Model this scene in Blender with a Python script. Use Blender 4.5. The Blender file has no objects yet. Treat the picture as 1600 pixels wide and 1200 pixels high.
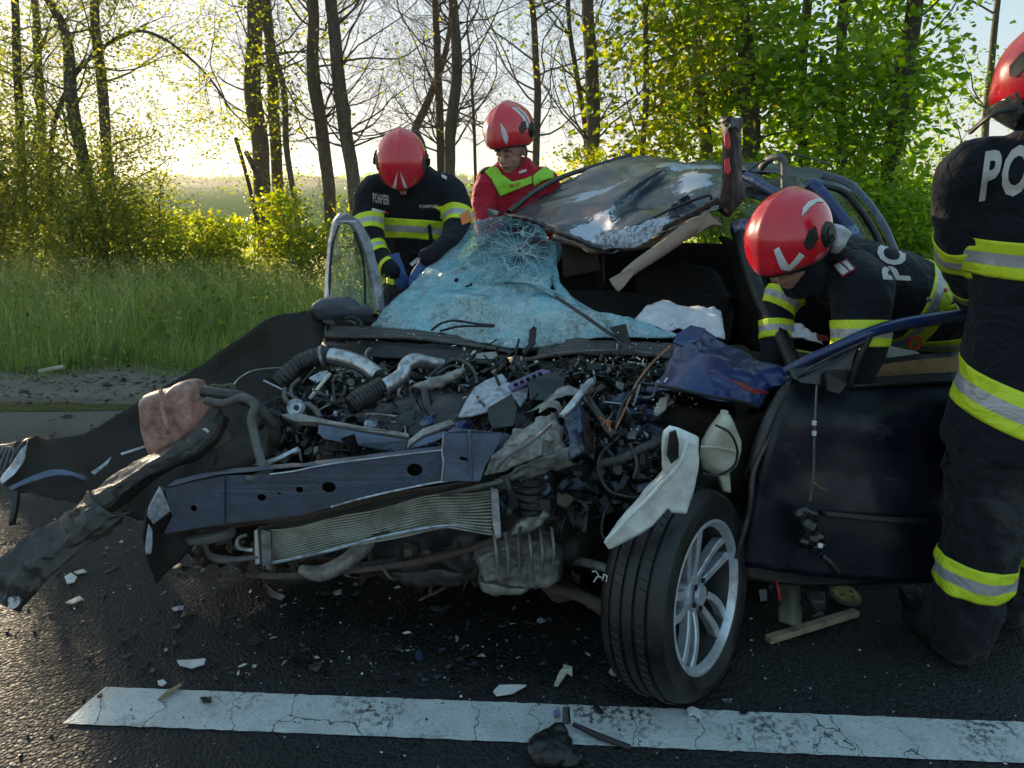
import bpy, bmesh, math, random
import numpy as np
from mathutils import Vector, Matrix, noise, geometry
from mathutils.bvhtree import BVHTree

random.seed(7)
np.random.seed(7)
sc = bpy.context.scene
R = math.radians

# ------------------------------------------------------------------ camera
PITCH = R(14.9)
EYE = Vector((0, 0, 1.45))
FOC = 1164.0
cam_d = bpy.data.cameras.new('camera')
cam = bpy.data.objects.new('camera', cam_d)
sc.collection.objects.link(cam)
cam.location = EYE
cam.rotation_euler = (R(90) - PITCH, 0, 0)
cam_d.sensor_width = 36
cam_d.lens = 36 * FOC / 1600
cam_d.clip_start = 0.05
cam_d.clip_end = 4000
sc.camera = cam

# ------------------------------------------------------------------ sky, sun, exposure
SUN_AZ = R(-38.5)      # measured from +Y, negative to the left
SUN_EL = R(10.5)
world = bpy.data.worlds.new('World')
sc.world = world
world.use_nodes = True
wn = world.node_tree
for n in list(wn.nodes):
    wn.nodes.remove(n)
sky = wn.nodes.new('ShaderNodeTexSky')
sky.sky_type = 'NISHITA'
sky.sun_disc = False
sky.sun_elevation = SUN_EL
sky.sun_rotation = SUN_AZ
sky.air_density = 1.0
sky.dust_density = 0.8
sky.ozone_density = 3.0
bg = wn.nodes.new('ShaderNodeBackground')
bg.inputs['Strength'].default_value = 0.55
wo = wn.nodes.new('ShaderNodeOutputWorld')
gm = wn.nodes.new('ShaderNodeGamma')       # a softer range from zenith to horizon, the same all round
gm.inputs['Gamma'].default_value = 0.5
wn.links.new(sky.outputs[0], gm.inputs[0])
hs_ = wn.nodes.new('ShaderNodeHueSaturation')
hs_.inputs['Saturation'].default_value = 1.55
wn.links.new(gm.outputs[0], hs_.inputs['Color'])
# roll the very bright part near the sun off gently
dn = wn.nodes.new('ShaderNodeVectorMath')
dn.operation = 'MULTIPLY_ADD'
dn.inputs[1].default_value = (1.0, 1.0, 1.0)
dn.inputs[2].default_value = (1, 1, 1)
dv = wn.nodes.new('ShaderNodeVectorMath')
dv.operation = 'DIVIDE'
wn.links.new(hs_.outputs[0], dn.inputs[0])
wn.links.new(hs_.outputs[0], dv.inputs[0])
wn.links.new(dn.outputs[0], dv.inputs[1])
wn.links.new(dv.outputs[0], bg.inputs[0])
wn.links.new(bg.outputs[0], wo.inputs[0])

sun_d = bpy.data.lights.new('sun', 'SUN')
sun_d.energy = 5.0
sun_d.angle = R(0.6)
sun_d.color = (1.0, 0.80, 0.54)
sun = bpy.data.objects.new('sun', sun_d)
sc.collection.objects.link(sun)
sdir = Vector((math.sin(SUN_AZ) * math.cos(SUN_EL), math.cos(SUN_AZ) * math.cos(SUN_EL), math.sin(SUN_EL)))
sun.rotation_euler = sdir.to_track_quat('Z', 'Y').to_euler()

sc.view_settings.view_transform = 'Standard'
sc.view_settings.look = 'None'
sc.view_settings.gamma = 1
sc.view_settings.use_curve_mapping = False
sc.view_settings.exposure = 1.26
sc.cycles.max_bounces = 8
sc.cycles.transparent_max_bounces = 16
sc.cycles.sample_clamp_indirect = 4

# ------------------------------------------------------------------ placing helpers
CT, ST = math.cos(PITCH), math.sin(PITCH)


def P(px, py, Y):
    """world point seen at photo pixel (px, py), at distance Y in front of the viewer"""
    v = (600 - py) / FOC
    k = Y / (CT + v * ST)
    return Vector(((px - 800) / FOC * k, Y, EYE.z + (-ST + v * CT) * k))


def G(px, py, z=0.0):
    """world point at height z seen at photo pixel"""
    v = (600 - py) / FOC
    k = (z - EYE.z) / (-ST + v * CT)
    return Vector(((px - 800) / FOC * k, (CT + v * ST) * k, z))


def PP(l):
    return [P(*p) for p in l]


def cat(pts, n):
    """Catmull-Rom through points, n samples per span"""
    pts = [Vector(p) for p in pts]
    if len(pts) < 3:
        return [pts[0].lerp(pts[-1], i / n) for i in range(n + 1)]
    q = [pts[0] * 2 - pts[1]] + pts + [pts[-1] * 2 - pts[-2]]
    out = []
    for i in range(1, len(q) - 2):
        a, b, c, d = q[i - 1], q[i], q[i + 1], q[i + 2]
        for j in range(n):
            t = j / n
            out.append(0.5 * ((2 * b) + (c - a) * t + (2 * a - 5 * b + 4 * c - d) * t * t + (3 * b - a - 3 * c + d) * t ** 3))
    out.append(pts[-1].copy())
    return out


def catv(vals, n):
    return [v.x for v in cat([Vector((a, 0, 0)) for a in vals], n)]


def child_inverse(parent):
    return Matrix.Translation(-Vector(parent.location)) if parent.parent is None else Matrix.Identity(4)


def mesh(name, verts, faces, mat=None, parent=None, smooth=True):
    me = bpy.data.meshes.new(name)
    me.from_pydata([tuple(v) for v in verts], [], faces)
    me.update()
    o = bpy.data.objects.new(name, me)
    sc.collection.objects.link(o)
    if mat is not None:
        for m in (mat if isinstance(mat, (list, tuple)) else [mat]):
            me.materials.append(m)
    if smooth and len(me.polygons):
        me.polygons.foreach_set('use_smooth', [True] * len(me.polygons))
    if parent is not None:
        o.parent = parent
        o.matrix_parent_inverse = child_inverse(parent)
    return o


def fast_mesh(name, V, F, mat, parent=None, smooth=False, col=None):
    """numpy vertices (n,3), faces (m,k) all of the same k"""
    me = bpy.data.meshes.new(name)
    V = np.asarray(V, dtype=np.float32)
    F = np.asarray(F, dtype=np.int32)
    m, k = F.shape
    me.vertices.add(len(V))
    me.vertices.foreach_set('co', V.ravel())
    me.loops.add(m * k)
    me.loops.foreach_set('vertex_index', F.ravel())
    me.polygons.add(m)
    me.polygons.foreach_set('loop_start', np.arange(0, m * k, k, dtype=np.int32))
    me.update(calc_edges=True)
    if smooth:
        me.polygons.foreach_set('use_smooth', [True] * m)
    if col is not None:
        a = me.attributes.new('tone', 'FLOAT', 'POINT')
        a.data.foreach_set('value', np.asarray(col, dtype=np.float32))
    for mm in (mat if isinstance(mat, (list, tuple)) else [mat]):
        me.materials.append(mm)
    o = bpy.data.objects.new(name, me)
    sc.collection.objects.link(o)
    if parent is not None:
        o.parent = parent
        o.matrix_parent_inverse = child_inverse(parent)
    return o


def thing(name, label, cat_, loc=(0, 0, 0), group=None):
    o = bpy.data.objects.new(name, None)
    sc.collection.objects.link(o)
    o.location = loc
    o.empty_display_size = 0.1
    o['label'] = label
    o['category'] = cat_
    if group:
        o['group'] = group
    return o


def tag(o, label, cat_, group=None):
    o['label'] = label
    o['category'] = cat_
    if group:
        o['group'] = group
    return o


def kind(o, k):
    o['kind'] = k
    return o


# ------------------------------------------------------------------ shape helpers
class MB:
    def __init__(self):
        self.v = []
        self.f = []
        self.m = []

    def add(self, v, f, mi=0):
        b = len(self.v)
        self.v += [tuple(p) for p in v]
        self.f += [tuple(b + i for i in q) for q in f]
        self.m += [mi] * len(f)

    def tube(self, pts, r, n=8, cap=True, mi=0, ribs=0, rib_amp=0.0, flat=1.0):
        pts = [Vector(p) for p in pts]
        m = len(pts)
        rs = r if isinstance(r, (list, tuple)) else [r] * m
        t0 = (pts[1] - pts[0]).normalized()
        a = t0.orthogonal().normalized()
        v = []
        for i in range(m):
            t = (pts[min(i + 1, m - 1)] - pts[max(i - 1, 0)])
            if t.length < 1e-9:
                t = t0
            t.normalize()
            a = (a - t * a.dot(t))
            if a.length < 1e-6:
                a = t.orthogonal()
            a.normalize()
            b = t.cross(a)
            rr = rs[i] + (rib_amp if ribs and (i % ribs) == 0 else 0)
            for k in range(n):
                an = 2 * math.pi * k / n
                v.append(pts[i] + a * (math.cos(an) * rr) + b * (math.sin(an) * rr * flat))
        f = []
        for i in range(m - 1):
            for k in range(n):
                f.append((i * n + k, i * n + (k + 1) % n, (i + 1) * n + (k + 1) % n, (i + 1) * n + k))
        if cap:
            f.append(tuple(range(n - 1, -1, -1)))
            f.append(tuple((m - 1) * n + k for k in range(n)))
        self.add(v, f, mi)

    def box(self, c, s, rot=None, mi=0):
        c = Vector(c)
        M = rot.to_matrix() if rot is not None and not isinstance(rot, Matrix) else (rot or Matrix.Identity(3))
        v = []
        for x in (-.5, .5):
            for y in (-.5, .5):
                for z in (-.5, .5):
                    v.append(c + M @ Vector((x * s[0], y * s[1], z * s[2])))
        self.add(v, [(0, 1, 3, 2), (4, 6, 7, 5), (0, 4, 5, 1), (2, 3, 7, 6), (0, 2, 6, 4), (1, 5, 7, 3)], mi)

    def disc(self, c, axis, r, h, n=20, r2=None, mi=0):
        c = Vector(c)
        ax = Vector(axis).normalized()
        self.tube([c - ax * h / 2, c + ax * h / 2], [r, r if r2 is None else r2], n=n, mi=mi)

    def build(self, name, mat, parent=None, smooth=False):
        o = mesh(name, self.v, self.f, mat, parent, smooth)
        if len(set(self.m)) > 1:
            o.data.polygons.foreach_set('material_index', self.m)
        return o


def autosmooth(o, ang=40):
    me = o.data
    me.polygons.foreach_set('use_smooth', [True] * len(me.polygons))
    me.set_sharp_from_angle(angle=R(ang))
    return o


def tube(name, mat, pts, r, parent=None, n=8, k=8, **kw):
    """pts in photo pixels + distance"""
    w = cat(PP(pts), k)
    if isinstance(r, (list, tuple)):
        r = catv(r, k)
    m = MB()
    m.tube(w, r, n=n, **kw)
    return autosmooth(m.build(name, mat, parent), 50)


def bevel_mod(o, w=0.003, seg=2):
    b = o.modifiers.new('bevel', 'BEVEL')
    b.width = w
    b.segments = seg
    b.limit_method = 'ANGLE'
    b.angle_limit = R(35)
    return o


def crease_noise(p, freq, seed=0.0):
    """sharp folded relief in -1..1, like buckled sheet metal"""
    q = p * freq + Vector((seed, seed * 1.7, -seed))
    q = q + Vector((noise.noise(q * 1.3), noise.noise(q * 1.3 + Vector((5, 0, 0))), noise.noise(q * 1.3 + Vector((0, 5, 0))))) * 0.35
    r1 = 1 - 2.4 * abs(noise.noise(q * 0.75))
    r2 = 1 - 2.4 * abs(noise.noise(q * 1.7 + Vector((7, 3, 1))))
    d, _ = noise.voronoi(q * 0.9)
    return r1 * 0.75 + r2 * 0.35 + (0.45 - (d[1] - d[0])) * 0.6


def lin(pts, n):
    pts = [Vector(p) for p in pts]
    out = [pts[i].lerp(pts[i + 1], j / n) for i in range(len(pts) - 1) for j in range(n)]
    return out + [pts[-1]]


def panel(name, mat, grid, parent=None, k=6, angular=False, octv=0.42, crumple=0.0, freq=8.0, fine=0.0, seed=0.0, thick=0.0025,
          ragged=0.0, world=False, smooth=True, mask=None, sharp=None):
    """a sheet through a grid of control points; rows from one edge to the other"""
    cat_ = lin if angular else cat
    rows = [cat_(g if world else PP(g), k) for g in grid]
    n = len(rows[0])
    cols = [cat_([rws[i] for rws in rows], k) for i in range(n)]
    m = len(cols[0])
    V = [[cols[i][j] for j in range(m)] for i in range(n)]
    out = []
    for i in range(n):
        for j in range(m):
            p = V[i][j]
            du = V[min(i + 1, n - 1)][j] - V[max(i - 1, 0)][j]
            dv = V[i][min(j + 1, m - 1)] - V[i][max(j - 1, 0)]
            nn = du.cross(dv)
            if nn.length > 1e-12:
                nn.normalize()
            q = p.copy()
            if crumple:
                q += nn * crumple * (crease_noise(p, freq, seed) + octv * crease_noise(p, freq * 2.6, seed + 3))
            if fine:
                q += nn * fine * noise.noise(p * freq * 4 + Vector((seed, 0, 0)))
            if ragged and (i in (0, n - 1) or j in (0, m - 1)):
                q += Vector((noise.noise(p * 60), noise.noise(p * 60 + Vector((9, 0, 0))), noise.noise(p * 60 + Vector((0, 9, 0))))) * ragged
            out.append(q)
    f = []
    for i in range(n - 1):
        for j in range(m - 1):
            if mask and not mask((i + .5) / (n - 1), (j + .5) / (m - 1)):
                continue
            f.append((i * m + j, (i + 1) * m + j, (i + 1) * m + j + 1, i * m + j + 1))
    o = mesh(name, out, f, mat, parent, smooth)
    if sharp:
        o.data.set_sharp_from_angle(angle=R(sharp))
    if thick:
        s = o.modifiers.new('solid', 'SOLIDIFY')
        s.thickness = thick
        s.offset = 0
    return o


def plate(name, mat, outline, parent=None, holes=(), thick=0.01, world=False, bevel=0.0, crumple=0.0, freq=10, dirv=None, seed=0):
    """flat-ish plate from a polygon outline (with real holes), given thickness"""
    out = [Vector(p) for p in outline] if world else PP(outline)
    hs = [[Vector(q) for q in h] if world else PP(h) for h in holes]
    nn = geometry.normal(out) if len(out) > 2 else Vector((0, -1, 0))
    if dirv is not None:
        nn = Vector(dirv).normalized()
    loops = [out] + hs
    tris = geometry.tessellate_polygon(loops)
    allv = [p for l in loops for p in l]
    if crumple:
        allv = [p + nn * crumple * crease_noise(p, freq, seed) for p in allv]
    N = len(allv)
    V = [p + nn * thick / 2 for p in allv] + [p - nn * thick / 2 for p in allv]
    F = []
    for t in tris:
        F.append(tuple(t))
        F.append(tuple(N + i for i in reversed(t)))
    b = 0
    for l in loops:
        L = len(l)
        for i in range(L):
            j = (i + 1) % L
            F.append((b + i, b + j, N + b + j, N + b + i))
        b += L
    o = mesh(name, V, F, mat, parent, False)
    bm = bmesh.new()
    bm.from_mesh(o.data)
    bmesh.ops.recalc_face_normals(bm, faces=bm.faces)
    bm.to_mesh(o.data)
    bm.free()
    if bevel:
        bevel_mod(o, bevel, 2)
    return o


def ell(cx, cy, Y, rx, ry, n=14, rot=0):
    c, s = math.cos(rot), math.sin(rot)
    return [(cx + rx * math.cos(2 * math.pi * i / n) * c - ry * math.sin(2 * math.pi * i / n) * s,
             cy + rx * math.cos(2 * math.pi * i / n) * s + ry * math.sin(2 * math.pi * i / n) * c, Y) for i in range(n)]


def lump(name, mat, outline, depth, parent=None, voxel=0.006, smooth_it=6, puff=0.35, disp=0.0, dscale=0.05, world=False, extra=()):
    """a moulded hollow-looking solid: an outline given real depth with a rounded, puffed section, remeshed smooth"""
    out = [Vector(p) for p in outline] if world else PP(outline)
    c = sum(out, Vector()) / len(out)
    back = Vector((0.1, 1, -0.1)).normalized() * depth
    m = MB()
    n = len(out)
    layers = [(-0.5, 1 - puff), (-0.3, 1 - puff * .25), (0, 1), (0.3, 1 - puff * .25), (0.5, 1 - puff)]
    v = []
    for t, s in layers:
        v += [c + (p - c) * s + back * t for p in out]
    f = []
    for L in range(len(layers) - 1):
        for i in range(n):
            j = (i + 1) % n
            f.append((L * n + i, L * n + j, (L + 1) * n + j, (L + 1) * n + i))
    tr = geometry.tessellate_polygon([[p for p in out]])
    f += [tuple(t) for t in tr]
    f += [tuple((len(layers) - 1) * n + i for i in reversed(t)) for t in tr]
    m.add(v, f)
    for e in extra:
        m.tube(cat(PP(e[0]), 5), e[1], n=10)
    o = m.build(name, mat, parent, True)
    return solidify_shape(o, voxel, smooth_it, disp, dscale)


def solidify_shape(o, voxel, smooth_it=6, disp=0.0, dscale=0.05, disp2=0.0, dscale2=0.1):
    bm = bmesh.new()
    bm.from_mesh(o.data)
    bmesh.ops.recalc_face_normals(bm, faces=bm.faces)
    bm.to_mesh(o.data)
    bm.free()
    r = o.modifiers.new('r', 'REMESH')
    r.mode = 'VOXEL'
    r.voxel_size = voxel
    r.use_smooth_shade = True
    s = o.modifiers.new('s', 'SMOOTH')
    s.factor = 0.5
    s.iterations = smooth_it
    for d, ds in ((disp, dscale), (disp2, dscale2)):
        if d:
            tx = bpy.data.textures.new('clouds', 'CLOUDS')
            tx.noise_scale = ds
            tx.noise_depth = 1
            dm = o.modifiers.new('d', 'DISPLACE')
            dm.texture = tx
            dm.texture_coords = 'GLOBAL'
            dm.strength = d
            dm.mid_level = 0.5
    dg = bpy.context.evaluated_depsgraph_get()
    ev = o.evaluated_get(dg)
    me = bpy.data.meshes.new_from_object(ev)
    mats = list(o.data.materials)
    o.modifiers.clear()
    o.data = me
    if not me.materials:
        for mm in mats:
            me.materials.append(mm)
    me.polygons.foreach_set('use_smooth', [True] * len(me.polygons))
    me.polygons.foreach_set('material_index', [0] * len(me.polygons))
    me.update()
    return o

# ------------------------------------------------------------------ materials
class NT:
    def __init__(self, name):
        self.m = bpy.data.materials.new(name)
        self.m.use_nodes = True
        self.t = self.m.node_tree
        for n in list(self.t.nodes):
            self.t.nodes.remove(n)
        self.out = self.t.nodes.new('ShaderNodeOutputMaterial')

    def n(self, typ, **kw):
        nd = self.t.nodes.new(typ)
        for k, v in kw.items():
            if k in ('inputs',):
                continue
            setattr(nd, k, v)
        return nd

    def link(self, a, b):
        self.t.links.new(a, b)

    def coord(self, kind_='Object', scale=None):
        tc = self.n('ShaderNodeTexCoord')
        s = tc.outputs[kind_]
        if scale:
            mp = self.n('ShaderNodeMapping')
            mp.inputs['Scale'].default_value = scale
            self.link(s, mp.inputs['Vector'])
            s = mp.outputs[0]
        return s

    def noise(self, vec, scale, detail=4, rough=0.55, dist=0.0):
        nd = self.n('ShaderNodeTexNoise')
        nd.inputs['Scale'].default_value = scale
        nd.inputs['Detail'].default_value = detail
        nd.inputs['Roughness'].default_value = rough
        nd.inputs['Distortion'].default_value = dist
        self.link(vec, nd.inputs['Vector'])
        return nd.outputs[0]

    def voro(self, vec, scale, feature='F1', rand=1.0):
        nd = self.n('ShaderNodeTexVoronoi')
        nd.feature = feature
        nd.inputs['Scale'].default_value = scale
        nd.inputs['Randomness'].default_value = rand
        self.link(vec, nd.inputs['Vector'])
        return nd

    def ramp(self, fac, stops):
        nd = self.n('ShaderNodeValToRGB')
        cr = nd.color_ramp
        while len(cr.elements) < len(stops):
            cr.elements.new(0.5)
        for e, (p, c) in zip(cr.elements, stops):
            e.position = p
            e.color = (c, c, c, 1) if isinstance(c, (int, float)) else (*c, 1)
        self.link(fac, nd.inputs[0])
        return nd.outputs[0]

    def mix(self, fac, a, b, blend='MIX'):
        nd = self.n('ShaderNodeMix')
        nd.data_type = 'RGBA'
        nd.blend_type = blend
        for s, v in ((nd.inputs[0], fac), (nd.inputs[6], a), (nd.inputs[7], b)):
            if isinstance(v, (int, float)):
                s.default_value = v
            elif isinstance(v, tuple):
                s.default_value = (*v, 1)
            else:
                self.link(v, s)
        return nd.outputs[2]

    def math(self, op, a, b=0.0, clamp=False):
        nd = self.n('ShaderNodeMath')
        nd.operation = op
        nd.use_clamp = clamp
        for s, v in ((nd.inputs[0], a), (nd.inputs[1], b)):
            if isinstance(v, (int, float)):
                s.default_value = v
            else:
                self.link(v, s)
        return nd.outputs[0]

    def bump(self, h, strength=0.3, dist=0.01, normal=None):
        nd = self.n('ShaderNodeBump')
        nd.inputs['Strength'].default_value = strength
        nd.inputs['Distance'].default_value = dist
        self.link(h, nd.inputs['Height'])
        if normal is not None:
            self.link(normal, nd.inputs['Normal'])
        return nd.outputs[0]

    def bsdf(self, col=(0.5, 0.5, 0.5), rough=0.5, metal=0.0, normal=None, spec=0.5, coat=0.0, trans=0.0, sheen=0.0):
        nd = self.n('ShaderNodeBsdfPrincipled')

        def put(s, v):
            if isinstance(v, (int, float)):
                nd.inputs[s].default_value = v
            elif isinstance(v, tuple):
                nd.inputs[s].default_value = (*v, 1)
            else:
                self.link(v, nd.inputs[s])
        put('Base Color', col)
        put('Roughness', rough)
        put('Metallic', metal)
        put('Specular IOR Level', spec)
        put('Coat Weight', coat)
        nd.inputs['Coat Roughness'].default_value = 0.06
        put('Transmission Weight', trans)
        put('Sheen Weight', sheen)
        if normal is not None:
            self.link(normal, nd.inputs['Normal'])
        return nd.outputs[0]

    def done(self, shader):
        self.link(shader, self.out.inputs[0])
        return self.m


def plain(name, col, rough=0.5, metal=0.0, dirt=0.4, dirt_col=(0.05, 0.042, 0.034), scale=9, bump=0.15, coat=0.0, bscale=60, spec=0.5, var=0.25):
    """one real-world material: base colour with uneven tone, grime and fine relief"""
    t = NT(name)
    v = t.coord()
    big = t.noise(v, scale, 6, 0.65)
    fine = t.noise(v, bscale, 4, 0.6)
    c = t.mix(t.ramp(fine, [(0.3, 0.0), (0.75, var)]), col, tuple(min(1, x * 0.45) for x in col))
    d = t.ramp(big, [(0.45, 0.0), (0.62, 1.0)])
    c = t.mix(t.math('MULTIPLY', d, dirt), c, dirt_col)
    r = t.ramp(big, [(0.35, rough), (0.7, min(1, rough + 0.3))])
    n = t.bump(fine, bump, 0.004)
    return t.done(t.bsdf(c, r, metal, n, coat=coat, spec=spec))


def mat_asphalt():
    t = NT('asphalt')
    v = t.coord()
    vo = t.voro(v, 95)
    vo2 = t.voro(v, 170)
    stone = t.ramp(vo.outputs['Distance'], [(0.0, 1.0), (0.45, 0.6), (0.8, 0.0)])
    tone = t.noise(vo.outputs['Position'], 800, 0)
    big = t.noise(v, 1.1, 5, 0.6)
    col = t.mix(t.ramp(tone, [(0.3, 0.0), (0.72, 1.0)]), (0.008, 0.008, 0.009), (0.032, 0.031, 0.031))
    col = t.mix(t.math('MULTIPLY', t.ramp(vo2.outputs['Distance'], [(0.0, 1.0), (0.12, 0.0)]), 0.35), col, (0.14, 0.135, 0.13))
    col = t.mix(t.ramp(big, [(0.35, 0.0), (0.7, 0.6)]), col, (0.028, 0.028, 0.03))
    # spilled oil and coolant under the engine: a dark, smoother stain with its own outline
    sep = t.n('ShaderNodeSeparateXYZ')
    t.link(v, sep.inputs[0])
    wob = t.noise(v, 2.6, 5, 0.62)
    dx = t.math('DIVIDE', t.math('SUBTRACT', sep.outputs[0], 0.18), 1.35)
    dy = t.math('DIVIDE', t.math('SUBTRACT', sep.outputs[1], 2.5), 0.62)
    rr = t.math('SQRT', t.math('ADD', t.math('MULTIPLY', dx, dx), t.math('MULTIPLY', dy, dy)))
    rr = t.math('ADD', rr, t.math('MULTIPLY', t.math('SUBTRACT', wob, 0.5), 1.5))
    stain = t.ramp(rr, [(0.72, 1.0), (1.02, 0.0)])
    col = t.mix(t.math('MULTIPLY', stain, 0.85), col, (0.006, 0.005, 0.005))
    grit = t.noise(v, 260, 2, 0.5)
    dust = t.noise(v, 5, 6, 0.7)
    far = t.ramp(sep.outputs[1], [(0.0, 0.0), (1.0, 0.0)])
    mr = t.n('ShaderNodeMapRange')
    mr.inputs['From Min'].default_value = 3.9
    mr.inputs['From Max'].default_value = 5.1
    t.link(t.math('ADD', sep.outputs[1], dust), mr.inputs['Value'])
    col = t.mix(t.math('MULTIPLY', mr.outputs[0], 0.8), col, (0.15, 0.13, 0.11))
    h = t.math('ADD', stone, t.math('MULTIPLY', grit, 0.35))
    n = t.bump(h, 0.9, 0.005)
    rough = t.mix(stain, t.ramp(tone, [(0.3, 0.58), (0.7, 0.85)]), (0.5, 0.5, 0.5))
    return t.done(t.bsdf(col, rough, 0, n, spec=0.25))


def mat_line():
    t = NT('road_paint')
    v = t.coord()
    sep = t.n('ShaderNodeSeparateXYZ')
    t.link(v, sep.inputs[0])
    fine = t.noise(v, 120, 5, 0.7)
    vo = t.voro(v, 95)
    mid = t.noise(v, 9, 6, 0.7)
    col = t.mix(t.ramp(mid, [(0.35, 0.0), (0.7, 0.75)]), (0.56, 0.57, 0.57), (0.36, 0.355, 0.34))
    col = t.mix(t.ramp(fine, [(0.56, 0.0), (0.68, 0.85)]), col, (0.15, 0.145, 0.14))
    # shrinkage cracks across the strip
    mp = t.n('ShaderNodeMapping')
    mp.inputs['Scale'].default_value = (1.0, 0.34, 1)
    dist = t.n('ShaderNodeVectorMath')
    dist.operation = 'ADD'
    nz = t.n('ShaderNodeTexNoise')
    nz.inputs['Scale'].default_value = 14
    nz.inputs['Detail'].default_value = 5
    t.link(v, nz.inputs['Vector'])
    sc_ = t.n('ShaderNodeVectorMath')
    sc_.operation = 'SCALE'
    sc_.inputs['Scale'].default_value = 0.11
    t.link(nz.outputs['Color'], sc_.inputs[0])
    t.link(v, dist.inputs[0])
    t.link(sc_.outputs[0], dist.inputs[1])
    t.link(dist.outputs[0], mp.inputs[0])
    cr = t.voro(mp.outputs[0], 5.2, 'DISTANCE_TO_EDGE', 0.9)
    crack = t.ramp(cr.outputs['Distance'], [(0.002, 1.0), (0.008, 0.0)])
    col = t.mix(crack, col, (0.018, 0.017, 0.016))
    # brown spattered dirt in patches
    st = t.noise(v, 3.1, 4, 0.6)
    sp = t.noise(v, 55, 4, 0.65)
    spot = t.math('MULTIPLY', t.ramp(st, [(0.50, 0.0), (0.62, 1.0)]), t.ramp(sp, [(0.50, 0.0), (0.56, 1.0)]))
    col = t.mix(t.math('MULTIPLY', spot, 0.85), col, (0.035, 0.026, 0.022))
    h = t.math('SUBTRACT', t.math('ADD', t.math('MULTIPLY', t.ramp(vo.outputs['Distance'], [(0, 1.0), (0.6, 0.0)]), 0.35), t.math('MULTIPLY', fine, 0.4)), crack)
    return t.done(t.bsdf(col, 0.55, 0, t.bump(h, 0.7, 0.004)))


def mat_paint(name, col, scratch=(0.30, 0.32, 0.36), amount=0.5, flake=0.0, rough=0.28, dirt=0.35, sseed=0.0, coat=0.35, streak=0.5):
    """car paint scraped down to primer and metal"""
    t = NT(name)
    v = t.coord()
    w = t.n('ShaderNodeVectorMath')
    w.operation = 'ADD'
    w.inputs[1].default_value = (sseed, sseed, 0)
    t.link(v, w.inputs[0])
    v = w.outputs[0]
    big = t.noise(v, 3.2, 6, 0.62, 0.8)
    st = t.noise(t.coord('Object', (9, 60, 25)), 1.0, 4, 0.6)
    edge = t.noise(v, 16, 5, 0.7)
    m1 = t.ramp(t.math('ADD', t.math('MULTIPLY', big, 0.7), t.math('MULTIPLY', edge, 0.3)), [(0.66 - amount * 0.18, 0.0), (0.675 - amount * 0.18, 1.0)])
    m2 = t.math('MULTIPLY', t.ramp(st, [(0.62, 0.0), (0.68, 1.0)]), streak)
    c = t.mix(m2, col, tuple(x * 0.6 + 0.06 for x in scratch))
    c = t.mix(m1, c, scratch)
    d = t.noise(v, 7, 6, 0.7)
    c = t.mix(t.math('MULTIPLY', t.ramp(d, [(0.42, 0.0), (0.62, 1.0)]), dirt), c, (0.085, 0.07, 0.052))
    r = t.mix(m1, t.ramp(d, [(0.4, rough), (0.65, 0.55)]), (0.5, 0.5, 0.5))
    bp = t.bump(t.math('SUBTRACT', t.math('MULTIPLY', t.noise(v, 24, 3, 0.5), 0.5), m1), 0.25, 0.004)
    return t.done(t.bsdf(c, r, 0.15, bp, coat=coat))


def mat_roof():
    """dark blue roof with a few large patches scraped to pale primer, ragged at their edges"""
    t = NT('roof_paint')
    v = t.coord()
    sep = t.n('ShaderNodeSeparateXYZ')
    t.link(v, sep.inputs[0])
    rag = t.noise(v, 11, 6, 0.75)
    rag2 = t.noise(t.coord('Object', (5, 22, 8)), 1.5, 5, 0.7)
    m = None
    for (cx, cy, rx, ry) in ((0.95, 4.05, .22, .20), (0.42, 3.72, .15, .10), (0.34, 3.32, .14, .10), (0.80, 3.45, .10, .16), (0.60, 3.08, .10, .05), (1.25, 4.4, .10, .10)):
        dx = t.math('DIVIDE', t.math('SUBTRACT', sep.outputs[0], cx), rx)
        dy = t.math('DIVIDE', t.math('SUBTRACT', sep.outputs[1], cy), ry)
        d = t.math('SQRT', t.math('ADD', t.math('MULTIPLY', dx, dx), t.math('MULTIPLY', dy, dy)))
        d = t.math('ADD', d, t.math('ADD', t.math('MULTIPLY', t.math('SUBTRACT', rag, 0.5), 2.6), t.math('MULTIPLY', t.math('SUBTRACT', rag2, 0.5), 1.6)))
        k = t.ramp(d, [(0.80, 1.0), (0.86, 0.0)])
        m = k if m is None else t.math('MAXIMUM', m, k)
    streak = t.noise(t.coord('Object', (4, 40, 10)), 1.2, 5, 0.65)
    sm = t.math('MULTIPLY', t.ramp(streak, [(0.60, 0.0), (0.66, 1.0)]), 0.45)
    dust = t.ramp(t.noise(v, 3.0, 6, 0.65), [(0.42, 0.0), (0.68, 0.8)])
    c = t.mix(dust, (0.014, 0.020, 0.042), (0.075, 0.070, 0.068))
    c = t.mix(sm, c, (0.17, 0.18, 0.20))
    c = t.mix(m, c, (0.40, 0.43, 0.52))
    bp = t.bump(t.math('SUBTRACT', t.math('MULTIPLY', t.noise(v, 14, 3, 0.5), 0.6), m), 0.25, 0.004)
    r = t.mix(m, t.ramp(dust, [(0.0, 0.30), (0.8, 0.50)]), (0.45, 0.45, 0.45))
    return t.done(t.bsdf(c, r, 0.1, bp, coat=0.4))


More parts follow.
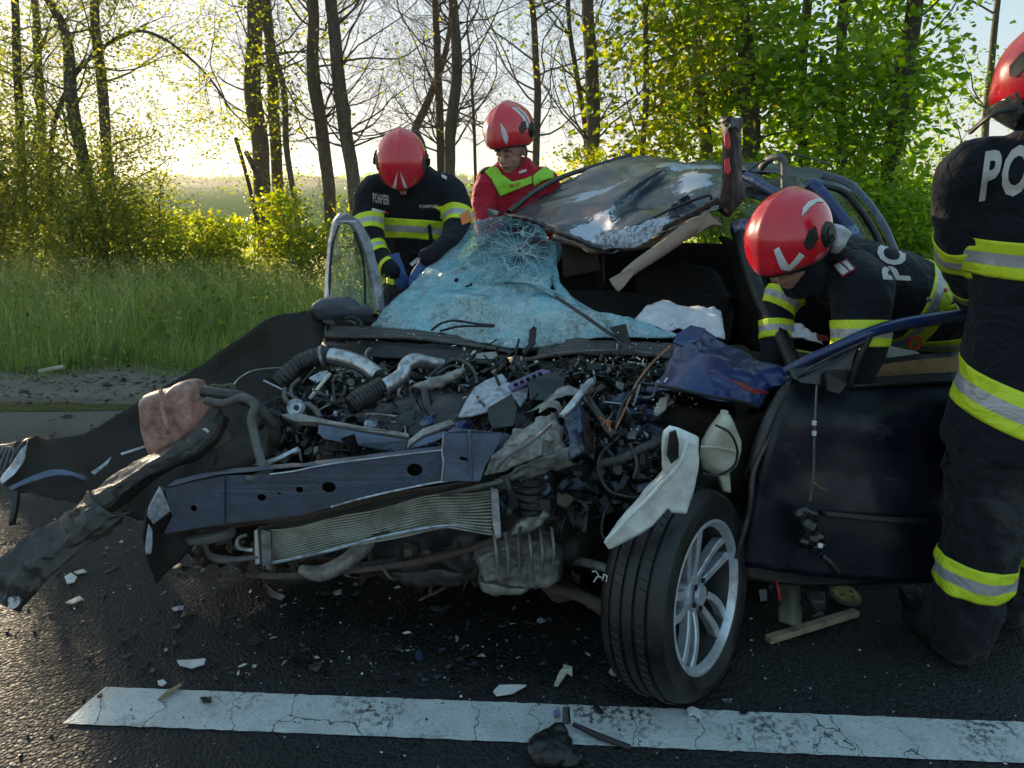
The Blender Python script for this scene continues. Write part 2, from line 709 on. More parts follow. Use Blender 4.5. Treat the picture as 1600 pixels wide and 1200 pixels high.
def mat_glass_crazed():
    t = NT('crazed_glass')
    v = t.coord()
    nz = t.n('ShaderNodeTexNoise')
    nz.inputs['Scale'].default_value = 9
    nz.inputs['Detail'].default_value = 4
    t.link(v, nz.inputs['Vector'])
    scv = t.n('ShaderNodeVectorMath')
    scv.operation = 'SCALE'
    scv.inputs['Scale'].default_value = 0.06
    t.link(nz.outputs['Color'], scv.inputs[0])
    ad = t.n('ShaderNodeVectorMath')
    ad.operation = 'ADD'
    t.link(v, ad.inputs[0])
    t.link(scv.outputs[0], ad.inputs[1])
    vv = ad.outputs[0]
    a = t.voro(vv, 11, 'DISTANCE_TO_EDGE').outputs['Distance']
    b = t.voro(vv, 44, 'DISTANCE_TO_EDGE').outputs['Distance']
    c_ = t.voro(v, 95, 'DISTANCE_TO_EDGE').outputs['Distance']
    big = t.noise(v, 4.2, 5, 0.6, 0.6)
    la = t.math('MULTIPLY', t.ramp(a, [(0.0, 1.0), (0.05, 0.0)]), t.ramp(t.noise(v, 7, 4), [(0.45, 0.0), (0.6, 1.0)]))
    lb = t.ramp(b, [(0.0, 1.0), (0.13, 0.0)])
    lc = t.ramp(c_, [(0.0, 1.0), (0.2, 0.0)])
    sp0 = t.n('ShaderNodeSeparateXYZ')
    t.link(v, sp0.inputs[0])
    r1 = t.n('ShaderNodeMapRange')
    r1.inputs['From Min'].default_value = 1.03
    r1.inputs['From Max'].default_value = 1.16
    t.link(sp0.outputs[2], r1.inputs['Value'])
    r2 = t.n('ShaderNodeMapRange')
    r2.inputs['From Min'].default_value = -0.35
    r2.inputs['From Max'].default_value = -0.02
    t.link(sp0.outputs[0], r2.inputs['Value'])
    topf = t.math('MULTIPLY', r1.outputs[0], r2.outputs[0])
    dense = t.math('MULTIPLY', t.ramp(big, [(0.38, 0.15), (0.62, 1.0)]), t.math('SUBTRACT', 1.0, t.math('MULTIPLY', topf, 0.9)))
    lines = t.math('MAXIMUM', la, t.math('MULTIPLY', t.math('MAXIMUM', lb, t.math('MULTIPLY', lc, 0.7)), dense), )
    col = t.mix(big, (0.20, 0.60, 0.72), (0.45, 0.86, 0.94))
    wv = t.noise(t.coord('Object', (1.0, 1.0, 5.0)), 3.2, 6, 0.72, 1.4)
    col = t.mix(t.ramp(wv, [(0.50, 0.0), (0.66, 0.75)]), col, (0.72, 0.93, 0.96))
    col = t.mix(t.ramp(t.noise(v, 6, 7, 0.75, 0.8), [(0.50, 0.0), (0.66, 0.75)]), col, (0.24, 0.45, 0.52))
    col = t.mix(lines, col, (0.92, 0.98, 0.98))
    dirt = t.ramp(t.noise(v, 11, 6, 0.7), [(0.52, 0.0), (0.68, 0.7)])
    col = t.mix(dirt, col, (0.10, 0.12, 0.11))
    cell = t.voro(v, 85)
    sp_ = t.n('ShaderNodeSeparateColor')
    t.link(cell.outputs['Color'], sp_.inputs[0])
    col = t.mix(t.math('MULTIPLY', t.ramp(sp_.outputs[1], [(0.62, 0.0), (0.80, 0.9)]), dense), col, (0.86, 0.95, 0.96))
    col = t.mix(t.math('MULTIPLY', t.ramp(sp_.outputs[2], [(0.80, 0.0), (0.92, 0.6)]), dense), col, (0.12, 0.30, 0.36))
    h = t.math('ADD', lines, t.math('ADD', t.math('MULTIPLY', sp_.outputs[0], 1.2), t.math('MULTIPLY', t.noise(v, 22, 4), 1.6)))
    n = t.bump(h, 0.9, 0.005)
    p = t.bsdf(col, 0.16, 0, n, spec=0.6)
    tl = t.n('ShaderNodeBsdfTranslucent')
    t.link(col, tl.inputs[0])
    t.link(n, tl.inputs['Normal'])
    mx = t.n('ShaderNodeMixShader')
    mx.inputs[0].default_value = 0.40
    t.link(p, mx.inputs[1])
    t.link(tl.outputs[0], mx.inputs[2])
    tr = t.n('ShaderNodeBsdfTransparent')
    tr.inputs[0].default_value = (0.72, 0.90, 0.92, 1)
    mx2 = t.n('ShaderNodeMixShader')
    # clear between the cracks, milky on them; upper part of the pane stays clearer
    sep = t.n('ShaderNodeSeparateXYZ')
    t.link(v, sep.inputs[0])
    mr = t.n('ShaderNodeMapRange')
    mr.inputs['From Min'].default_value = 1.01
    mr.inputs['From Max'].default_value = 1.15
    mr.inputs['To Min'].default_value = 0.05
    mr.inputs['To Max'].default_value = 1.0
    t.link(sep.outputs[2], mr.inputs['Value'])
    mx_ = t.n('ShaderNodeMapRange')
    mx_.inputs['From Min'].default_value = -0.42
    mx_.inputs['From Max'].default_value = -0.10
    mx_.inputs['To Min'].default_value = 0.5
    mx_.inputs['To Max'].default_value = 1.0
    t.link(sep.outputs[0], mx_.inputs['Value'])
    pt_ = t.ramp(t.noise(v, 5, 4, 0.6), [(0.38, 0.75), (0.6, 1.0)])
    clear = t.math('MULTIPLY', t.math('MULTIPLY', t.math('SUBTRACT', 1.0, t.math('MULTIPLY', lines, 0.9)), mr.outputs[0]), t.math('MULTIPLY', mx_.outputs[0], pt_))
    t.link(clear, mx2.inputs[0])
    t.link(mx.outputs[0], mx2.inputs[1])
    t.link(tr.outputs[0], mx2.inputs[2])
    return t.done(mx2.outputs[0])


def mat_clear_glass(name='window_glass', tint=(0.75, 0.85, 0.82), dirty=0.35, milk=(0.5, 0.55, 0.5)):
    t = NT(name)
    v = t.coord()
    g = t.n('ShaderNodeBsdfGlossy')
    g.inputs['Roughness'].default_value = 0.08
    tr = t.n('ShaderNodeBsdfTransparent')
    tr.inputs[0].default_value = (*tint, 1)
    fr = t.n('ShaderNodeFresnel')
    fr.inputs[0].default_value = 1.5
    m = t.n('ShaderNodeMixShader')
    t.link(fr.outputs[0], m.inputs[0])
    t.link(tr.outputs[0], m.inputs[1])
    t.link(g.outputs[0], m.inputs[2])
    df = t.n('ShaderNodeBsdfDiffuse')
    df.inputs[0].default_value = (*milk, 1)
    tl = t.n('ShaderNodeBsdfTranslucent')
    tl.inputs[0].default_value = (*milk, 1)
    dm = t.n('ShaderNodeMixShader')
    t.link(df.outputs[0], dm.inputs[1])
    t.link(tl.outputs[0], dm.inputs[2])
    m2 = t.n('ShaderNodeMixShader')
    t.link(t.ramp(t.noise(v, 14, 6, 0.75), [(0.35, 0.0), (0.75, dirty)]), m2.inputs[0])
    t.link(m.outputs[0], m2.inputs[1])
    t.link(dm.outputs[0], m2.inputs[2])
    return t.done(m2.outputs[0])


def mat_leaf(name, a, b, c, trans=0.5):
    t = NT(name)
    at = t.n('ShaderNodeAttribute')
    at.attribute_name = 'tone'
    col = t.ramp(at.outputs['Fac'], [(0.0, a), (0.5, b), (1.0, c)])
    d = t.bsdf(col, 0.5, 0, None, spec=0.35)
    tl = t.n('ShaderNodeBsdfTranslucent')
    hs = t.n('ShaderNodeHueSaturation')
    hs.inputs['Saturation'].default_value = 1.15
    hs.inputs['Value'].default_value = 3.2
    hs.inputs['Hue'].default_value = 0.487
    t.link(col, hs.inputs['Color'])
    t.link(hs.outputs[0], tl.inputs[0])
    m = t.n('ShaderNodeMixShader')
    m.inputs[0].default_value = trans
    t.link(d, m.inputs[1])
    t.link(tl.outputs[0], m.inputs[2])
    return t.done(m.outputs[0])


def mat_bark(name, a, b):
    t = NT(name)
    v = t.coord('Object', (7, 7, 1.3))
    n1 = t.noise(v, 6, 6, 0.7, 1.5)
    n2 = t.noise(t.coord(), 1.5, 3)
    c = t.mix(t.ramp(n1, [(0.35, 0.0), (0.65, 1.0)]), a, b)
    c = t.mix(t.ramp(n2, [(0.5, 0.0), (0.7, 0.5)]), c, (0.06, 0.075, 0.03))
    return t.done(t.bsdf(c, 0.9, 0, t.bump(n1, 1.0, 0.03), spec=0.2))


def mat_fabric(name, col, fold=0.8, sheen=0.12, dirt=0.0, dirt_col=(0.09, 0.085, 0.08), weave=420):
    t = NT(name)
    v = t.coord()
    f1 = t.noise(v, 7.5, 3, 0.5, 1.6)
    f2 = t.noise(v, 19, 3, 0.55, 1.2)
    w = t.noise(v, weave, 1)
    h = t.math('ADD', t.math('MULTIPLY', f1, 1.0), t.math('ADD', t.math('MULTIPLY', f2, 0.3), t.math('MULTIPLY', w, 0.012)))
    n = t.bump(h, fold, 0.045)
    c = t.mix(t.ramp(t.noise(v, 5, 6, 0.7), [(0.4, 0.0), (0.75, 0.35)]), col, tuple(min(1, x * 1.9 + 0.004) for x in col))
    if dirt:
        c = t.mix(t.math('MULTIPLY', t.ramp(t.noise(v, 3.3, 6, 0.72), [(0.48, 0.0), (0.66, 1.0)]), dirt), c, dirt_col)
    return t.done(t.bsdf(c, 0.82, 0, n, spec=0.25, sheen=sheen))


def mat_tape(name, col, rough=0.45, metal=0.0, refl=0.0):
    t = NT(name)
    v = t.coord()
    w = t.noise(v, 200, 2)
    f = t.noise(v, 9, 3, 0.5, 1.2)
    c = t.mix(t.ramp(t.noise(v, 10, 5, 0.7), [(0.42, 0.0), (0.75, 0.5)]), col, tuple(x * 0.62 for x in col))
    return t.done(t.bsdf(c, rough, metal, t.bump(t.math('ADD', f, t.math('MULTIPLY', w, 0.03)), 0.6, 0.03), spec=0.4))


def mat_plastic_trans(name, col, dirt_col, amt=0.6, tr=0.3):
    t = NT(name)
    v = t.coord()
    d = t.noise(v, 9, 6, 0.7)
    c = t.mix(t.math('MULTIPLY', t.ramp(d, [(0.42, 0.0), (0.62, 1.0)]), amt), col, dirt_col)
    n = t.bump(t.noise(v, 30, 4), 0.2, 0.004)
    p = t.bsdf(c, 0.42, 0, n, spec=0.5)
    tl = t.n('ShaderNodeBsdfTranslucent')
    t.link(c, tl.inputs[0])
    m = t.n('ShaderNodeMixShader')
    m.inputs[0].default_value = tr
    t.link(p, m.inputs[1])
    t.link(tl.outputs[0], m.inputs[2])
    return t.done(m.outputs[0])


def mat_ground():
    t = NT('verge_soil')
    v = t.coord()
    a = t.noise(v, 3, 7, 0.7)
    b = t.noise(v, 45, 4, 0.7)
    vo = t.voro(v, 38)
    c = t.mix(a, (0.12, 0.10, 0.08), (0.28, 0.235, 0.19))
    c = t.mix(t.ramp(vo.outputs['Distance'], [(0.1, 0.5), (0.3, 0.0)]), c, (0.19, 0.17, 0.15))
    h = t.math('ADD', b, t.math('MULTIPLY', t.ramp(vo.outputs['Distance'], [(0.0, 1.0), (0.5, 0.0)]), 0.7))
    return t.done(t.bsdf(c, 0.85, 0, t.bump(h, 0.9, 0.02), spec=0.3))


def mat_field():
    t = NT('crop_field')
    v = t.coord()
    a = t.noise(v, 0.02, 5, 0.6)
    b = t.noise(v, 1.2, 6, 0.7)
    c = t.mix(a, (0.10, 0.16, 0.06), (0.15, 0.20, 0.08))
    c = t.mix(t.ramp(b, [(0.4, 0.0), (0.7, 0.5)]), c, (0.04, 0.055, 0.022))
    return t.done(t.bsdf(c, 0.9, 0, t.bump(b, 0.6, 0.2), spec=0.0))


def mat_tyre():
    t = NT('tyre_rubber')
    v = t.coord()
    d = t.noise(v, 11, 6, 0.7)
    c = t.mix(t.ramp(d, [(0.4, 0.0), (0.72, 0.8)]), (0.006, 0.006, 0.0065), (0.026, 0.024, 0.022))
    return t.done(t.bsdf(c, t.ramp(d, [(0.3, 0.38), (0.7, 0.65)]), 0, t.bump(t.noise(v, 90, 4, 0.6), 0.25, 0.004), spec=0.5))


def mat_perf(name, col, scale=120):
    """perforated plastic mesh: dark hexagonal pits"""
    t = NT(name)
    v = t.coord()
    vo = t.voro(v, scale, 'F1', 0.15)
    pit = t.ramp(vo.outputs['Distance'], [(0.30, 1.0), (0.42, 0.0)])
    c = t.mix(t.noise(v, 12, 5), col, (0.12, 0.11, 0.10))
    c = t.mix(pit, c, (0.006, 0.006, 0.006))
    return t.done(t.bsdf(c, 0.6, 0, t.bump(t.math('SUBTRACT', 1.0, pit), 0.8, 0.006)))


M = dict(
    asphalt=mat_asphalt(), line=mat_line(), soil=mat_ground(), field=mat_field(),
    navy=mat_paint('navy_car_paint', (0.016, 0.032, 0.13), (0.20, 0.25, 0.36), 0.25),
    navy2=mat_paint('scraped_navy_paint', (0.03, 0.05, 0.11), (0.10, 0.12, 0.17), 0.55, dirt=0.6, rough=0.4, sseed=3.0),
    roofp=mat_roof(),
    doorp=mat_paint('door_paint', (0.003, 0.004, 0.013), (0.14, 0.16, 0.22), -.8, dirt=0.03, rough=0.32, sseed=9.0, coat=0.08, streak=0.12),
    black=plain('black_plastic', (0.007, 0.007, 0.008), 0.34, dirt=0.35, dirt_col=(0.032, 0.028, 0.024)),
    blackg=plain('glossy_black', (0.006, 0.006, 0.008), 0.18, dirt=0.3, coat=0.2),
    liner=plain('underside_coating', (0.019, 0.013, 0.009), 0.5, spec=0.3, dirt=0.6, dirt_col=(0.030, 0.019, 0.011), scale=5),
    rubber=plain('hose_rubber', (0.018, 0.018, 0.020), 0.36, dirt=0.6, dirt_col=(0.09, 0.08, 0.07), scale=14),
    hoseg=plain('grey_hose', (0.11, 0.105, 0.10), 0.5, dirt=0.6, dirt_col=(0.05, 0.04, 0.035), scale=16),
    foil=plain('aluminium_pipe', (0.55, 0.56, 0.58), 0.28, metal=0.85, dirt=0.6, dirt_col=(0.10, 0.09, 0.08), scale=26, bump=0.3),
    alu=plain('cast_aluminium', (0.26, 0.25, 0.235), 0.5, metal=0.4, dirt=0.7, dirt_col=(0.07, 0.055, 0.042), scale=12, bump=0.5),
    rail=plain('bent_rail_steel', (0.062, 0.056, 0.053), 0.38, metal=0.45, dirt=0.3, dirt_col=(0.035, 0.03, 0.026), scale=24, bump=0.3),
    speckle=plain('speckled_glass_layer', (0.50, 0.56, 0.64), 0.25, dirt=0.85, dirt_col=(0.05, 0.06, 0.08), scale=70, bump=0.8, bscale=120),
    steel=plain('bare_steel', (0.50, 0.52, 0.56), 0.30, metal=0.7, dirt=0.6, dirt_col=(0.06, 0.05, 0.045), scale=15, bump=0.3),
    dsteel=plain('dirty_steel', (0.060, 0.057, 0.056), 0.36, metal=0.5, dirt=0.45, dirt_col=(0.045, 0.035, 0.028), scale=10, bump=0.4),
    rust=plain('rusty_steel', (0.11, 0.085, 0.07), 0.7, metal=0.2, dirt=0.7, dirt_col=(0.07, 0.035, 0.018), scale=10, bump=0.5),
    plate=plain('scuffed_crossmember', (0.085, 0.105, 0.155), 0.33, metal=0.15, dirt=0.65, dirt_col=(0.055, 0.048, 0.042), scale=6, bump=0.35, var=0.5),
    plateb=plain('blue_grey_sheet', (0.11, 0.145, 0.22), 0.38, metal=0.2, dirt=0.5, dirt_col=(0.06, 0.055, 0.05), scale=9, bump=0.35, var=0.4),
    beigem=plain('grimy_beige_metal', (0.30, 0.285, 0.27), 0.38, metal=0.3, dirt=0.7, dirt_col=(0.07, 0.057, 0.046), scale=13, bump=0.35),
    fin=plain('radiator_fins', (0.46, 0.44, 0.37), 0.5, metal=0.1, dirt=0.55, dirt_col=(0.09, 0.075, 0.05), scale=9, bump=0.6, bscale=200),
    core=plain('radiator_core', (0.045, 0.042, 0.036), 0.8, dirt=0.5, bump=0.8, bscale=220),
    white=mat_plastic_trans('white_plastic', (0.82, 0.86, 0.84), (0.40, 0.35, 0.30), 0.6, 0.08),
    cream=mat_plastic_trans('cream_plastic', (0.60, 0.57, 0.47), (0.25, 0.21, 0.15), 0.6, 0.12),
    pink=mat_plastic_trans('amber_tank_plastic', (0.78, 0.47, 0.40), (0.16, 0.10, 0.065), 0.85),
    crazed=mat_glass_crazed(), glass=mat_clear_glass(),
    frost=mat_clear_glass('frosted_rear_glass', (0.75, 0.85, 0.6), 0.9, (0.45, 0.5, 0.3)),
    purple=plain('lilac_plastic', (0.22, 0.17, 0.34), 0.4, dirt=0.4),
    paleplate=plain('pale_scuffed_sheet', (0.42, 0.43, 0.48), 0.45, dirt=0.6, dirt_col=(0.08, 0.07, 0.08), scale=34, bump=0.5),
    lining=plain('beige_headlining', (0.33, 0.26, 0.20), 0.85, dirt=0.5, dirt_col=(0.14, 0.10, 0.075), scale=6),
    brown=plain('brown_trim', (0.10, 0.062, 0.045), 0.7, dirt=0.5),
    amber=plain('tan_door_card', (0.34, 0.20, 0.08), 0.7, dirt=0.5),
    inside=plain('interior_black', (0.009, 0.008, 0.008), 0.8, dirt=0.12, spec=0.15),
    airbag=plain('airbag_cloth', (0.66, 0.68, 0.72), 0.8, dirt=0.35, dirt_col=(0.3, 0.3, 0.33), scale=9, bump=0.4),
    redlens=plain('red_lens', (0.55, 0.010, 0.010), 0.2, dirt=0.1),
    maroon=plain('maroon_trim', (0.020, 0.005, 0.006), 0.42, dirt=0.05, spec=0.3),
    redp=plain('dull_red', (0.26, 0.016, 0.03), 0.4, dirt=0.5),
    copper=plain('copper_wire', (0.50, 0.21, 0.10), 0.4, metal=0.6, dirt=0.3),
    mirror=plain('mirror_shell', (0.055, 0.062, 0.085), 0.35, dirt=0.4),
    tyre=mat_tyre(),
    rim=plain('alloy_rim', (0.60, 0.63, 0.68), 0.26, metal=0.5, dirt=0.5, dirt_col=(0.14, 0.13, 0.12), scale=12, bump=0.2),
    perf=mat_perf('cowl_mesh', (0.05, 0.05, 0.052)),
    wood=plain('bare_wood', (0.30, 0.22, 0.14), 0.7, dirt=0.5, scale=14),
    olive=plain('olive_plastic', (0.11, 0.105, 0.07), 0.6, dirt=0.5),
    yellowd=plain('yellow_zinc_disc', (0.34, 0.27, 0.06), 0.42, metal=0.3, dirt=0.55, scale=20),
    orange=plain('orange_lens', (0.75, 0.25, 0.02), 0.35, dirt=0.1),
    bark=mat_bark('grey_bark', (0.24, 0.19, 0.15), (0.10, 0.08, 0.066)),
    bark2=mat_bark('dark_bark', (0.17, 0.135, 0.105), (0.065, 0.052, 0.044)),
    leafy=mat_leaf('fresh_yellow_leaf', (0.07, 0.11, 0.014), (0.15, 0.19, 0.02), (0.30, 0.28, 0.025)),
    leafg=mat_leaf('green_leaf', (0.055, 0.115, 0.014), (0.12, 0.21, 0.02), (0.26, 0.32, 0.025)),
    leafo=mat_leaf('olive_leaf', (0.06, 0.085, 0.022), (0.13, 0.16, 0.03), (0.26, 0.25, 0.045)),
    grass=mat_leaf('meadow_grass', (0.10, 0.15, 0.048), (0.19, 0.24, 0.080), (0.36, 0.33, 0.17), 0.5),
    jacket=mat_fabric('navy_turnout_cloth', (0.0065, 0.008, 0.014), 0.55, 0.06),
    trousers=mat_fabric('worn_turnout_trousers', (0.008, 0.009, 0.013), 0.7, 0.06, 0.8, (0.055, 0.053, 0.053)),
    redjacket=mat_fabric('red_jacket', (0.42, 0.012, 0.03)),
    vest=mat_tape('fluorescent_vest', (0.36, 0.78, 0.05)),
    tapey=mat_tape('fluorescent_yellow_tape', (0.66, 0.80, 0.03)),
    tapes=mat_tape('silver_tape', (0.46, 0.44, 0.44), 0.35, 0.15),
    tapeo=mat_tape('orange_patch', (0.85, 0.22, 0.04)),
    print_=mat_tape('grey_print', (0.55, 0.52, 0.50)),
    printr=mat_tape('red_print', (0.5, 0.03, 0.05)),
    helmet=plain('red_helmet', (0.72, 0.010, 0.026), 0.16, dirt=0.14, coat=0.7, bump=0.02, scale=5, var=0.06),
    decal=plain('white_decal', (0.72, 0.70, 0.68), 0.4, dirt=0.15),
    skin=plain('skin', (0.46, 0.25, 0.185), 0.5, dirt=0.12, dirt_col=(0.33, 0.13, 0.10), bump=0.06, scale=20),
    hair=plain('dark_hair', (0.02, 0.014, 0.01), 0.6),
    glove=plain('blue_glove', (0.035, 0.10, 0.28), 0.6, dirt=0.3),
    leather=plain('black_boot_leather', (0.015, 0.014, 0.014), 0.4, dirt=0.6, dirt_col=(0.07, 0.06, 0.05)),
    cloth=plain('white_hood_cloth', (0.62, 0.64, 0.68), 0.9, dirt=0.2, scale=20),
)

# ------------------------------------------------------------------ ground, road, line, field
LINE_A = G(100, 1130), G(165, 1075), G(1600, 1130)
LDIR = (LINE_A[2] - LINE_A[1]).normalized()
LN = Vector((-LDIR.y, LDIR.x, 0))


def road_far(x):
    return 5.05 + LDIR.y / LDIR.x * (x + 3) + 0.06 * noise.noise(Vector((x * 1.3, 0, 0)))


# one wide terrain sheet: verge with a shallow ditch, then open fields rising a little far off
def ground_z(x, y):
    e = y - road_far(x)
    z = -0.012
    if e > 0:
        z = -0.01 - 0.05 * min(1, e / 1.5) + 0.02 * noise.noise(Vector((x * 2, y * 2, 0)))
        if e > 2:
            z += -0.25 * math.sin(min(1, (e - 2) / 6) * math.pi) + 0.05 * noise.noise(Vector((x * .6, y * .6, 3)))
    if y > 60:
        t = min(1, (y - 60) / 500)
        z += 7.5 * t * t * (0.75 + 0.5 * noise.noise(Vector((x / 300, 2.2, 0)))) * (1 if x < 60 else max(0.2, 1 - (x - 60) / 300))
    return z


xs = sorted(set([round(v, 2) for v in np.linspace(-14, 14, 57)] + [-900, -600, -400, -250, -160, -100, -60, -35, -22, 22, 35, 60, 100, 160, 250, 400, 600, 900]))
ys = [-60, -20, -6, 0, 2, 4] + [round(v, 2) for v in np.arange(4.6, 20, 0.3)] + [21, 23, 26, 30, 36, 44, 55, 70, 90, 120, 160, 210, 280, 360, 460, 560, 700, 900, 1300]
V, F = [], []
for y in ys:
    for x in xs:
        V.append((x, y, ground_z(x, y)))
nx = len(xs)
for j in range(len(ys) - 1):
    for i in range(nx - 1):
        F.append((j * nx + i, j * nx + i + 1, (j + 1) * nx + i + 1, (j + 1) * nx + i))
terrain = kind(mesh('ground', V, F, [M['soil'], M['field']]), 'structure')
terrain.data.polygons.foreach_set('material_index', [1 if ys[(k // (nx - 1))] > 13 else 0 for k in range(len(F))])

V, F = [], []
xr = list(np.linspace(-40, 40, 161))
for x in xr:
    V += [(x, -40, 0.0), (x, road_far(x) + 0.03 * random.uniform(-1, 1), 0.0), (x, road_far(x) + 0.12, -0.03)]
for i in range(len(xr) - 1):
    for k in range(2):
        F.append((i * 3 + k, (i + 1) * 3 + k, (i + 1) * 3 + k + 1, i * 3 + k + 1))
kind(mesh('road', V, F, M['asphalt'], smooth=False), 'structure')

# painted dash with worn, slightly wavy edges
a0 = LINE_A[0]
W = 0.158
pts_t, pts_b = [], []
L = 6.5
N = 260
start_t = LINE_A[1]
start_b = LINE_A[0]
for i in range(N + 1):
    t = i / N
    jt = 0.0035 * noise.noise(Vector((t * 160, 0, 0))) + 0.002 * noise.noise(Vector((t * 600, 5, 0)))
    jb = 0.0035 * noise.noise(Vector((t * 160, 7, 0))) + 0.002 * noise.noise(Vector((t * 600, 9, 0)))
    pt = start_t + LDIR * (L * t) + LN * jt
    sb = start_b + LDIR * ((start_t - start_b).dot(LDIR)) * 0
    pb = start_b.lerp(start_b, 0) + LDIR * (L * t * 1.0)
    base = start_t - LN * W
    off = (start_b - base).dot(LDIR)
    pb = base + LDIR * (off + (L - off) * t) + LN * jb
    pts_t.append(pt + Vector((0, 0, .004)))
    pts_b.append(pb + Vector((0, 0, .004)))
V = pts_t + pts_b
F = [(i, N + 1 + i, N + 2 + i, i + 1) for i in range(N)]
kind(mesh('road_marking', V, F, M['line'], smooth=False), 'structure')

# puddle at the asphalt edge
t = NT('puddle_water')
M['puddle'] = t.done(t.bsdf((0.03, 0.028, 0.025), 0.12, 0, t.bump(t.noise(t.coord(), 14, 3), 0.35, 0.02), spec=0.9))
V = [Vector((-4.05, 4.88, .004))]
for k in range(40):
    an = 2 * math.pi * k / 40
    rr = 1 + 0.35 * noise.noise(Vector((math.cos(an) * 1.6, math.sin(an) * 1.6, 4)))
    V.append(Vector((-4.1 + 1.75 * rr * math.cos(an), 4.82 + 0.13 * rr * math.sin(an) + 0.03 * math.cos(an), .004)))
kind(mesh('puddle_water', V, [(0, 1 + k, 1 + (k + 1) % 40) for k in range(40)], M['puddle'], smooth=False), 'structure')


# ------------------------------------------------------------------ vegetation
def leaves(anchors, n_each, spread, size, tone_fn=None, droop=0.3, seed=1, elong=1.9):
    """many leaf-sized folded quads around anchor points"""
    rng = np.random.default_rng(seed)
    A = np.asarray(anchors, dtype=np.float64)
    n = len(A) * n_each
    base = np.repeat(A, n_each, axis=0) + rng.normal(0, spread, (n, 3)) * np.array([1, 1, 0.75])
    d = rng.normal(0, 1, (n, 3))
    d[:, 2] = d[:, 2] * 0.5 - droop
    d /= np.linalg.norm(d, axis=1)[:, None]
    s = rng.normal(0, 1, (n, 3))
    s -= d * np.sum(s * d, axis=1)[:, None]
    s /= np.linalg.norm(s, axis=1)[:, None]
    up = np.cross(d, s)
    sz = size * rng.uniform(0.55, 1.25, n)[:, None]
    w = sz / elong / 2
    p0 = base
    p1 = base + d * sz * 0.45 + s * w + up * w * 0.35
    p2 = base + d * sz
    p3 = base + d * sz * 0.45 - s * w + up * w * 0.35
    V = np.stack([p0, p1, p2, p3], axis=1).reshape(-1, 3)
    F = np.arange(n * 4).reshape(n, 4)
    if tone_fn is None:
        tone = np.clip(np.repeat(rng.normal(0.45, 0.2, len(A)), n_each) + rng.normal(0, 0.16, n), 0, 1)
    else:
        tone = np.clip(tone_fn(base) + rng.normal(0, 0.12, n), 0, 1)
    return V, F, np.repeat(tone, 4)


def grow(mb, start, d, length, r, lvl, rng, tips, up=0.15, kink=0.35, maxlvl=3, nside=5, child=(3, 5), gz=-0.4):
    r = min(r, 0.0135 if lvl == 0 else 0.0055)
    """one limb and its children; collects twig points into tips"""
    steps = max(3, int(length / 0.16)) if lvl < 2 else 4
    pts, rs = [start.copy()], [r]
    p = start.copy()
    dd = d.normalized()
    for i in range(steps):
        dd = (dd + Vector((rng.gauss(0, 1), rng.gauss(0, 1), rng.gauss(0, 1))) * kink * 0.4 + Vector((0, 0, up * 0.25))).normalized()
        p = p + dd * (length / steps)
        pts.append(p.copy())
        rs.append(r * (1 - 0.8 * (i + 1) / steps))
    mb.tube(pts, rs, n=nside if lvl < 1 else (4 if lvl < 2 else 3), cap=False)
    if lvl >= 1:
        tips += pts[len(pts) // 2:]
    if lvl < maxlvl:
        for c in range(rng.randint(*child)):
            i = rng.randint(max(1, steps // 4), steps)
            ax = Vector((rng.gauss(0, 1), rng.gauss(0, 1), rng.gauss(0, .6))).normalized()
            nd = ((pts[i] - pts[i - 1]).normalized() * 0.75 + ax * 0.85).normalized()
            grow(mb, pts[i], nd, length * rng.uniform(0.35, 0.65), max(0.0018, rs[i] * 0.6), lvl + 1, rng, tips, up, kink, maxlvl, nside, child)


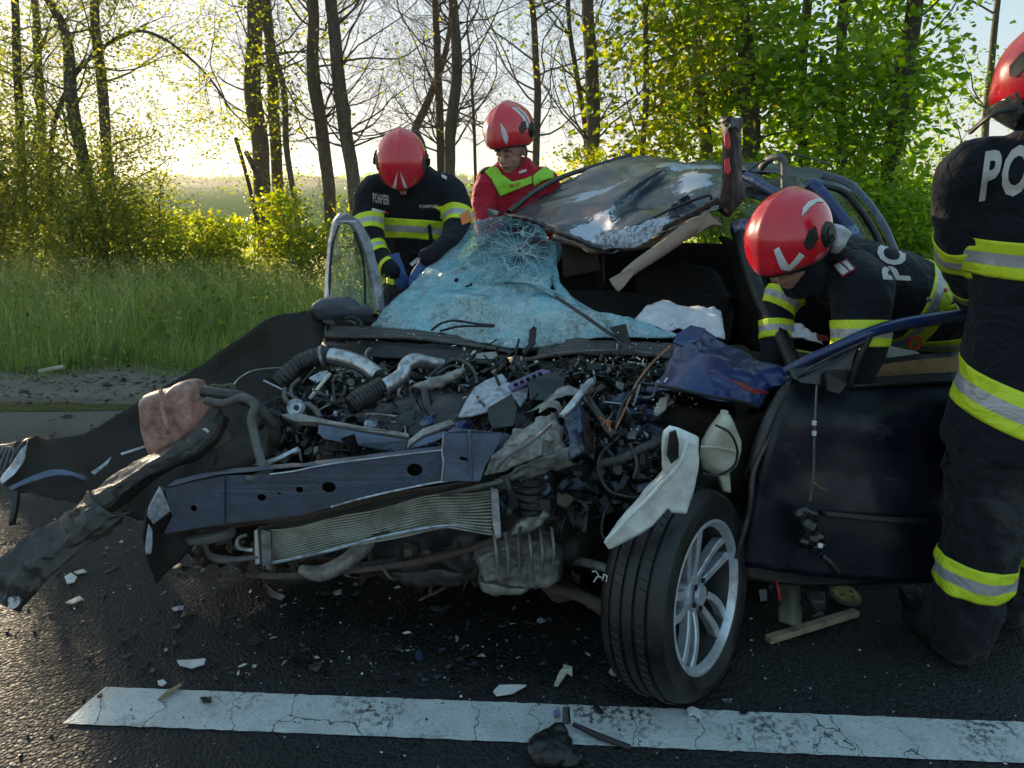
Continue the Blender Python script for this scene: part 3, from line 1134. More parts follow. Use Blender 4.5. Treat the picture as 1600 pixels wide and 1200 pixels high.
def tree(label, path, Y, wpx, seed, n_limb=14, limb_len=(0.9, 2.2), leaf=0, leaf_size=0.06, leaf_mat='leafy', z_limb=(0.8, 6.5),
         height=6.8, up=0.3, kink=0.5, boxes=(), box_n=0, name='tree', bark='bark', group='roadside trees', maxlvl=2, limb_r=0.3,
         spread=0.10, per=5, child=(3, 5), side=0, leafzmin=0.2, limb_dirs=()):
    rng = random.Random(seed)
    pts = PP([(a, b, Y + (c if len(q) > 2 else 0)) for q in path for a, b, c in [(q + (0,))[:3]]])
    pts.sort(key=lambda p: p.z)
    lo = pts[0]
    g = ground_z(lo.x, lo.y)
    d0 = (pts[0] - pts[1]).normalized() if len(pts) > 1 else Vector((0, 0, -1))
    if lo.z > g:
        pts.insert(0, Vector((lo.x + d0.x * (lo.z - g) * .6, lo.y, g - 0.1)))
    hi = pts[-1]
    d1 = (pts[-1] - pts[-2]).normalized()
    if hi.z < height:
        for k in range(1, 4):
            pts.append(hi + Vector((d1.x * 0.5 + rng.gauss(0, .06), rng.gauss(0, .1), 1)) * ((height - hi.z) * k / 3))
    w = cat(pts, 6)
    r0 = wpx / FOC * Y / 2
    zmax = w[-1].z
    rs = [max(0.01, r0 * (1.22 - 0.22 * min(1, max(0, p.z) / 1.0)) * (1 if p.z < 2.5 else max(0.25, 1 - (p.z - 2.5) / (zmax - 2.5) * .8))) for p in w]
    # lumpy, not perfectly round
    w = [p + Vector((noise.noise(p * 1.7 + Vector((seed, 0, 0))), 0, 0)) * r0 * 0.5 for p in w]
    root = thing(name, label, 'tree', (w[0].x, w[0].y, g), group)
    tb = MB()
    tb.tube(w, rs, n=9)
    autosmooth(tb.build('trunk', M[bark], root), 60)
    lb = MB()
    tips = []
    for d in limb_dirs:
        grow(lb, d[0], d[1], d[2], d[3], 0, rng, tips, up, kink, maxlvl, 5, child)
    for k in range(n_limb):
        z = rng.uniform(*z_limb)
        i = min(range(len(w)), key=lambda q: abs(w[q].z - z))
        an = rng.uniform(0, 2 * math.pi)
        dx = math.cos(an) + side
        d = Vector((dx, math.sin(an) * 0.8, rng.uniform(0.0, 1.0)))
        grow(lb, w[i], d, rng.uniform(*limb_len), rs[i] * limb_r + 0.004, 0, rng, tips, up, kink, maxlvl, 5, child)
    if lb.v:
        autosmooth(lb.build('branches', M[bark], root), 60)
    nleaf = 0
    tips = [t_ for t_ in tips if t_.z > leafzmin]
    parts_ = []
    if leaf and tips:
        rng.shuffle(tips)
        k = max(1, int(leaf / per))
        an = [tips[i % len(tips)] for i in range(min(k, len(tips) * 3))]
        parts_.append(leaves(an, per, spread, leaf_size, seed=seed))
    if box_n and boxes:
        r2 = np.random.default_rng(seed + 5)
        an = []
        for (x0, y0, x1, y1, dy) in boxes:
            m = int(box_n / len(boxes) / per)
            # clumps: denser knots inside the volume so that gaps stay between them
            cl = []
            for _ in range(max(6, m // 22)):
                cx, cy, yy = r2.uniform(x0, x1), r2.uniform(y0, y1), Y + r2.uniform(-dy, dy)
                cl.append(P(cx, cy, yy))
            for _ in range(m):
                c = cl[r2.integers(len(cl))]
                q = c + Vector(r2.normal(0, 1, 3)) * 0.20
                if q.z > 0.05:
                    an.append(q)
        if an:
            parts_.append(leaves(an, per, 0.09, leaf_size, seed=seed + 9))
    if parts_:
        off = 0
        VV, FF, TT = [], [], []
        for v, f, tn in parts_:
            VV.append(v)
            FF.append(f + off)
            TT.append(tn)
            off += len(v)
        fast_mesh('crown', np.concatenate(VV), np.concatenate(FF), M[leaf_mat], root, False, np.concatenate(TT))
    return root


# left: sparse, back-lit young trees
tree('thin twisted tree at the far left edge with dusty green leaves', [(22, 0), (30, 180), (38, 330)], 9.0, 12, 11, 22, (0.8, 1.8), 3400, 0.045, 'leafo', (0.4, 5), boxes=[(-60, 120, 110, 420, .6)], box_n=4200, bark='bark2')
tree('slim tree just right of the far left one with a straight grey trunk', [(55, 0), (60, 110), (72, 330)], 9.6, 12, 12, 20, (0.8, 1.8), 3600, 0.045, 'leafo', (0.4, 5), boxes=[(20, 60, 170, 400, .7)], box_n=4000)
tree('short dark forked trunk wrapped in leaves on the left', [(112, 160), (128, 250), (150, 350)], 8.8, 18, 13, 16, (0.6, 1.5), 3000, 0.045, 'leafo', (0.5, 3.5), height=4.5, boxes=[(40, 180, 230, 440, .6)], box_n=5200, bark='bark2')
arch0 = P(160, 105, 9.2)
tree('slender upright tree whose long arching branch reaches right over the gap', [(150, 0), (158, 110), (166, 230), (180, 340), (186, 400)], 9.2, 15, 14, 18, (0.7, 1.7), 3200, 0.045, 'leafo', (0.5, 5.5), boxes=[(130, 200, 270, 300, .5)], box_n=900, limb_dirs=())
tree('unseen bushy tree added just outside the left edge of the view for its shade', [(-60, 40), (-70, 200), (-66, 330)], 9.0, 16, 15, 18, (0.4, 0.9), 4200, 0.055, 'leafo', (0.4, 5), boxes=[(-110, 60, 0, 420, .7)], box_n=6500, bark='bark2')  # not in view; added with a dense crown to shade the road
tree('unseen tall bushy tree added further out beyond the left edge to shape the sunlight', [(-410, 40), (-420, 200), (-416, 330)], 9.0, 18, 16, 18, (0.3, 0.7), 4200, 0.055, 'leafo', (0.4, 5), boxes=[(-640, 0, -370, 420, .7)], box_n=9000, bark='bark2')  # added out of view, leaving a gap for a sunlit strip on the road
# middle: tall bare locusts
tree('thickest bare trunk with grey bark and yellow sprouts left of the two helmets', [(400, -10), (397, 110), (404, 230), (416, 345)], 10.0, 25, 21, 30, (0.8, 2.2), 700, 0.06, 'leafy', (1.6, 6), boxes=[(385, 60, 430, 330, .15)], box_n=500)
tree('straight trunk touching the thickest bare trunk on its right', [(417, -10), (426, 140), (434, 330)], 10.3, 17, 22, 20, (0.7, 2.0), 700, 0.06, 'leafy', (1.5, 6), boxes=[(415, 80, 460, 340, .2)], box_n=500)
tree('thin wavy stem hung with yellow leaves right of the thickest trunk', [(402, -10), (440, 130), (448, 230), (464, 340)], 9.7, 9, 23, 12, (0.5, 1.3), 900, 0.06, 'leafy', (0.8, 5), boxes=[(420, 40, 480, 340, .2)], box_n=400)
tree('tall bare tree with a dark trunk left of the bowed firefighter', [(486, -10), (490, 90), (500, 190), (514, 320)], 9.6, 19, 24, 38, (0.8, 2.3), 500, 0.055, 'leafy', (1.8, 6), maxlvl=3)
tree('leaning bare tree with a dark trunk right behind the open car window', [(514, -10), (527, 90), (538, 190), (556, 330)], 9.4, 20, 25, 40, (0.8, 2.3), 300, 0.055, 'leafy', (1.8, 6), maxlvl=3)
tree('slim bare tree rising between the two helmets, nearer the left one', [(680, -10), (684, 120), (692, 290)], 10.2, 12, 26, 34, (0.7, 2.2), 150, 0.05, 'leafy', (1.8, 6), maxlvl=3)
tree('bare tree with a wavy trunk rising between the two helmets, nearer the right one', [(708, -10), (714, 90), (706, 190), (700, 300)], 9.9, 17, 27, 36, (0.8, 2.3), 150, 0.05, 'leafy', (1.8, 6), maxlvl=3)
tree('leaning broken limb of a dead tree above the bowed firefighter', [(694, 90), (668, 160), (642, 215), (610, 330)], 10.8, 12, 28, 8, (0.6, 1.8), 0, 0.05, 'leafy', (1.8, 4), height=4.2, maxlvl=2)
tree('narrow bare trunk just right of the upright firefighter helmet', [(830, -10), (838, 120), (836, 270)], 10.0, 11, 29, 34, (0.7, 2.2), 300, 0.05, 'leafy', (1.8, 6), maxlvl=3)
tree('thin pole-like sapling between the helmets', [(734, 90), (740, 180), (744, 290)], 11.5, 5, 30, 8, (0.5, 1.4), 0, 0.05, 'leafy', (1.8, 4), height=4.6, maxlvl=2)
tree('stout bare trunk at the left edge of the dense green crowns', [(916, -10), (925, 110), (922, 290)], 9.6, 21, 31, 32, (0.7, 2.1), 900, 0.06, 'leafy', (1.6, 6), boxes=[(930, 60, 1000, 300, .4)], box_n=700, maxlvl=3)
tree('crooked thin trunk leaning beside the stout bare one', [(888, 20), (900, 110), (914, 200), (916, 290)], 9.9, 8, 32, 14, (0.6, 1.8), 300, 0.06, 'leafy', (1.6, 5), maxlvl=3)
# dead posts and snags in the gap
for lab, path, w_, hh in (('dead leaning snag with a snapped top in the gap on the left', [(368, 215), (384, 270), (397, 325)], 6, 0), ('short broken stump leaning against the thickest trunk', [(384, 237), (396, 262), (408, 300)], 8, 0)):
    pts = PP([(a, b, 9.6) for a, b in path])
    pts.append(Vector((pts[-1].x + .15, 9.6, -0.1)))
    m = MB()
    m.tube(cat(pts, 5), w_ / FOC * 9.6 / 2, n=7)
    tag(autosmooth(m.build('dead_snag', M['bark2'])), lab, 'dead tree')
# right: dense green crowns
GL = dict(leaf_mat='leafg', spread=0.12, per=6, limb_len=(0.8, 1.9), maxlvl=2)
tree('slim dark stem in front of the yellow-green crowns right of the bare trees', [(1009, 10), (1010, 120), (1003, 260)], 8.6, 9, 41, 12, leaf=1875, leaf_size=.101, boxes=[(945, -20, 1100, 230, .5)], box_n=1329, **{**GL, 'leaf_mat': 'leafy'})
tree('pale curved trunk below the bright crowns above the car roof', [(1094, 60), (1097, 150), (1104, 260)], 9.2, 20, 42, 12, leaf=1875, leaf_size=.108, boxes=[(1030, -60, 1160, 180, .6)], box_n=1329, **{**GL, 'leaf_mat': 'leafy'})
tree('thick leaf-covered trunk just right of the torn upright pillar', [(1160, 0), (1166, 120), (1170, 280)], 8.8, 26, 43, 16, leaf=2625, leaf_size=.114, boxes=[(1090, -120, 1250, 260, .6)], box_n=1917, bark='bark2', **GL)
tree('thin double stem hidden in the dark green crowns', [(1126, 0), (1131, 120), (1134, 270)], 9.8, 8, 44, 10, leaf=1875, leaf_size=.108, boxes=[(1040, -120, 1240, 130, .5)], box_n=1150, bark='bark2', **GL)
tree('dark green tree behind the crouching firefighter helmet', [(1262, -10), (1250, 120), (1256, 290)], 9.2, 16, 45, 16, leaf=2625, leaf_size=.114, boxes=[(1180, -120, 1330, 260, .7)], box_n=2046, bark='bark2', **GL)
tree('broad dark green tree filling the space above the rear window', [(1320, 0), (1312, 150), (1316, 330)], 8.9, 16, 46, 16, leaf=2625, leaf_size=.114, boxes=[(1260, 20, 1420, 420, .7)], box_n=2301, bark='bark2', **GL)
tree('thick leaning trunk rising to the right beside the standing firefighter', [(1432, -10), (1412, 110), (1396, 220), (1388, 340)], 8.5, 26, 47, 14, leaf=2400, leaf_size=.108, boxes=[(1340, -40, 1460, 430, .6)], box_n=2173, bark='bark2', **GL)
tree('feathery pale acacia at the far right behind the standing firefighter', [(1560, -10), (1540, 200), (1535, 330)], 9.8, 10, 48, 20, leaf=3150, leaf_size=.056, boxes=[(1450, 120, 1530, 330, .6)], box_n=1600, leaf_mat='leafg', limb_len=(.9, 2.0), spread=.13, per=6)

# long arching branch over the gap: part of a leaning tree on the left
arch = thing('tree', 'low leaning tree on the left sending one long bare arch to the right', 'tree', (P(60, 330, 9.0).x, 9.0, 0), 'roadside trees')
mb = MB()
A1 = cat([Vector((P(60, 330, 9.0).x, 9.0, -.2))] + PP([(80, 240, 9.0), (110, 130, 9.0), (160, 75, 9.0), (205, 50, 9.0), (245, 55, 9.0), (290, 85, 9.0), (330, 125, 9.0), (360, 170, 9.0)]), 6)
mb.tube(A1, [0.030 - 0.022 * i / len(A1) for i in range(len(A1))], n=6)
autosmooth(mb.build('trunk', M['bark2'], arch), 60)
mb = MB()
tips = []
rg = random.Random(5)
for k in range(26):
    i = rg.randint(len(A1) // 3, len(A1) - 2)
    grow(mb, A1[i], Vector((rg.uniform(-.4, 1), rg.gauss(0, .5), rg.uniform(-1, .8))), rg.uniform(.3, .9), .009, 1, rg, tips, -.1, .6, 2, 4, (2, 3))
mb.build('branches', M['bark2'], arch)
v, f, tn = leaves([rg.choice(tips) for _ in range(420)], 6, .07, .045, seed=77)
fast_mesh('crown', v, f, M['leafy'], arch, False, tn)


# undergrowth: bushes one can tell apart
def shrub(label, x0, y0, x1, y1, Y, n, seed, mat_='leafy', size=.06, name='shrub'):
    rg = random.Random(seed)
    c = P((x0 + x1) / 2, y1, Y)
    g = ground_z(c.x, Y)
    root = thing(name, label, 'shrub', (c.x, Y, g), 'bushes along the field edge')
    mb = MB()
    tips = []
    for k in range(12):
        q = P(rg.uniform(x0, x1), rg.uniform(y0, y0 + (y1 - y0) * .5), Y + rg.uniform(-.4, .4))
        b = Vector((c.x + rg.uniform(-.2, .2) * 2, Y + rg.uniform(-.2, .2), g - .05))
        mid = b.lerp(q, .5) + Vector((rg.gauss(0, .1), rg.gauss(0, .1), .12))
        pts = cat([b, mid, q], 5)
        mb.tube(pts, [.012 * (1 - .7 * i / len(pts)) for i in range(len(pts))], n=4, cap=False)
        tips += pts[4:]
    mb.build('stems', M['bark2'], root)
    an = []
    for k in range(n // 6):
        if rg.random() < .5:
            an.append(rg.choice(tips) + Vector((rg.gauss(0, .1), rg.gauss(0, .1), rg.gauss(0, .08))))
        else:
            an.append(P(rg.triangular(x0, x1), rg.uniform(y0, y1), Y + rg.uniform(-.5, .5)))
    an = [a for a in an if a.z > g]
    v, f, tn = leaves(an, 6, .06, size, seed=seed)
    fast_mesh('foliage', v, f, M[mat_], root, False, tn)
    return root


shrub('unseen thick bush added outside the left edge of the view to shade the road', -140, 250, -30, 470, 8.4, 7500, 60, mat_='leafo', size=.06)  # out-of-view bush added to hold low sun off the asphalt
shrub('dusky bush at the far left edge above the tall grass', -60, 205, 90, 470, 8.6, 9500, 61, mat_='leafo', size=.05)
shrub('dark tangled bush at the foot of the left trees', 60, 250, 190, 480, 8.4, 8000, 62, mat_='leafo', size=.05)
shrub('dense bush right of the dark tangled one on the left', 150, 285, 262, 480, 8.7, 5200, 63, mat_='leafo', size=.05)
shrub('low yellow-green bush in front of the open field', 220, 335, 330, 470, 8.8, 3600, 64, size=.065)
shrub('bright yellow bush in the middle of the field gap', 300, 340, 400, 470, 8.7, 3200, 65, size=.07)
shrub('sunlit yellow bush at the foot of the thickest bare trunk', 390, 300, 480, 440, 9.0, 2600, 66, size=.07)
shrub('sunlit leafy bush left of the open car window', 440, 360, 530, 430, 8.6, 1800, 67, size=.07)
shrub('low green bush behind the bowed firefighter', 520, 300, 640, 430, 9.3, 2200, 68, size=.06)
shrub('small yellow-green bush between the two helmets', 690, 280, 800, 400, 9.6, 1800, 69, size=.06)
shrub('light green bush behind the car roof beside the vest', 850, 235, 960, 330, 9.0, 1300, 70, size=.07)
shrub('light green bush behind the middle of the car roof', 940, 225, 1080, 330, 8.9, 2000, 71, size=.075)
shrub('tall green bush behind the torn upright pillar', 1060, 245, 1220, 400, 8.4, 3600, 72, 'leafg', .08)
shrub('tall green bush behind the rear side window', 1230, 270, 1400, 470, 8.2, 7000, 73, 'leafg', .08)
shrub('dark green bush right of the rear pillar', 1350, 290, 1500, 500, 7.8, 7000, 74, 'leafg', .075)
shrub('pale bush at the far right behind the standing firefighter', 1480, 250, 1640, 480, 8.4, 4500, 75, 'leafg', .06)

# tall meadow grass: nobody could count it
rng = np.random.default_rng(3)


def grass(name, n, xr_, yr_, h, wdt, seed, lean=0.35, curve=0.5, tone=0.45):
    rng = np.random.default_rng(seed)
    x = rng.uniform(*xr_, n)
    e = rng.uniform(0, 1, n) ** 1.35
    y = np.array([road_far(a) for a in x]) + yr_[0] + (yr_[1] - yr_[0]) * e
    # ragged near edge
    y += 0.35 * np.array([noise.noise(Vector((a * 1.1, 3, 0))) for a in x]) * (1 - e)
    z = np.array([ground_z(a, b) for a, b in zip(x, y)])
    patch = np.array([noise.noise(Vector((a * .9, b * .9, 1.5))) for a, b in zip(x, y)])
    hh = h * (0.30 + 0.70 * np.minimum(1, e * 3.0)) * rng.uniform(.4, 1.3, n) * (1 + .7 * patch)
    an = rng.uniform(0, 2 * np.pi, n)
    dx, dy = np.cos(an), np.sin(an)
    ln = hh * rng.uniform(0.05, lean * 1.7, n)
    px, py = -dy, dx
    w = wdt * rng.uniform(.6, 1.3, n)
    b = np.stack([x, y, z - .02], 1)
    side = np.stack([px, py, np.zeros(n)], 1) * w[:, None]
    V = []
    for t, ws in ((0, 1), (.4, .8), (.75, .5)):
        c = b + np.stack([dx * ln * t ** 2 + 0.06 * hh * t, dy * ln * t ** 2, hh * t * (1 - curve * .25 * t)], 1)
        V += [c - side * ws, c + side * ws]
    tip = b + np.stack([dx * ln * 1.3 + .08 * hh, dy * ln * 1.3, hh * (1 - curve * .25)], 1)
    V += [tip, tip]
    V = np.stack(V, axis=1)
    F = np.concatenate([np.stack([np.arange(n) * 8 + a for a in q], 1) for q in ((0, 1, 3, 2), (2, 3, 5, 4), (4, 5, 7, 6))])
    tn = np.clip(tone + .5 * patch + rng.normal(0, .16, n), 0, 1)
    o = fast_mesh(name, V.reshape(-1, 3), F, M['grass'], None, False, np.repeat(tn, 8))
    return kind(o, 'stuff')


grass('meadow_grass', 60000, (-9.5, 1.5), (1.0, 4.8), 0.88, 0.0042, 31)
grass('grass_tufts', 16000, (-8.5, 5.5), (0.75, 2.2), 0.22, 0.0038, 32, lean=.9, curve=.9)
grass('far_grass', 26000, (0.5, 11), (1.4, 5.5), 0.75, 0.005, 33)
grass('field_grass', 30000, (-12, 6), (4.0, 12), 0.55, 0.008, 34, tone=.6)


# broad-leaved weeds mixed into the verge
rw = np.random.default_rng(19)
an, an2 = [], []
for k in range(520):
    x = rw.uniform(-8.5, 1)
    y = road_far(x) + rw.uniform(1.0, 4.2)
    z = ground_z(x, y)
    hh = rw.uniform(.12, .75)
    for q in range(9):
        (an if k % 3 else an2).append((x + rw.normal(0, .05), y + rw.normal(0, .05), z + hh * (q + 1) / 9))
v, f, tn = leaves(an, 3, .035, .055, seed=14)
kind(fast_mesh('verge_weeds', v, f, M['leafo'], None, False, tn), 'stuff')
v, f, tn = leaves(an2, 4, .03, .035, lambda b: np.full(len(b), .85), seed=15)
kind(fast_mesh('pale_weeds', v, f, M['grass'], None, False, tn), 'stuff')

# seed heads standing above the grass
rngs = np.random.default_rng(9)
an = []
for k in range(1300):
    x = rngs.uniform(-8, -1)
    y = road_far(x) + rngs.uniform(1.3, 3.6)
    zz = ground_z(x, y) + rngs.uniform(.5, .9)
    for q in range(7):
        an.append((x + .01 * q, y, zz - q * .018))
v, f, tn = leaves(an, 2, .010, .02, lambda b: np.full(len(b), .9), seed=4)
kind(fast_mesh('grass_seed_heads', v, f, M['grass'], None, False, tn), 'stuff')

# loose gravel and crumbs of plastic along the verge and on the asphalt
def crumbs(name, n, region, size, mat_, seed, zoff=0.0):
    rg = random.Random(seed)
    mb = MB()
    for _ in range(n):
        x, y = region(rg)
        s = size * rg.uniform(.35, 1.4)
        z = (ground_z(x, y) if y > road_far(x) else 0.0) + zoff
        c = Vector((x, y, z + s * .2))
        M3 = Matrix.Rotation(rg.uniform(0, 6.28), 3, 'Z') @ Matrix.Rotation(rg.gauss(0, .5), 3, 'X')
        pts = [c + M3 @ Vector((s * rg.uniform(.4, 1) * a, s * rg.uniform(.3, .9) * b, s * rg.uniform(.15, .5) * d)) for a, b, d in ((1, 0, 0), (0, 1, 0), (-1, 0, 0), (0, -1, 0), (0, 0, 1), (0, 0, -1))]
        mb.add(pts, [(0, 1, 4), (1, 2, 4), (2, 3, 4), (3, 0, 4), (1, 0, 5), (2, 1, 5), (3, 2, 5), (0, 3, 5)])
    return kind(mb.build(name, M[mat_]), 'stuff')


def verge(rg):
    x = rg.uniform(-8, 4)
    return x, road_far(x) + rg.uniform(-.15, 1.5)


def nearroad(rg):
    return rg.gauss(-.1, 1.3), rg.uniform(1.3, 3.2)


crumbs('gravel', 5200, verge, .022, 'soil', 1)
crumbs('dark_rubble', 700, verge, .035, 'black', 2)
crumbs('black_plastic_crumbs', 900, nearroad, .009, 'black', 3)
crumbs('pale_plastic_crumbs', 260, nearroad, .006, 'decal', 4)
crumbs('glass_crumbs', 500, lambda rg: (rg.gauss(.5, 1.2), rg.uniform(1.25, 2.6)), .005, 'steel', 5)

# far hedgerow on the skyline
rg = random.Random(8)
an = []
for k in range(2600):
    x = rg.uniform(-330, 260)
    y = 430 + rg.uniform(-6, 6) + 0.1 * x
    hgt = max(0.2, 3.2 + 3.0 * noise.noise(Vector((x / 22, 0, 0))))
    an.append((x, y, ground_z(x, y) + rg.uniform(0, hgt)))
v, f, tn = leaves(an, 3, 1.0, 3.2, seed=12, elong=1.2)
kind(fast_mesh('far_hedgerow', v, f, M['leafg'], None, False, tn), 'stuff')

# ------------------------------------------------------------------ the wrecked car
car = thing('wrecked_car', 'wrecked dark blue car with its crushed front and torn-open engine bay facing the viewer', 'car', (0.3, 3.2, 0))


def bayY(px, py):
    """how far the torn engine bay surface lies, from cowl (top) to crossmember (bottom)"""
    cow = 3.2 - (px - 500) / 600 * 0.7
    t = min(1.0, max(0.0, (py - 530) / 210))
    return cow + (2.08 - cow) * t


def B(px, py, d=0.0):
    return (px, py, bayY(px, py) + d)


# windscreen, folded over the cowl
screen = panel('windscreen', M['crazed'], [
    [(742, 343, 3.72), (775, 333, 3.70), (812, 334, 3.62), (846, 350, 3.50), (860, 372, 3.38)],
    [(700, 385, 3.58), (742, 372, 3.50), (790, 374, 3.40), (835, 388, 3.28), (864, 415, 3.16)],
    [(655, 428, 3.42), (706, 424, 3.32), (762, 432, 3.18), (818, 436, 3.04), (862, 455, 2.94)],
    [(640, 445, 3.34), (695, 444, 3.26), (768, 452, 3.14), (836, 452, 3.02), (880, 466, 2.92)],
    [(628, 456, 3.28), (692, 456, 3.14), (772, 466, 2.98), (858, 466, 2.90), (925, 482, 2.80)],
    [(605, 480, 3.24), (690, 486, 3.08), (782, 500, 2.90), (885, 496, 2.78), (1000, 498, 2.70)],
    [(578, 508, 3.18), (690, 518, 2.98), (800, 542, 2.80), (920, 528, 2.70), (1068, 522, 2.60)],
], car, k=12, octv=.5, crumple=0.012, freq=3.4, fine=0.006, seed=2.0, thick=0.004,
    mask=lambda u, v: not (((u - .30) / .016) ** 2 + ((v - .40 - (u - .30)) / .024) ** 2 < 1 or ((u - .38) / .016) ** 2 + ((v - .44 + (u - .38) * 1.2) / .030) ** 2 < 1), ragged=0.006)
# the fracture web: white lines running out from two blows, lying on the glass
def bvh_mesh(o):
    return BVHTree.FromPolygons([v.co.copy() for v in o.data.vertices], [tuple(p.vertices) for p in o.data.polygons])


sb = bvh_mesh(screen)
rgk = random.Random(17)
mk = MB()


def crack(pts2, r):
    run = []
    for x, y in pts2:
        d = (P(x, y, 2.0) - EYE).normalized()
        hit = sb.ray_cast(EYE, d, 6)[0]
        if hit is None or (run and (hit - run[-1]).length > .08):
            if len(run) > 2:
                mk.tube(run, r, n=3, cap=False)
            run = []
        if hit is not None:
            run.append(hit - d * .0035)
    if len(run) > 2:
        mk.tube(run, r, n=3, cap=False)


for (cx, cy, R_, nr) in ((812, 392, 95, 30), (700, 430, 70, 18), (850, 440, 50, 14)):
    angs = [2 * math.pi * (i + rgk.uniform(-.3, .3)) / nr for i in range(nr)]
    for a in angs:
        L = R_ * rgk.uniform(.45, 1.15)
        pts, aa = [], a
        for q in range(14):
            aa += rgk.gauss(0, .035)
            rr = 3 + L * q / 13
            pts.append((cx + rr * math.cos(aa) * 1.15, cy + rr * math.sin(aa) * .8))
        crack(pts, rgk.uniform(.0005, .0012))
    for ring in range(7):
        rr0 = R_ * (.14 + .13 * ring)
        for i in range(nr):
            if rgk.random() < .62:
                a, b = angs[i], angs[(i + 1) % nr] + (2 * math.pi if i == nr - 1 else 0)
                r0_, r1_ = rr0 * rgk.uniform(.88, 1.12), rr0 * rgk.uniform(.88, 1.12)
                crack([(cx + (r0_ + (r1_ - r0_) * q / 4) * math.cos(a + (b - a) * q / 4) * 1.15, cy + (r0_ + (r1_ - r0_) * q / 4) * math.sin(a + (b - a) * q / 4) * .8) for q in range(5)], rgk.uniform(.0004, .0009))
kind(mk.build('fracture_lines', M['decal'], screen), 'stuff')
# ragged inner flap hanging over the hole
panel('glass_flap', M['crazed'], [[(858, 372, 3.36), (872, 378, 3.3), (884, 392, 3.3)], [(862, 420, 3.15), (874, 430, 3.12), (868, 444, 3.12)], [(870, 470, 2.92), (905, 482, 2.84), (950, 492, 2.78)]][:3], car, k=5, crumple=.01, freq=9, ragged=.006)
# roof strip of crazed glass still stuck under the roof edge
panel('glass_strip', M['speckle'], [[(926, 366, 3.00), (985, 352, 2.90), (1046, 334, 2.88)], [(932, 382, 2.96), (985, 370, 2.88), (1042, 350, 2.86)], [(946, 390, 2.95), (992, 386, 2.87), (1026, 368, 2.86)]], car, k=9, crumple=.008, freq=14, fine=.006, ragged=.01)

# roof, buckled into a tent
roof = panel('roof', M['roofp'], [
    [(985, 241, 4.35), (1025, 240, 4.34), (1065, 241, 4.28), (1110, 244, 4.32), (1170, 250, 4.42), (1232, 258, 4.60)],
    [(905, 270, 4.20), (950, 262, 4.12), (1010, 268, 3.72), (1060, 262, 3.95), (1110, 280, 3.50), (1165, 272, 3.90)],
    [(838, 303, 3.95), (890, 300, 3.78), (955, 316, 3.34), (1010, 296, 3.60), (1070, 318, 3.12), (1130, 290, 3.36)],
    [(815, 320, 3.80), (870, 334, 3.48), (935, 350, 3.30), (975, 352, 3.06), (1050, 334, 3.10), (1128, 304, 3.12)],
    [(790, 334, 3.70), (850, 352, 3.46), (915, 374, 3.20), (955, 388, 3.00), (1036, 350, 2.98), (1124, 316, 2.95)],
], car, k=12, octv=.2, crumple=0.032, freq=1.9, fine=0.004, seed=4.2, thick=0.004, sharp=12, ragged=.006)
# folded lip of the roof edge
tube('roof_edge', M['black'], [(790, 337, 3.70), (830, 344, 3.52), (865, 360, 3.38), (905, 375, 3.2), (945, 389, 3.05), (990, 374, 3.0), (1040, 354, 2.97), (1085, 332, 2.95), (1124, 312, 2.94)], 0.011, car, n=6, rib_amp=.005, ribs=3)
tube('wiper_rail', M['blackg'], [(940, 372, 3.02), (1000, 350, 2.98), (1060, 322, 2.93), (1105, 306, 2.9), (1112, 312, 2.9)], 0.006, car, n=6)
panel('headlining', M['lining'], [[(862, 366, 3.40), (900, 372, 3.28), (935, 388, 3.16), (985, 386, 3.06), (1040, 366, 3.02), (1100, 342, 3.0)],
                                 [(868, 376, 3.42), (902, 386, 3.34), (935, 400, 3.24), (985, 393, 3.16), (1045, 382, 3.10), (1118, 352, 3.06)],
                                 [(900, 384, 3.9), (930, 390, 3.9), (960, 392, 3.9), (1000, 388, 3.9), (1060, 372, 3.9), (1130, 350, 3.9)]], car, k=6, crumple=.012, freq=7)
tube('pillar_trim', M['lining'], [(1120, 346, 3.0), (1085, 352, 2.97), (1040, 385, 2.90), (1000, 412, 2.84), (975, 431, 2.8)], [.018, .030, .028, .024, .020], car, n=10)
plate('torn_trim_end', M['lining'], [(985, 418, 2.79), (952, 436, 2.76), (958, 447, 2.75), (966, 456, 2.75), (975, 448, 2.76), (990, 428, 2.79)], car, thick=.012, bevel=.003)
panel('sun_visor', M['lining'], [[(1040, 362, 3.0), (1080, 352, 2.98), (1104, 330, 2.95), (1122, 344, 2.94)], [(1032, 374, 2.97), (1078, 370, 2.95), (1110, 352, 2.93), (1130, 352, 2.93)]], car, k=6, crumple=.006, freq=12, thick=.008)

# torn upright pillar with red lens pieces
panel('torn_pillar', M['maroon'], [
    [(1127, 188, 3.10), (1133, 184, 3.05), (1142, 190, 3.03), (1151, 184, 3.05), (1160, 184, 3.10)],
    [(1128, 235, 3.06), (1134, 236, 3.00), (1143, 233, 2.98), (1152, 236, 3.00), (1159, 236, 3.06)],
    [(1127, 285, 3.02), (1134, 288, 2.95), (1143, 286, 2.93), (1153, 290, 2.96), (1162, 284, 3.02)],
    [(1122, 330, 2.98), (1132, 338, 2.92), (1142, 336, 2.90), (1150, 328, 2.93), (1158, 316, 2.98)]], car, k=7, crumple=.008, freq=10, thick=.012)
panel('torn_pillar_edge', M['dsteel'], [[(1125, 184, 3.04), (1143, 180, 3.0), (1161, 182, 3.06)], [(1126, 196, 3.03), (1143, 198, 2.99), (1158, 194, 3.04)], [(1130, 204, 3.03), (1141, 200, 2.99), (1156, 206, 3.04)]], car, k=6, crumple=.012, freq=22, ragged=.008)
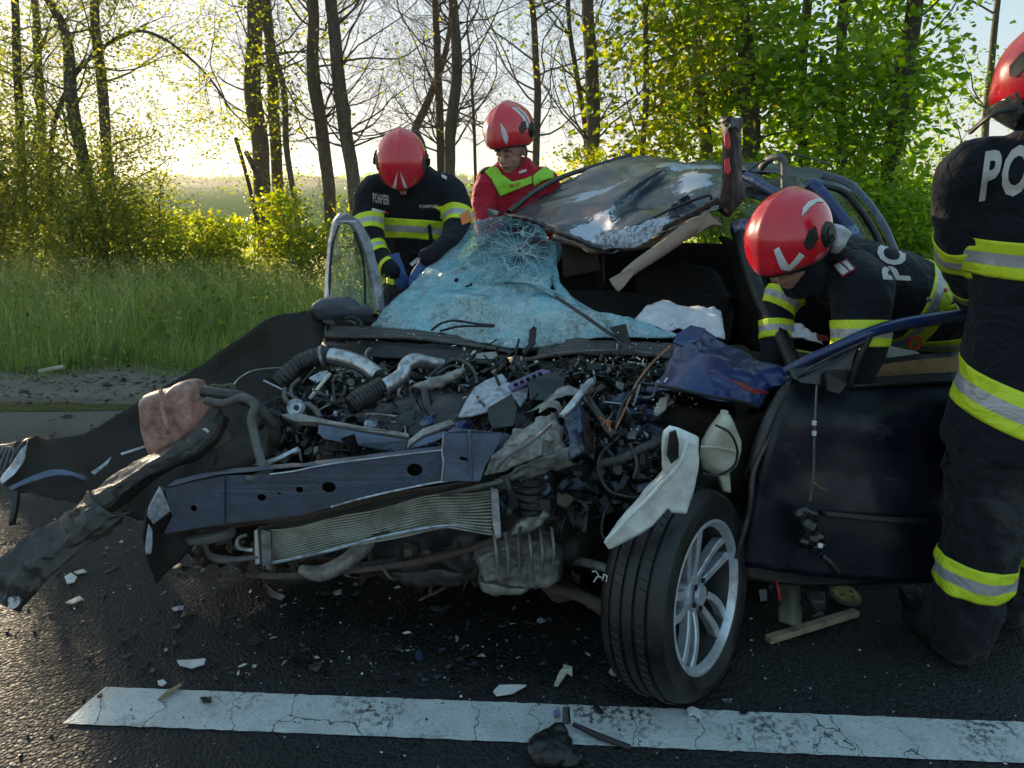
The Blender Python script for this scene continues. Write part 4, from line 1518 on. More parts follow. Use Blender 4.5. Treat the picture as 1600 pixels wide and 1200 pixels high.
for (x0, y0, y1) in ((1133, 212, 232), (1133, 252, 272)):
    plate('reflector', M['redlens'], [(x0 - 1, y0 - 3, 2.93), (x0 + 6, y0 - 5, 2.925), (x0 + 9, y1 - 4, 2.915), (x0 + 5, y1 + 2, 2.915), (x0 - 1, y1 - 4, 2.92)], car, thick=.012, bevel=.003)
tube('bent_grab_pipe', M['hoseg'], [(1190, 262, 3.5), (1200, 250, 3.4), (1216, 245, 3.32), (1225, 254, 3.3), (1226, 275, 3.28), (1226, 302, 3.25)], .016, car, n=10)
tube('broken_wiper_arm', M['black'], [(1168, 268, 3.4), (1195, 250, 3.4), (1225, 240, 3.4), (1262, 246, 3.5), (1300, 258, 3.7)], .004, car, n=5)

# rear body: roof rail, quarter pillar, windows
panel('rear_roof', M['navy2'], [[(1150, 250, 4.42), (1232, 256, 4.62), (1300, 266, 4.8), (1342, 282, 4.85)],
                               [(1165, 262, 4.0), (1225, 268, 4.1), (1290, 284, 4.2), (1342, 300, 4.3)]], car, k=8, crumple=.012, freq=4, sharp=30)
panel('crushed_frame', M['black'], [[(1160, 262, 3.7), (1200, 270, 3.7), (1245, 266, 3.8), (1285, 292, 3.9)],
                                    [(1165, 280, 3.3), (1200, 285, 3.3), (1245, 282, 3.4), (1275, 305, 3.5)],
                                    [(1160, 296, 3.1), (1200, 305, 3.1), (1240, 300, 3.1), (1268, 318, 3.2)]], car, k=8, crumple=.03, freq=6, sharp=30)
tube('centre_pillar', M['navy'], [(1268, 288, 3.7), (1290, 312, 3.62), (1310, 338, 3.56), (1332, 368, 3.5), (1350, 410, 3.45)], .034, car, n=10, flat=.6)
tube('roof_rail', M['navy'], [(1165, 275, 3.3), (1195, 292, 3.2), (1225, 310, 3.1), (1262, 335, 3.05)], .022, car, n=8)
tube('roof_rail', M['navy2'], [(1285, 272, 4.3), (1325, 286, 4.25), (1352, 312, 4.2), (1376, 345, 4.15), (1395, 385, 4.1), (1420, 460, 4.05)], .026, car, n=8, flat=.6)
tube('window_seal', M['black'], [(1280, 290, 4.2), (1318, 300, 4.16), (1342, 325, 4.1), (1366, 362, 4.05), (1378, 390, 4.0)], .018, car, n=8)
plate('side_window', M['frost'], [(1284, 294, 4.18), (1325, 304, 4.16), (1350, 335, 4.12), (1375, 380, 4.08), (1380, 430, 4.0), (1340, 430, 4.05), (1310, 340, 4.15)], car, thick=.005)
panel('inner_quarter_trim', M['brown'], [[(1305, 300, 4.3), (1325, 306, 4.28), (1345, 330, 4.25)], [(1335, 330, 4.2), (1350, 345, 4.2), (1372, 376, 4.15)]], car, k=5)
panel('quarter_panel', M['navy'], [[(1345, 400, 3.5), (1385, 395, 3.9), (1430, 450, 4.2)], [(1345, 560, 3.3), (1400, 560, 3.8), (1450, 560, 4.4)], [(1345, 720, 3.0), (1400, 700, 3.6), (1460, 690, 4.2)]], car, k=6)
plate('rear_window', M['frost'], [(1095, 372, 3.85), (1140, 318, 3.9), (1170, 300, 3.9), (1188, 318, 3.9), (1180, 345, 3.85), (1150, 364, 3.85), (1120, 368, 3.85)], car, thick=.005)
# far side body and bulk of the cabin so nothing is see-through
panel('far_side_panel', M['navy'], [[(795, 345, 3.85), (860, 300, 4.2), (930, 262, 4.6), (985, 243, 4.9)], [(690, 470, 3.6), (770, 400, 4.2), (860, 350, 4.9), (930, 320, 5.4)], [(690, 700, 3.3), (800, 600, 4.2), (900, 520, 5.2), (960, 480, 5.8)]], car, k=6, crumple=.01, freq=4)
tube('far_roof_rail', M['blackg'], [(795, 332, 3.76), (835, 300, 3.98), (880, 276, 4.2), (935, 258, 4.4), (985, 243, 4.5)], .014, car, n=8)
panel('dashboard', M['inside'], [[(700, 505, 3.15), (850, 505, 3.05), (1000, 512, 2.92), (1130, 505, 2.8)], [(700, 520, 3.3), (860, 470, 3.3), (1010, 470, 3.15), (1150, 470, 3.0)], [(720, 560, 3.5), (880, 540, 3.5), (1030, 540, 3.3), (1160, 540, 3.1)]], car, k=6, crumple=.03, freq=5)
panel('cabin_floor', M['inside'], [[(-.5, 3.1, .38), (.3, 2.8, .38), (1.1, 2.5, .38)], [(.3, 4.2, .38), (.9, 3.9, .38), (1.6, 3.4, .38)], [(.9, 5.3, .42), (1.6, 4.9, .42), (2.2, 4.3, .42)]], car, k=5, world=True)
panel('rear_bulkhead', M['inside'], [[(930, 375, 4.75), (1000, 378, 4.65), (1100, 380, 4.5), (1200, 385, 4.4), (1300, 390, 4.3)], [(930, 430, 4.75), (1000, 430, 4.65), (1100, 430, 4.5), (1200, 430, 4.4), (1330, 430, 4.3)], [(930, 540, 4.75), (1000, 540, 4.65), (1100, 540, 4.5), (1200, 540, 4.4), (1330, 560, 4.3)]], car, k=5)
lump('front_seat', M['inside'], [(868, 378, 3.85), (930, 384, 3.85), (946, 430, 3.8), (940, 520, 3.6), (860, 520, 3.6), (862, 430, 3.8)], .14, car, .015, 6)
panel('seat_cover', M['brown'], [[(878, 380, 3.70), (905, 386, 3.69), (934, 394, 3.69)], [(878, 405, 3.66), (905, 408, 3.65), (936, 410, 3.65)], [(880, 434, 3.64), (908, 428, 3.63), (938, 420, 3.63)]], car, k=5, crumple=.01, freq=8)
lump('front_seat', M['inside'], [(990, 420, 3.3), (1060, 405, 3.3), (1120, 420, 3.2), (1150, 480, 3.1), (1140, 540, 3.0), (1000, 540, 3.1)], .16, car, .015, 6)
panel('inner_firewall', M['inside'], [[(560, 520, 3.15), (800, 548, 2.92), (1110, 535, 2.66)], [(560, 600, 3.1), (800, 620, 2.9), (1150, 640, 2.6)], [(560, 760, 3.0), (800, 800, 2.8), (1180, 860, 2.55)]], car, k=6)
for q in (((820, 395), (824, 440)), ((942, 400), (944, 440))):
    tube('headrest_post', M['dsteel'], [(q[0][0], q[0][1], 3.6), (q[1][0], q[1][1], 3.6)], .005, car)
panel('airbag', M['airbag'], [[(988, 490, 2.80), (1030, 466, 2.86), (1075, 474, 2.84), (1126, 484, 2.78)], [(1000, 500, 2.72), (1040, 485, 2.74), (1085, 492, 2.72), (1130, 502, 2.68)], [(1040, 508, 2.66), (1060, 508, 2.66), (1090, 515, 2.64), (1135, 524, 2.62)]], car, k=9, crumple=.022, freq=9, fine=.006, seed=3, thick=.006)
panel('airbag', M['airbag'], [[(1236, 500, 2.62), (1256, 502, 2.6), (1275, 516, 2.58)], [(1238, 520, 2.58), (1262, 524, 2.56), (1290, 530, 2.54)]], car, k=7, crumple=.02, freq=12, thick=.005)
plate('red_strap', M['redp'], [(1276, 522, 2.52), (1292, 524, 2.52), (1296, 532, 2.52), (1278, 532, 2.52)], car, thick=.01)
panel('door_aperture', M['inside'], [[(1120, 370, 3.0), (1160, 385, 2.9), (1180, 420, 2.85)], [(1140, 450, 2.95), (1170, 460, 2.85), (1195, 480, 2.75)], [(1150, 540, 2.9), (1180, 550, 2.75), (1210, 560, 2.65)]], car, k=6, crumple=.03, freq=6, thick=.02)
tube('front_pillar', M['black'], [(1152, 355, 3.0), (1165, 400, 2.86), (1190, 470, 2.72), (1222, 530, 2.6), (1244, 580, 2.5)], .03, car, n=8)
plate('pillar_corner', M['navy'], [(1142, 348, 2.96), (1175, 338, 2.96), (1185, 365, 2.95), (1165, 392, 2.93), (1152, 380, 2.94)], car, thick=.02, bevel=.004)

# cowl and scuttle grille
panel('cowl_grille', M['perf'], [[(505, 508, 3.20), (575, 509, 3.12), (660, 516, 3.03), (745, 524, 2.93), (800, 538, 2.84)],
                                [(492, 524, 3.14), (575, 526, 3.05), (660, 530, 2.96), (745, 540, 2.87), (800, 552, 2.79)]], car, k=8, crumple=.004, freq=9, fine=.002)
panel('cowl_grille', M['perf'], [[(842, 534, 2.79), (900, 528, 2.72), (980, 530, 2.66), (1062, 536, 2.60)],
                                [(838, 556, 2.74), (900, 552, 2.67), (980, 552, 2.61), (1050, 556, 2.56)]], car, k=8, crumple=.01, freq=9)
tube('cowl_seal', M['hoseg'], [(490, 526, 3.13), (560, 526, 3.05), (650, 528, 2.95), (740, 540, 2.85), (778, 545, 2.81)], .007, car, n=6)
tube('cowl_seal', M['hoseg'], [(822, 562, 2.74), (880, 552, 2.68), (950, 548, 2.62), (1010, 552, 2.57), (1055, 560, 2.54)], .008, car, n=6)
panel('scuttle_panel', M['black'], [[(500, 530, 3.10), (600, 532, 3.0), (700, 538, 2.9), (790, 552, 2.78)], [(498, 552, 3.02), (600, 556, 2.92), (700, 560, 2.82), (790, 572, 2.72)]], car, k=7, crumple=.01, freq=6)
panel('scuttle_panel', M['black'], [[(790, 552, 2.8), (900, 560, 2.68), (1060, 562, 2.54)], [(800, 572, 2.72), (900, 576, 2.6), (1060, 580, 2.48)]], car, k=7, crumple=.02, freq=6)
tube('wiper_arm', M['dsteel'], [(868, 464, 2.80), (905, 488, 2.72), (948, 518, 2.64), (990, 547, 2.56)], .008, car, n=6, flat=.5)
plate('wiper_arm_foot', M['black'], [(952, 512, 2.64), (978, 506, 2.62), (984, 530, 2.6), (990, 548, 2.57), (966, 528, 2.6)], car, thick=.01, bevel=.002)
tube('wiper_arm', M['black'], [(674, 516, 2.97), (690, 505, 2.95), (712, 501, 2.93), (745, 506, 2.90), (772, 508, 2.86)], .005, car, n=6)
tube('wiper_blade', M['black'], [(688, 517, 2.95), (720, 510, 2.92), (772, 510, 2.86)], .005, car, n=6)
tube('torn_seal', M['rubber'], [(862, 372, 3.3), (872, 378, 3.3), (876, 392, 3.28), (868, 410, 3.22), (862, 430, 3.14)], .008, car, n=6)
plate('torn_trim', M['black'], [(828, 516, 2.76), (834, 510, 2.75), (838, 512, 2.75), (836, 538, 2.74), (828, 546, 2.74), (820, 556, 2.74), (816, 548, 2.75), (826, 538, 2.75)], car, thick=.01)
plate('relay_tag', M['beigem'], [(745, 553, 2.74), (775, 550, 2.73), (778, 556, 2.72), (770, 562, 2.71), (742, 561, 2.72)], car, thick=.01, bevel=.002)

# far front door standing open, with its mirror
fdo = [(508, 478, 3.20), (510, 430, 3.24), (514, 380, 3.28), (521, 345, 3.30), (530, 333, 3.31), (541, 333, 3.32), (560, 345, 3.36), (576, 372, 3.40), (588, 415, 3.42), (596, 452, 3.42), (600, 490, 3.40)]
fdi = [(588, 486, 3.36), (582, 450, 3.39), (572, 408, 3.38), (560, 372, 3.36), (548, 352, 3.34), (537, 347, 3.32), (528, 352, 3.31), (521, 375, 3.29), (516, 420, 3.25), (514, 476, 3.21)]
fd = plate('far_door_frame', M['steel'], fdo + fdi, car, thick=.03, bevel=.006)
plate('far_door_glass', M['glass'], [(515, 476, 3.22), (517, 420, 3.26), (522, 374, 3.30), (530, 353, 3.32), (540, 350, 3.33), (556, 370, 3.37), (570, 408, 3.39), (580, 450, 3.40), (586, 486, 3.37)], fd, thick=.004)
tube('far_door_seal', M['black'], [(514, 480, 3.20), (516, 420, 3.24), (521, 375, 3.28), (529, 352, 3.30)], .007, fd, n=6)
tube('far_door_seal', M['black'], [(571, 480, 3.33), (570, 440, 3.36), (566, 400, 3.36), (554, 362, 3.34)], .006, fd, n=6)
panel('far_door_skin', M['blackg'], [[(508, 480, 3.20), (550, 486, 3.30), (600, 492, 3.42)], [(508, 560, 3.12), (550, 570, 3.25), (605, 580, 3.4)]], car, k=6, thick=.03)
lump('door_mirror', M['mirror'], [(484, 482, 3.05), (488, 474, 3.05), (500, 466, 3.05), (520, 463, 3.05), (545, 463, 3.05), (557, 470, 3.05), (563, 478, 3.05), (574, 475, 3.05), (582, 480, 3.05), (584, 492, 3.05), (575, 500, 3.05), (548, 499, 3.05), (515, 503, 3.05), (495, 500, 3.05)], .10, car, .006, 8, .5)
tube('torn_cable', M['rubber'], [(533, 506, 3.02), (545, 496, 3.0), (560, 500, 3.0), (566, 510, 2.99)], .007, car, n=6)
tube('torn_cable', M['rubber'], [(528, 508, 3.02), (545, 502, 2.99), (556, 506, 2.98)], .006, car, n=6)
plate('torn_bracket', M['dsteel'], [(500, 482, 3.04), (513, 484, 3.03), (522, 500, 3.02), (524, 508, 3.01), (505, 504, 3.02)], car, thick=.006)

# far front wing peeled outwards like a wing, seen from its dark inner side
wing = panel('far_wing', M['liner'], [
    [(512, 484, 3.12), (485, 488, 3.08), (428, 496, 3.00), (385, 522, 2.92), (325, 566, 2.82), (245, 612, 2.66), (180, 652, 2.52), (120, 688, 2.40), (72, 692, 2.34), (38, 690, 2.26), (4, 752, 2.18)],
    [(506, 530, 3.02), (470, 540, 2.98), (415, 560, 2.92), (370, 585, 2.84), (310, 625, 2.72), (245, 662, 2.6), (185, 690, 2.46), (130, 712, 2.36), (88, 716, 2.30), (50, 722, 2.24), (6, 758, 2.17)],
    [(500, 560, 2.92), (455, 590, 2.86), (400, 625, 2.74), (350, 665, 2.6), (300, 700, 2.5), (245, 730, 2.42), (190, 745, 2.34), (140, 752, 2.28), (95, 748, 2.23), (56, 752, 2.2), (10, 764, 2.16)],
    [(470, 600, 2.84), (430, 650, 2.66), (385, 700, 2.5), (330, 760, 2.38), (285, 805, 2.3), (235, 818, 2.24), (185, 806, 2.2), (140, 800, 2.17), (95, 786, 2.16), (58, 776, 2.15), (14, 770, 2.15)],
], car, k=7, crumple=.022, freq=3.0, octv=.3, fine=.003, seed=1.5, thick=.004, sharp=7, ragged=.006)
tube('wing_edge', M['dsteel'], [(512, 484, 3.12), (485, 488, 3.08), (428, 496, 3.00), (385, 522, 2.92), (325, 566, 2.82), (245, 612, 2.66), (180, 652, 2.52), (120, 688, 2.40), (72, 692, 2.34), (38, 690, 2.26), (4, 752, 2.18)], .005, car, n=6)
panel('torn_wing_tip', M['steel'], [[(42, 690, 2.22), (36, 700, 2.2), (20, 724, 2.18), (0, 754, 2.15)], [(44, 704, 2.2), (40, 716, 2.19), (28, 738, 2.16), (6, 758, 2.14)]], car, k=5, crumple=.006, freq=14)
panel('torn_wing_strip', M['plateb'], [[(12, 760, 2.14), (50, 742, 2.16), (90, 732, 2.18), (140, 742, 2.22)], [(14, 766, 2.13), (50, 752, 2.15), (92, 742, 2.17), (140, 748, 2.2)]], car, k=5, crumple=.008, freq=9)
tube('torn_strap', M['blackg'], [(26, 768, 2.13), (24, 790, 2.11), (20, 812, 2.09), (20, 820, 2.09)], .010, car, n=6, flat=.4)
plate('wing_stiffener', M['steel'], [(142, 738, 2.18), (160, 726, 2.2), (174, 714, 2.22), (168, 726, 2.2), (148, 742, 2.18)], car, thick=.004)
plate('wing_stiffener', M['steel'], [(188, 708, 2.24), (232, 694, 2.3), (234, 697, 2.3), (190, 711, 2.24)], car, thick=.004)
# inner wheel housing edge rising to the bay
panel('inner_wing', M['liner'], [[(500, 540, 3.05), (440, 572, 2.95), (380, 602, 2.86), (330, 622, 2.7)], [(510, 560, 3.0), (455, 592, 2.86), (400, 640, 2.72), (340, 680, 2.5)], [(520, 620, 2.8), (470, 660, 2.62), (420, 720, 2.4), (330, 760, 2.28)]], car, k=7, crumple=.02, freq=5)
tube('inner_wing_edge', M['steel'], [(500, 543, 3.04), (440, 574, 2.94), (390, 600, 2.84), (376, 612, 2.8)], .0035, car, n=5)

# long chassis leg bent out to the left
panel('chassis_leg', M['rail'], [
    [(336, 630, 2.30), (318, 662, 2.26), (292, 690, 2.22), (262, 704, 2.18), (222, 722, 2.14), (184, 748, 2.08), (146, 774, 2.02)],
    [(341, 636, 2.26), (324, 668, 2.22), (297, 697, 2.17), (266, 711, 2.13), (226, 729, 2.08), (188, 755, 2.02), (148, 781, 1.97)],
    [(348, 648, 2.26), (332, 680, 2.22), (305, 706, 2.17), (271, 722, 2.13), (232, 741, 2.08), (196, 768, 2.02), (158, 794, 1.97)],
    [(352, 650, 2.30), (337, 684, 2.26), (308, 711, 2.22), (273, 727, 2.18), (235, 747, 2.13), (199, 776, 2.08), (162, 802, 2.03)]], car, k=9, angular=True, crumple=.010, freq=8, fine=.002, thick=.006, sharp=7)
panel('crumpled_leg_end', M['rail'], [
    [(150, 772, 2.02), (118, 812, 1.98), (60, 838, 1.94), (28, 862, 1.91), (0, 902, 1.88), (-10, 930, 1.87)],
    [(168, 800, 1.96), (130, 836, 1.91), (84, 862, 1.88), (44, 884, 1.86), (22, 915, 1.84), (6, 944, 1.82)],
    [(196, 796, 2.00), (165, 832, 1.94), (126, 858, 1.90), (82, 896, 1.87), (58, 924, 1.85), (30, 958, 1.84)]], car, k=9, angular=True, crumple=.026, freq=7, fine=.006, seed=6, thick=.004, sharp=12)
panel('crumpled_leg_end', M['rust'], [[(160, 780, 2.08), (190, 770, 2.08), (236, 748, 2.14)], [(150, 812, 2.02), (185, 806, 2.04), (205, 790, 2.1)], [(128, 850, 1.98), (170, 835, 2.0), (196, 815, 2.06)]], car, k=6, crumple=.02, freq=9, sharp=30)
m = MB()
m.disc(P(20, 938, 1.83), (0.1, -1, 0.3), .022, .012, 18)
m.disc(P(20, 936, 1.82), (0.1, -1, 0.3), .008, .02, 12)
autosmooth(m.build('end_bush', M['steel'], car), 40)
plate('paint_chip', M['decal'], [(315, 670, 2.2), (322, 669, 2.2), (327, 674, 2.2), (321, 680, 2.2), (316, 677, 2.2)], car, thick=.003)

# expansion tank and its hoses
tank = lump('expansion_tank', M['pink'], [(224, 624, 2.34), (232, 614, 2.34), (252, 608, 2.34), (276, 603, 2.34), (279, 597, 2.34), (300, 591, 2.34), (312, 594, 2.34), (321, 612, 2.34), (325, 640, 2.34), (324, 665, 2.34), (302, 690, 2.34), (262, 708, 2.34), (246, 715, 2.34), (238, 706, 2.34), (228, 672, 2.34)], .13, car, .005, 7, .22, extra=(([(222, 655, 2.30), (232, 690, 2.28), (246, 714, 2.28)], .007),))
panel('tank_seam', M['pink'], [[(249, 608, 2.26), (252, 640, 2.25), (262, 680, 2.25)], [(253, 608, 2.25), (256, 640, 2.24), (266, 678, 2.24)]], tank, k=4, thick=.006)
panel('tank_base', M['brown'], [[(322, 646, 2.4), (340, 650, 2.38), (356, 668, 2.36)], [(300, 690, 2.34), (330, 690, 2.32), (358, 682, 2.32)], [(290, 712, 2.3), (320, 704, 2.3), (345, 694, 2.3)]], car, k=5, crumple=.01, freq=9)
tube('coolant_hose', M['rubber'], [(318, 612, 2.28), (345, 616, 2.26), (372, 620, 2.26), (398, 632, 2.26), (416, 652, 2.26), (428, 674, 2.28), (424, 700, 2.3), (414, 712, 2.3)], .020, car, n=10)
tube('coolant_hose', M['hoseg'], [(322, 626, 2.24), (350, 630, 2.22), (380, 622, 2.20), (398, 634, 2.18), (393, 654, 2.17), (398, 680, 2.15), (404, 706, 2.12), (412, 733, 2.08)], .0135, car, n=10)
tube('hose_end', M['hoseg'], [(424, 734, 2.06), (410, 741, 2.04), (396, 747, 2.02), (384, 748, 2.01)], [.016, .014, .011, .011], car, n=10)
tube('yellow_pipe', M['olive'], [(324, 608, 2.3), (334, 602, 2.3), (346, 604, 2.3), (362, 601, 2.3), (368, 612, 2.3)], .006, car, n=6)
tube('thin_wire', M['steel'], [(362, 606, 2.4), (375, 590, 2.5), (400, 578, 2.6), (440, 574, 2.7)], .0025, car, n=4)

# crossmember with real holes
cmo = [(259, 764), (300, 754), (352, 743), (421, 741), (470, 735), (498, 729), (540, 723), (620, 712), (692, 704), (693, 750), (600, 770), (517, 792), (472, 805), (352, 818), (300, 826), (256, 834), (262, 822), (270, 806), (262, 786)]


def cmY(x, y):
    return 2.0 + (x - 260) / 520 * 0.06


cm = plate('crossmember', M['plate'], [(x, y, cmY(x, y)) for x, y in cmo], car,
           holes=[ell(409, 777, 2.017, 7, 5.5), ell(468, 765, 2.024, 5.5, 5), ell(514, 761, 2.029, 11, 8.5), ell(648, 734, 2.044, 12, 10), ell(303, 794, 2.005, 5, 5), ell(437, 771, 2.02, 2.5, 2, 8)],
           thick=.006, dirv=(0.12, -1, .25), bevel=.0012)
panel('hole_shade_sheet', M['inside'], [[(285, 765, 2.07), (400, 752, 2.08), (550, 732, 2.09), (690, 712, 2.1), (770, 690, 2.11)], [(285, 820, 2.05), (400, 806, 2.06), (550, 774, 2.08), (690, 745, 2.09), (770, 735, 2.1)]], car, k=5)  # black sheet stands in for the shade seen through the holes
panel('crossmember_flange', M['plate'], [[(262, 762, 2.0), (352, 742, 2.01), (498, 728, 2.03), (692, 703, 2.05)], [(275, 752, 2.05), (352, 736, 2.06), (498, 722, 2.08), (692, 698, 2.10)]], car, k=8, crumple=.003, freq=9)
panel('crossmember_flange', M['rust'], [[(256, 834, 2.0), (352, 820, 2.01), (480, 806, 2.03), (600, 775, 2.04), (750, 752, 2.05)], [(262, 838, 2.06), (352, 826, 2.07), (480, 814, 2.09), (600, 784, 2.1), (750, 760, 2.11)]], car, k=8, crumple=.004, freq=9)
tube('crossmember_lip', M['steel'], [(517, 792, 2.02), (560, 780, 2.03), (620, 766, 2.03), (693, 752, 2.04), (750, 748, 2.04)], .003, car, n=5, rib_amp=.001, ribs=2)
tube('crossmember_lip', M['steel'], [(421, 741, 2.0), (460, 736, 2.01), (498, 728, 2.02), (560, 719, 2.03), (692, 703, 2.04)], .0025, car, n=5)
tube('crossmember_seam', M['black'], [(352, 742, 2.002), (352, 780, 2.0), (352, 818, 2.0)], .002, car, n=4)
plate('crossmember_end', M['plateb'], [(692, 676, 2.05), (720, 670, 2.05), (745, 672, 2.05), (784, 676, 2.07), (775, 700, 2.06), (758, 728, 2.05), (750, 752, 2.04), (720, 751, 2.04), (691, 752, 2.04), (690, 725, 2.045)], car, thick=.007, bevel=.0015, holes=[[(716, 716, 2.05), (722, 713, 2.05), (730, 716, 2.05), (731, 720, 2.05), (722, 719, 2.05)]], dirv=(0.1, -1, .2), crumple=.004)
tube('end_crease', M['plateb'], [(733, 672, 2.045), (735, 700, 2.035), (736, 750, 2.03)], .005, car, n=5)
tube('torn_edge', M['steel'], [(693, 678, 2.045), (691, 708, 2.04), (693, 722, 2.035), (690, 750, 2.03)], .003, car, n=5)

# peeled bars on top of the slam panel
plate('slam_bar', M['beigem'], [(439, 650, 2.34), (470, 648, 2.33), (520, 659, 2.29), (574, 670, 2.24), (640, 680, 2.19), (639, 686, 2.18), (574, 676, 2.23), (494, 662, 2.28), (460, 660, 2.31)], car, thick=.02, bevel=.002, crumple=.003)
plate('slam_bar_face', M['plateb'], [(498, 663, 2.27), (574, 677, 2.225), (637, 687, 2.175), (633, 707, 2.17), (590, 701, 2.2), (548, 694, 2.22), (506, 685, 2.25), (497, 677, 2.26)], car, thick=.006, bevel=.0015, dirv=(.1, -1, .1))
plate('bent_flange', M['beigem'], [(638, 690, 2.14), (662, 671, 2.17), (704, 657, 2.2), (712, 663, 2.19), (690, 672, 2.17), (660, 682, 2.14), (642, 696, 2.12), (636, 705, 2.12)], car, thick=.014, bevel=.002, crumple=.003)
plate('bent_flange_face', M['plateb'], [(644, 697, 2.11), (665, 684, 2.13), (695, 674, 2.15), (700, 680, 2.14), (680, 690, 2.12), (655, 698, 2.11), (640, 702, 2.11)], car, thick=.006)
plate('thin_sliver', M['beigem'], [(395, 727, 2.1), (440, 712, 2.14), (470, 702, 2.2), (468, 706, 2.19), (440, 718, 2.13), (420, 727, 2.1)], car, thick=.006)
panel('thin_sliver', M['steel'], [[(400, 724, 2.1), (430, 715, 2.12), (465, 698, 2.18)], [(402, 728, 2.1), (432, 720, 2.11), (468, 702, 2.17)]], car, k=5)

# radiator: tubes over a dark core, with side tanks
panel('radiator_core', M['core'], [[(402, 828, 2.12), (500, 808, 2.12), (600, 786, 2.12), (700, 768, 2.13), (772, 762, 2.14)], [(410, 882, 2.08), (500, 862, 2.08), (600, 838, 2.08), (700, 822, 2.10), (774, 832, 2.12)]], car, k=6, crumple=.006, freq=9, thick=.02)
m = MB()
for k in range(14):
    t_ = k / 13
    pts = []
    for i in range(40):
        s = i / 39
        x = 412 + s * 356
        yt = 829 - s * 66 + 4 * math.sin(s * 7)
        yb = 880 - min(1, s / .8) * 56 + (max(0, s - .8) / .2) * 10
        y = yt + (yb - yt) * t_ + 2.6 * math.sin(s * 15 + 1.2 * math.sin(t_ * 4)) * (1 - t_ * .6)
        pts.append(P(x, y, 2.095 - .02 * t_ + .006 * math.sin(s * 9 + t_ * 3)))
    m.tube(pts, .0026, n=4, cap=False)
autosmooth(kind(m.build('radiator_tubes', M['fin'], car), 'stuff'), 60)
m = MB()
for i in range(150):
    s = i / 149
    x = 412 + s * 356
    yt = 829 - s * 66 + 4 * math.sin(s * 7)
    yb = 880 - min(1, s / .8) * 56 + (max(0, s - .8) / .2) * 10
    m.tube([P(x, yt, 2.10), P(x + 1, yb, 2.08)], .0008, n=3, cap=False)
kind(m.build('radiator_cooling_fins', M['fin'], car), 'stuff')
plate('radiator_side_tank', M['steel'], [(399, 828, 2.07), (404, 826, 2.07), (408, 880, 2.05), (401, 881, 2.05)], car, thick=.02, bevel=.002)
plate('radiator_side_tank', M['alu'], [(409, 826, 2.06), (424, 830, 2.06), (425, 884, 2.04), (411, 880, 2.04)], car, thick=.02, bevel=.002)
plate('radiator_side_tank', M['steel'], [(767, 762, 2.08), (779, 764, 2.08), (782, 812, 2.07), (783, 838, 2.06), (775, 842, 2.06), (770, 820, 2.07)], car, thick=.016, bevel=.002)
tube('radiator_frame', M['steel'], [(412, 882, 2.04), (500, 864, 2.04), (600, 838, 2.05), (690, 822, 2.07), (745, 824, 2.08), (772, 834, 2.08)], .0055, car, n=6)
tube('radiator_frame', M['dsteel'], [(405, 826, 2.09), (520, 806, 2.09), (640, 774, 2.1), (770, 762, 2.1)], .007, car, n=6)
m = MB()
m.disc(P(419, 882, 2.03), (0, -.3, 1), .008, .03, 10)
autosmooth(m.build('drain_plug', M['steel'], car), 40)
tube('air_conditioning_pipe', M['hoseg'], [(320, 850, 2.1), (326, 866, 2.08), (344, 874, 2.06), (372, 874, 2.05), (404, 870, 2.05)], [.009, .009, .013, .009, .008], car, n=8)
tube('air_conditioning_pipe', M['steel'], [(385, 836, 2.1), (372, 842, 2.08), (374, 856, 2.07), (396, 860, 2.06)], .006, car, n=6)
lump('bumper_bracket', M['hoseg'], [(290, 836, 2.06), (365, 822, 2.06), (368, 838, 2.06), (330, 848, 2.06), (295, 848, 2.06)], .08, car, .006, 5)
# curled skirt sheet hanging at the left corner
panel('torn_splash_shield', M['dsteel'], [[(249, 759, 2.0), (262, 768, 2.0), (285, 806, 2.03), (312, 838, 2.08)], [(231, 806, 1.96), (246, 800, 2.0), (268, 830, 2.05), (308, 850, 2.1)], [(229, 860, 1.95), (244, 850, 2.0), (262, 862, 2.05), (296, 862, 2.1)], [(246, 912, 1.95), (256, 900, 2.0), (270, 888, 2.05), (288, 874, 2.1)]], car, k=6, crumple=.006, freq=6)
panel('shield_pale_edge', M['paleplate'], [[(250, 760, 1.99), (256, 772, 1.99), (268, 798, 2.0)], [(236, 790, 1.95), (246, 792, 1.97), (266, 800, 1.99)], [(230, 808, 1.945), (236, 812, 1.95), (240, 820, 1.97)]], car, k=6, crumple=.003, freq=9, thick=.004)
panel('shield_pale_edge', M['paleplate'], [[(232, 818, 1.945), (238, 828, 1.95)], [(227, 852, 1.94), (238, 850, 1.95)], [(228, 866, 1.94), (236, 864, 1.95)]], car, k=6, thick=.004)

# engine, gearbox, pipes below
lump('engine_block', M['dsteel'], [(520, 640, 2.6), (700, 600, 2.6), (920, 620, 2.5), (960, 740, 2.4), (930, 860, 2.38), (800, 900, 2.38), (560, 880, 2.42), (470, 800, 2.44)], .34, car, .02, 4, .15, .06, .09)
lump('gearbox', M['alu'], [(742, 850, 2.24), (800, 826, 2.24), (862, 820, 2.24), (884, 850, 2.24), (880, 896, 2.24), (856, 908, 2.24), (800, 902, 2.24), (752, 892, 2.24)], .20, car, .006, 4, .16, .018, .03)
lump('sump', M['beigem'], [(748, 886, 2.25), (800, 898, 2.25), (842, 900, 2.25), (826, 912, 2.25), (775, 914, 2.25), (752, 906, 2.25)], .20, car, .006, 4, .2, .01, .03)
for k in range(6):
    tube('casting_rib', M['alu'], [(772 + k * 18, 834 - k * 2, 2.13), (776 + k * 18, 866, 2.10), (778 + k * 17, 898, 2.12)], .006, car, n=5)
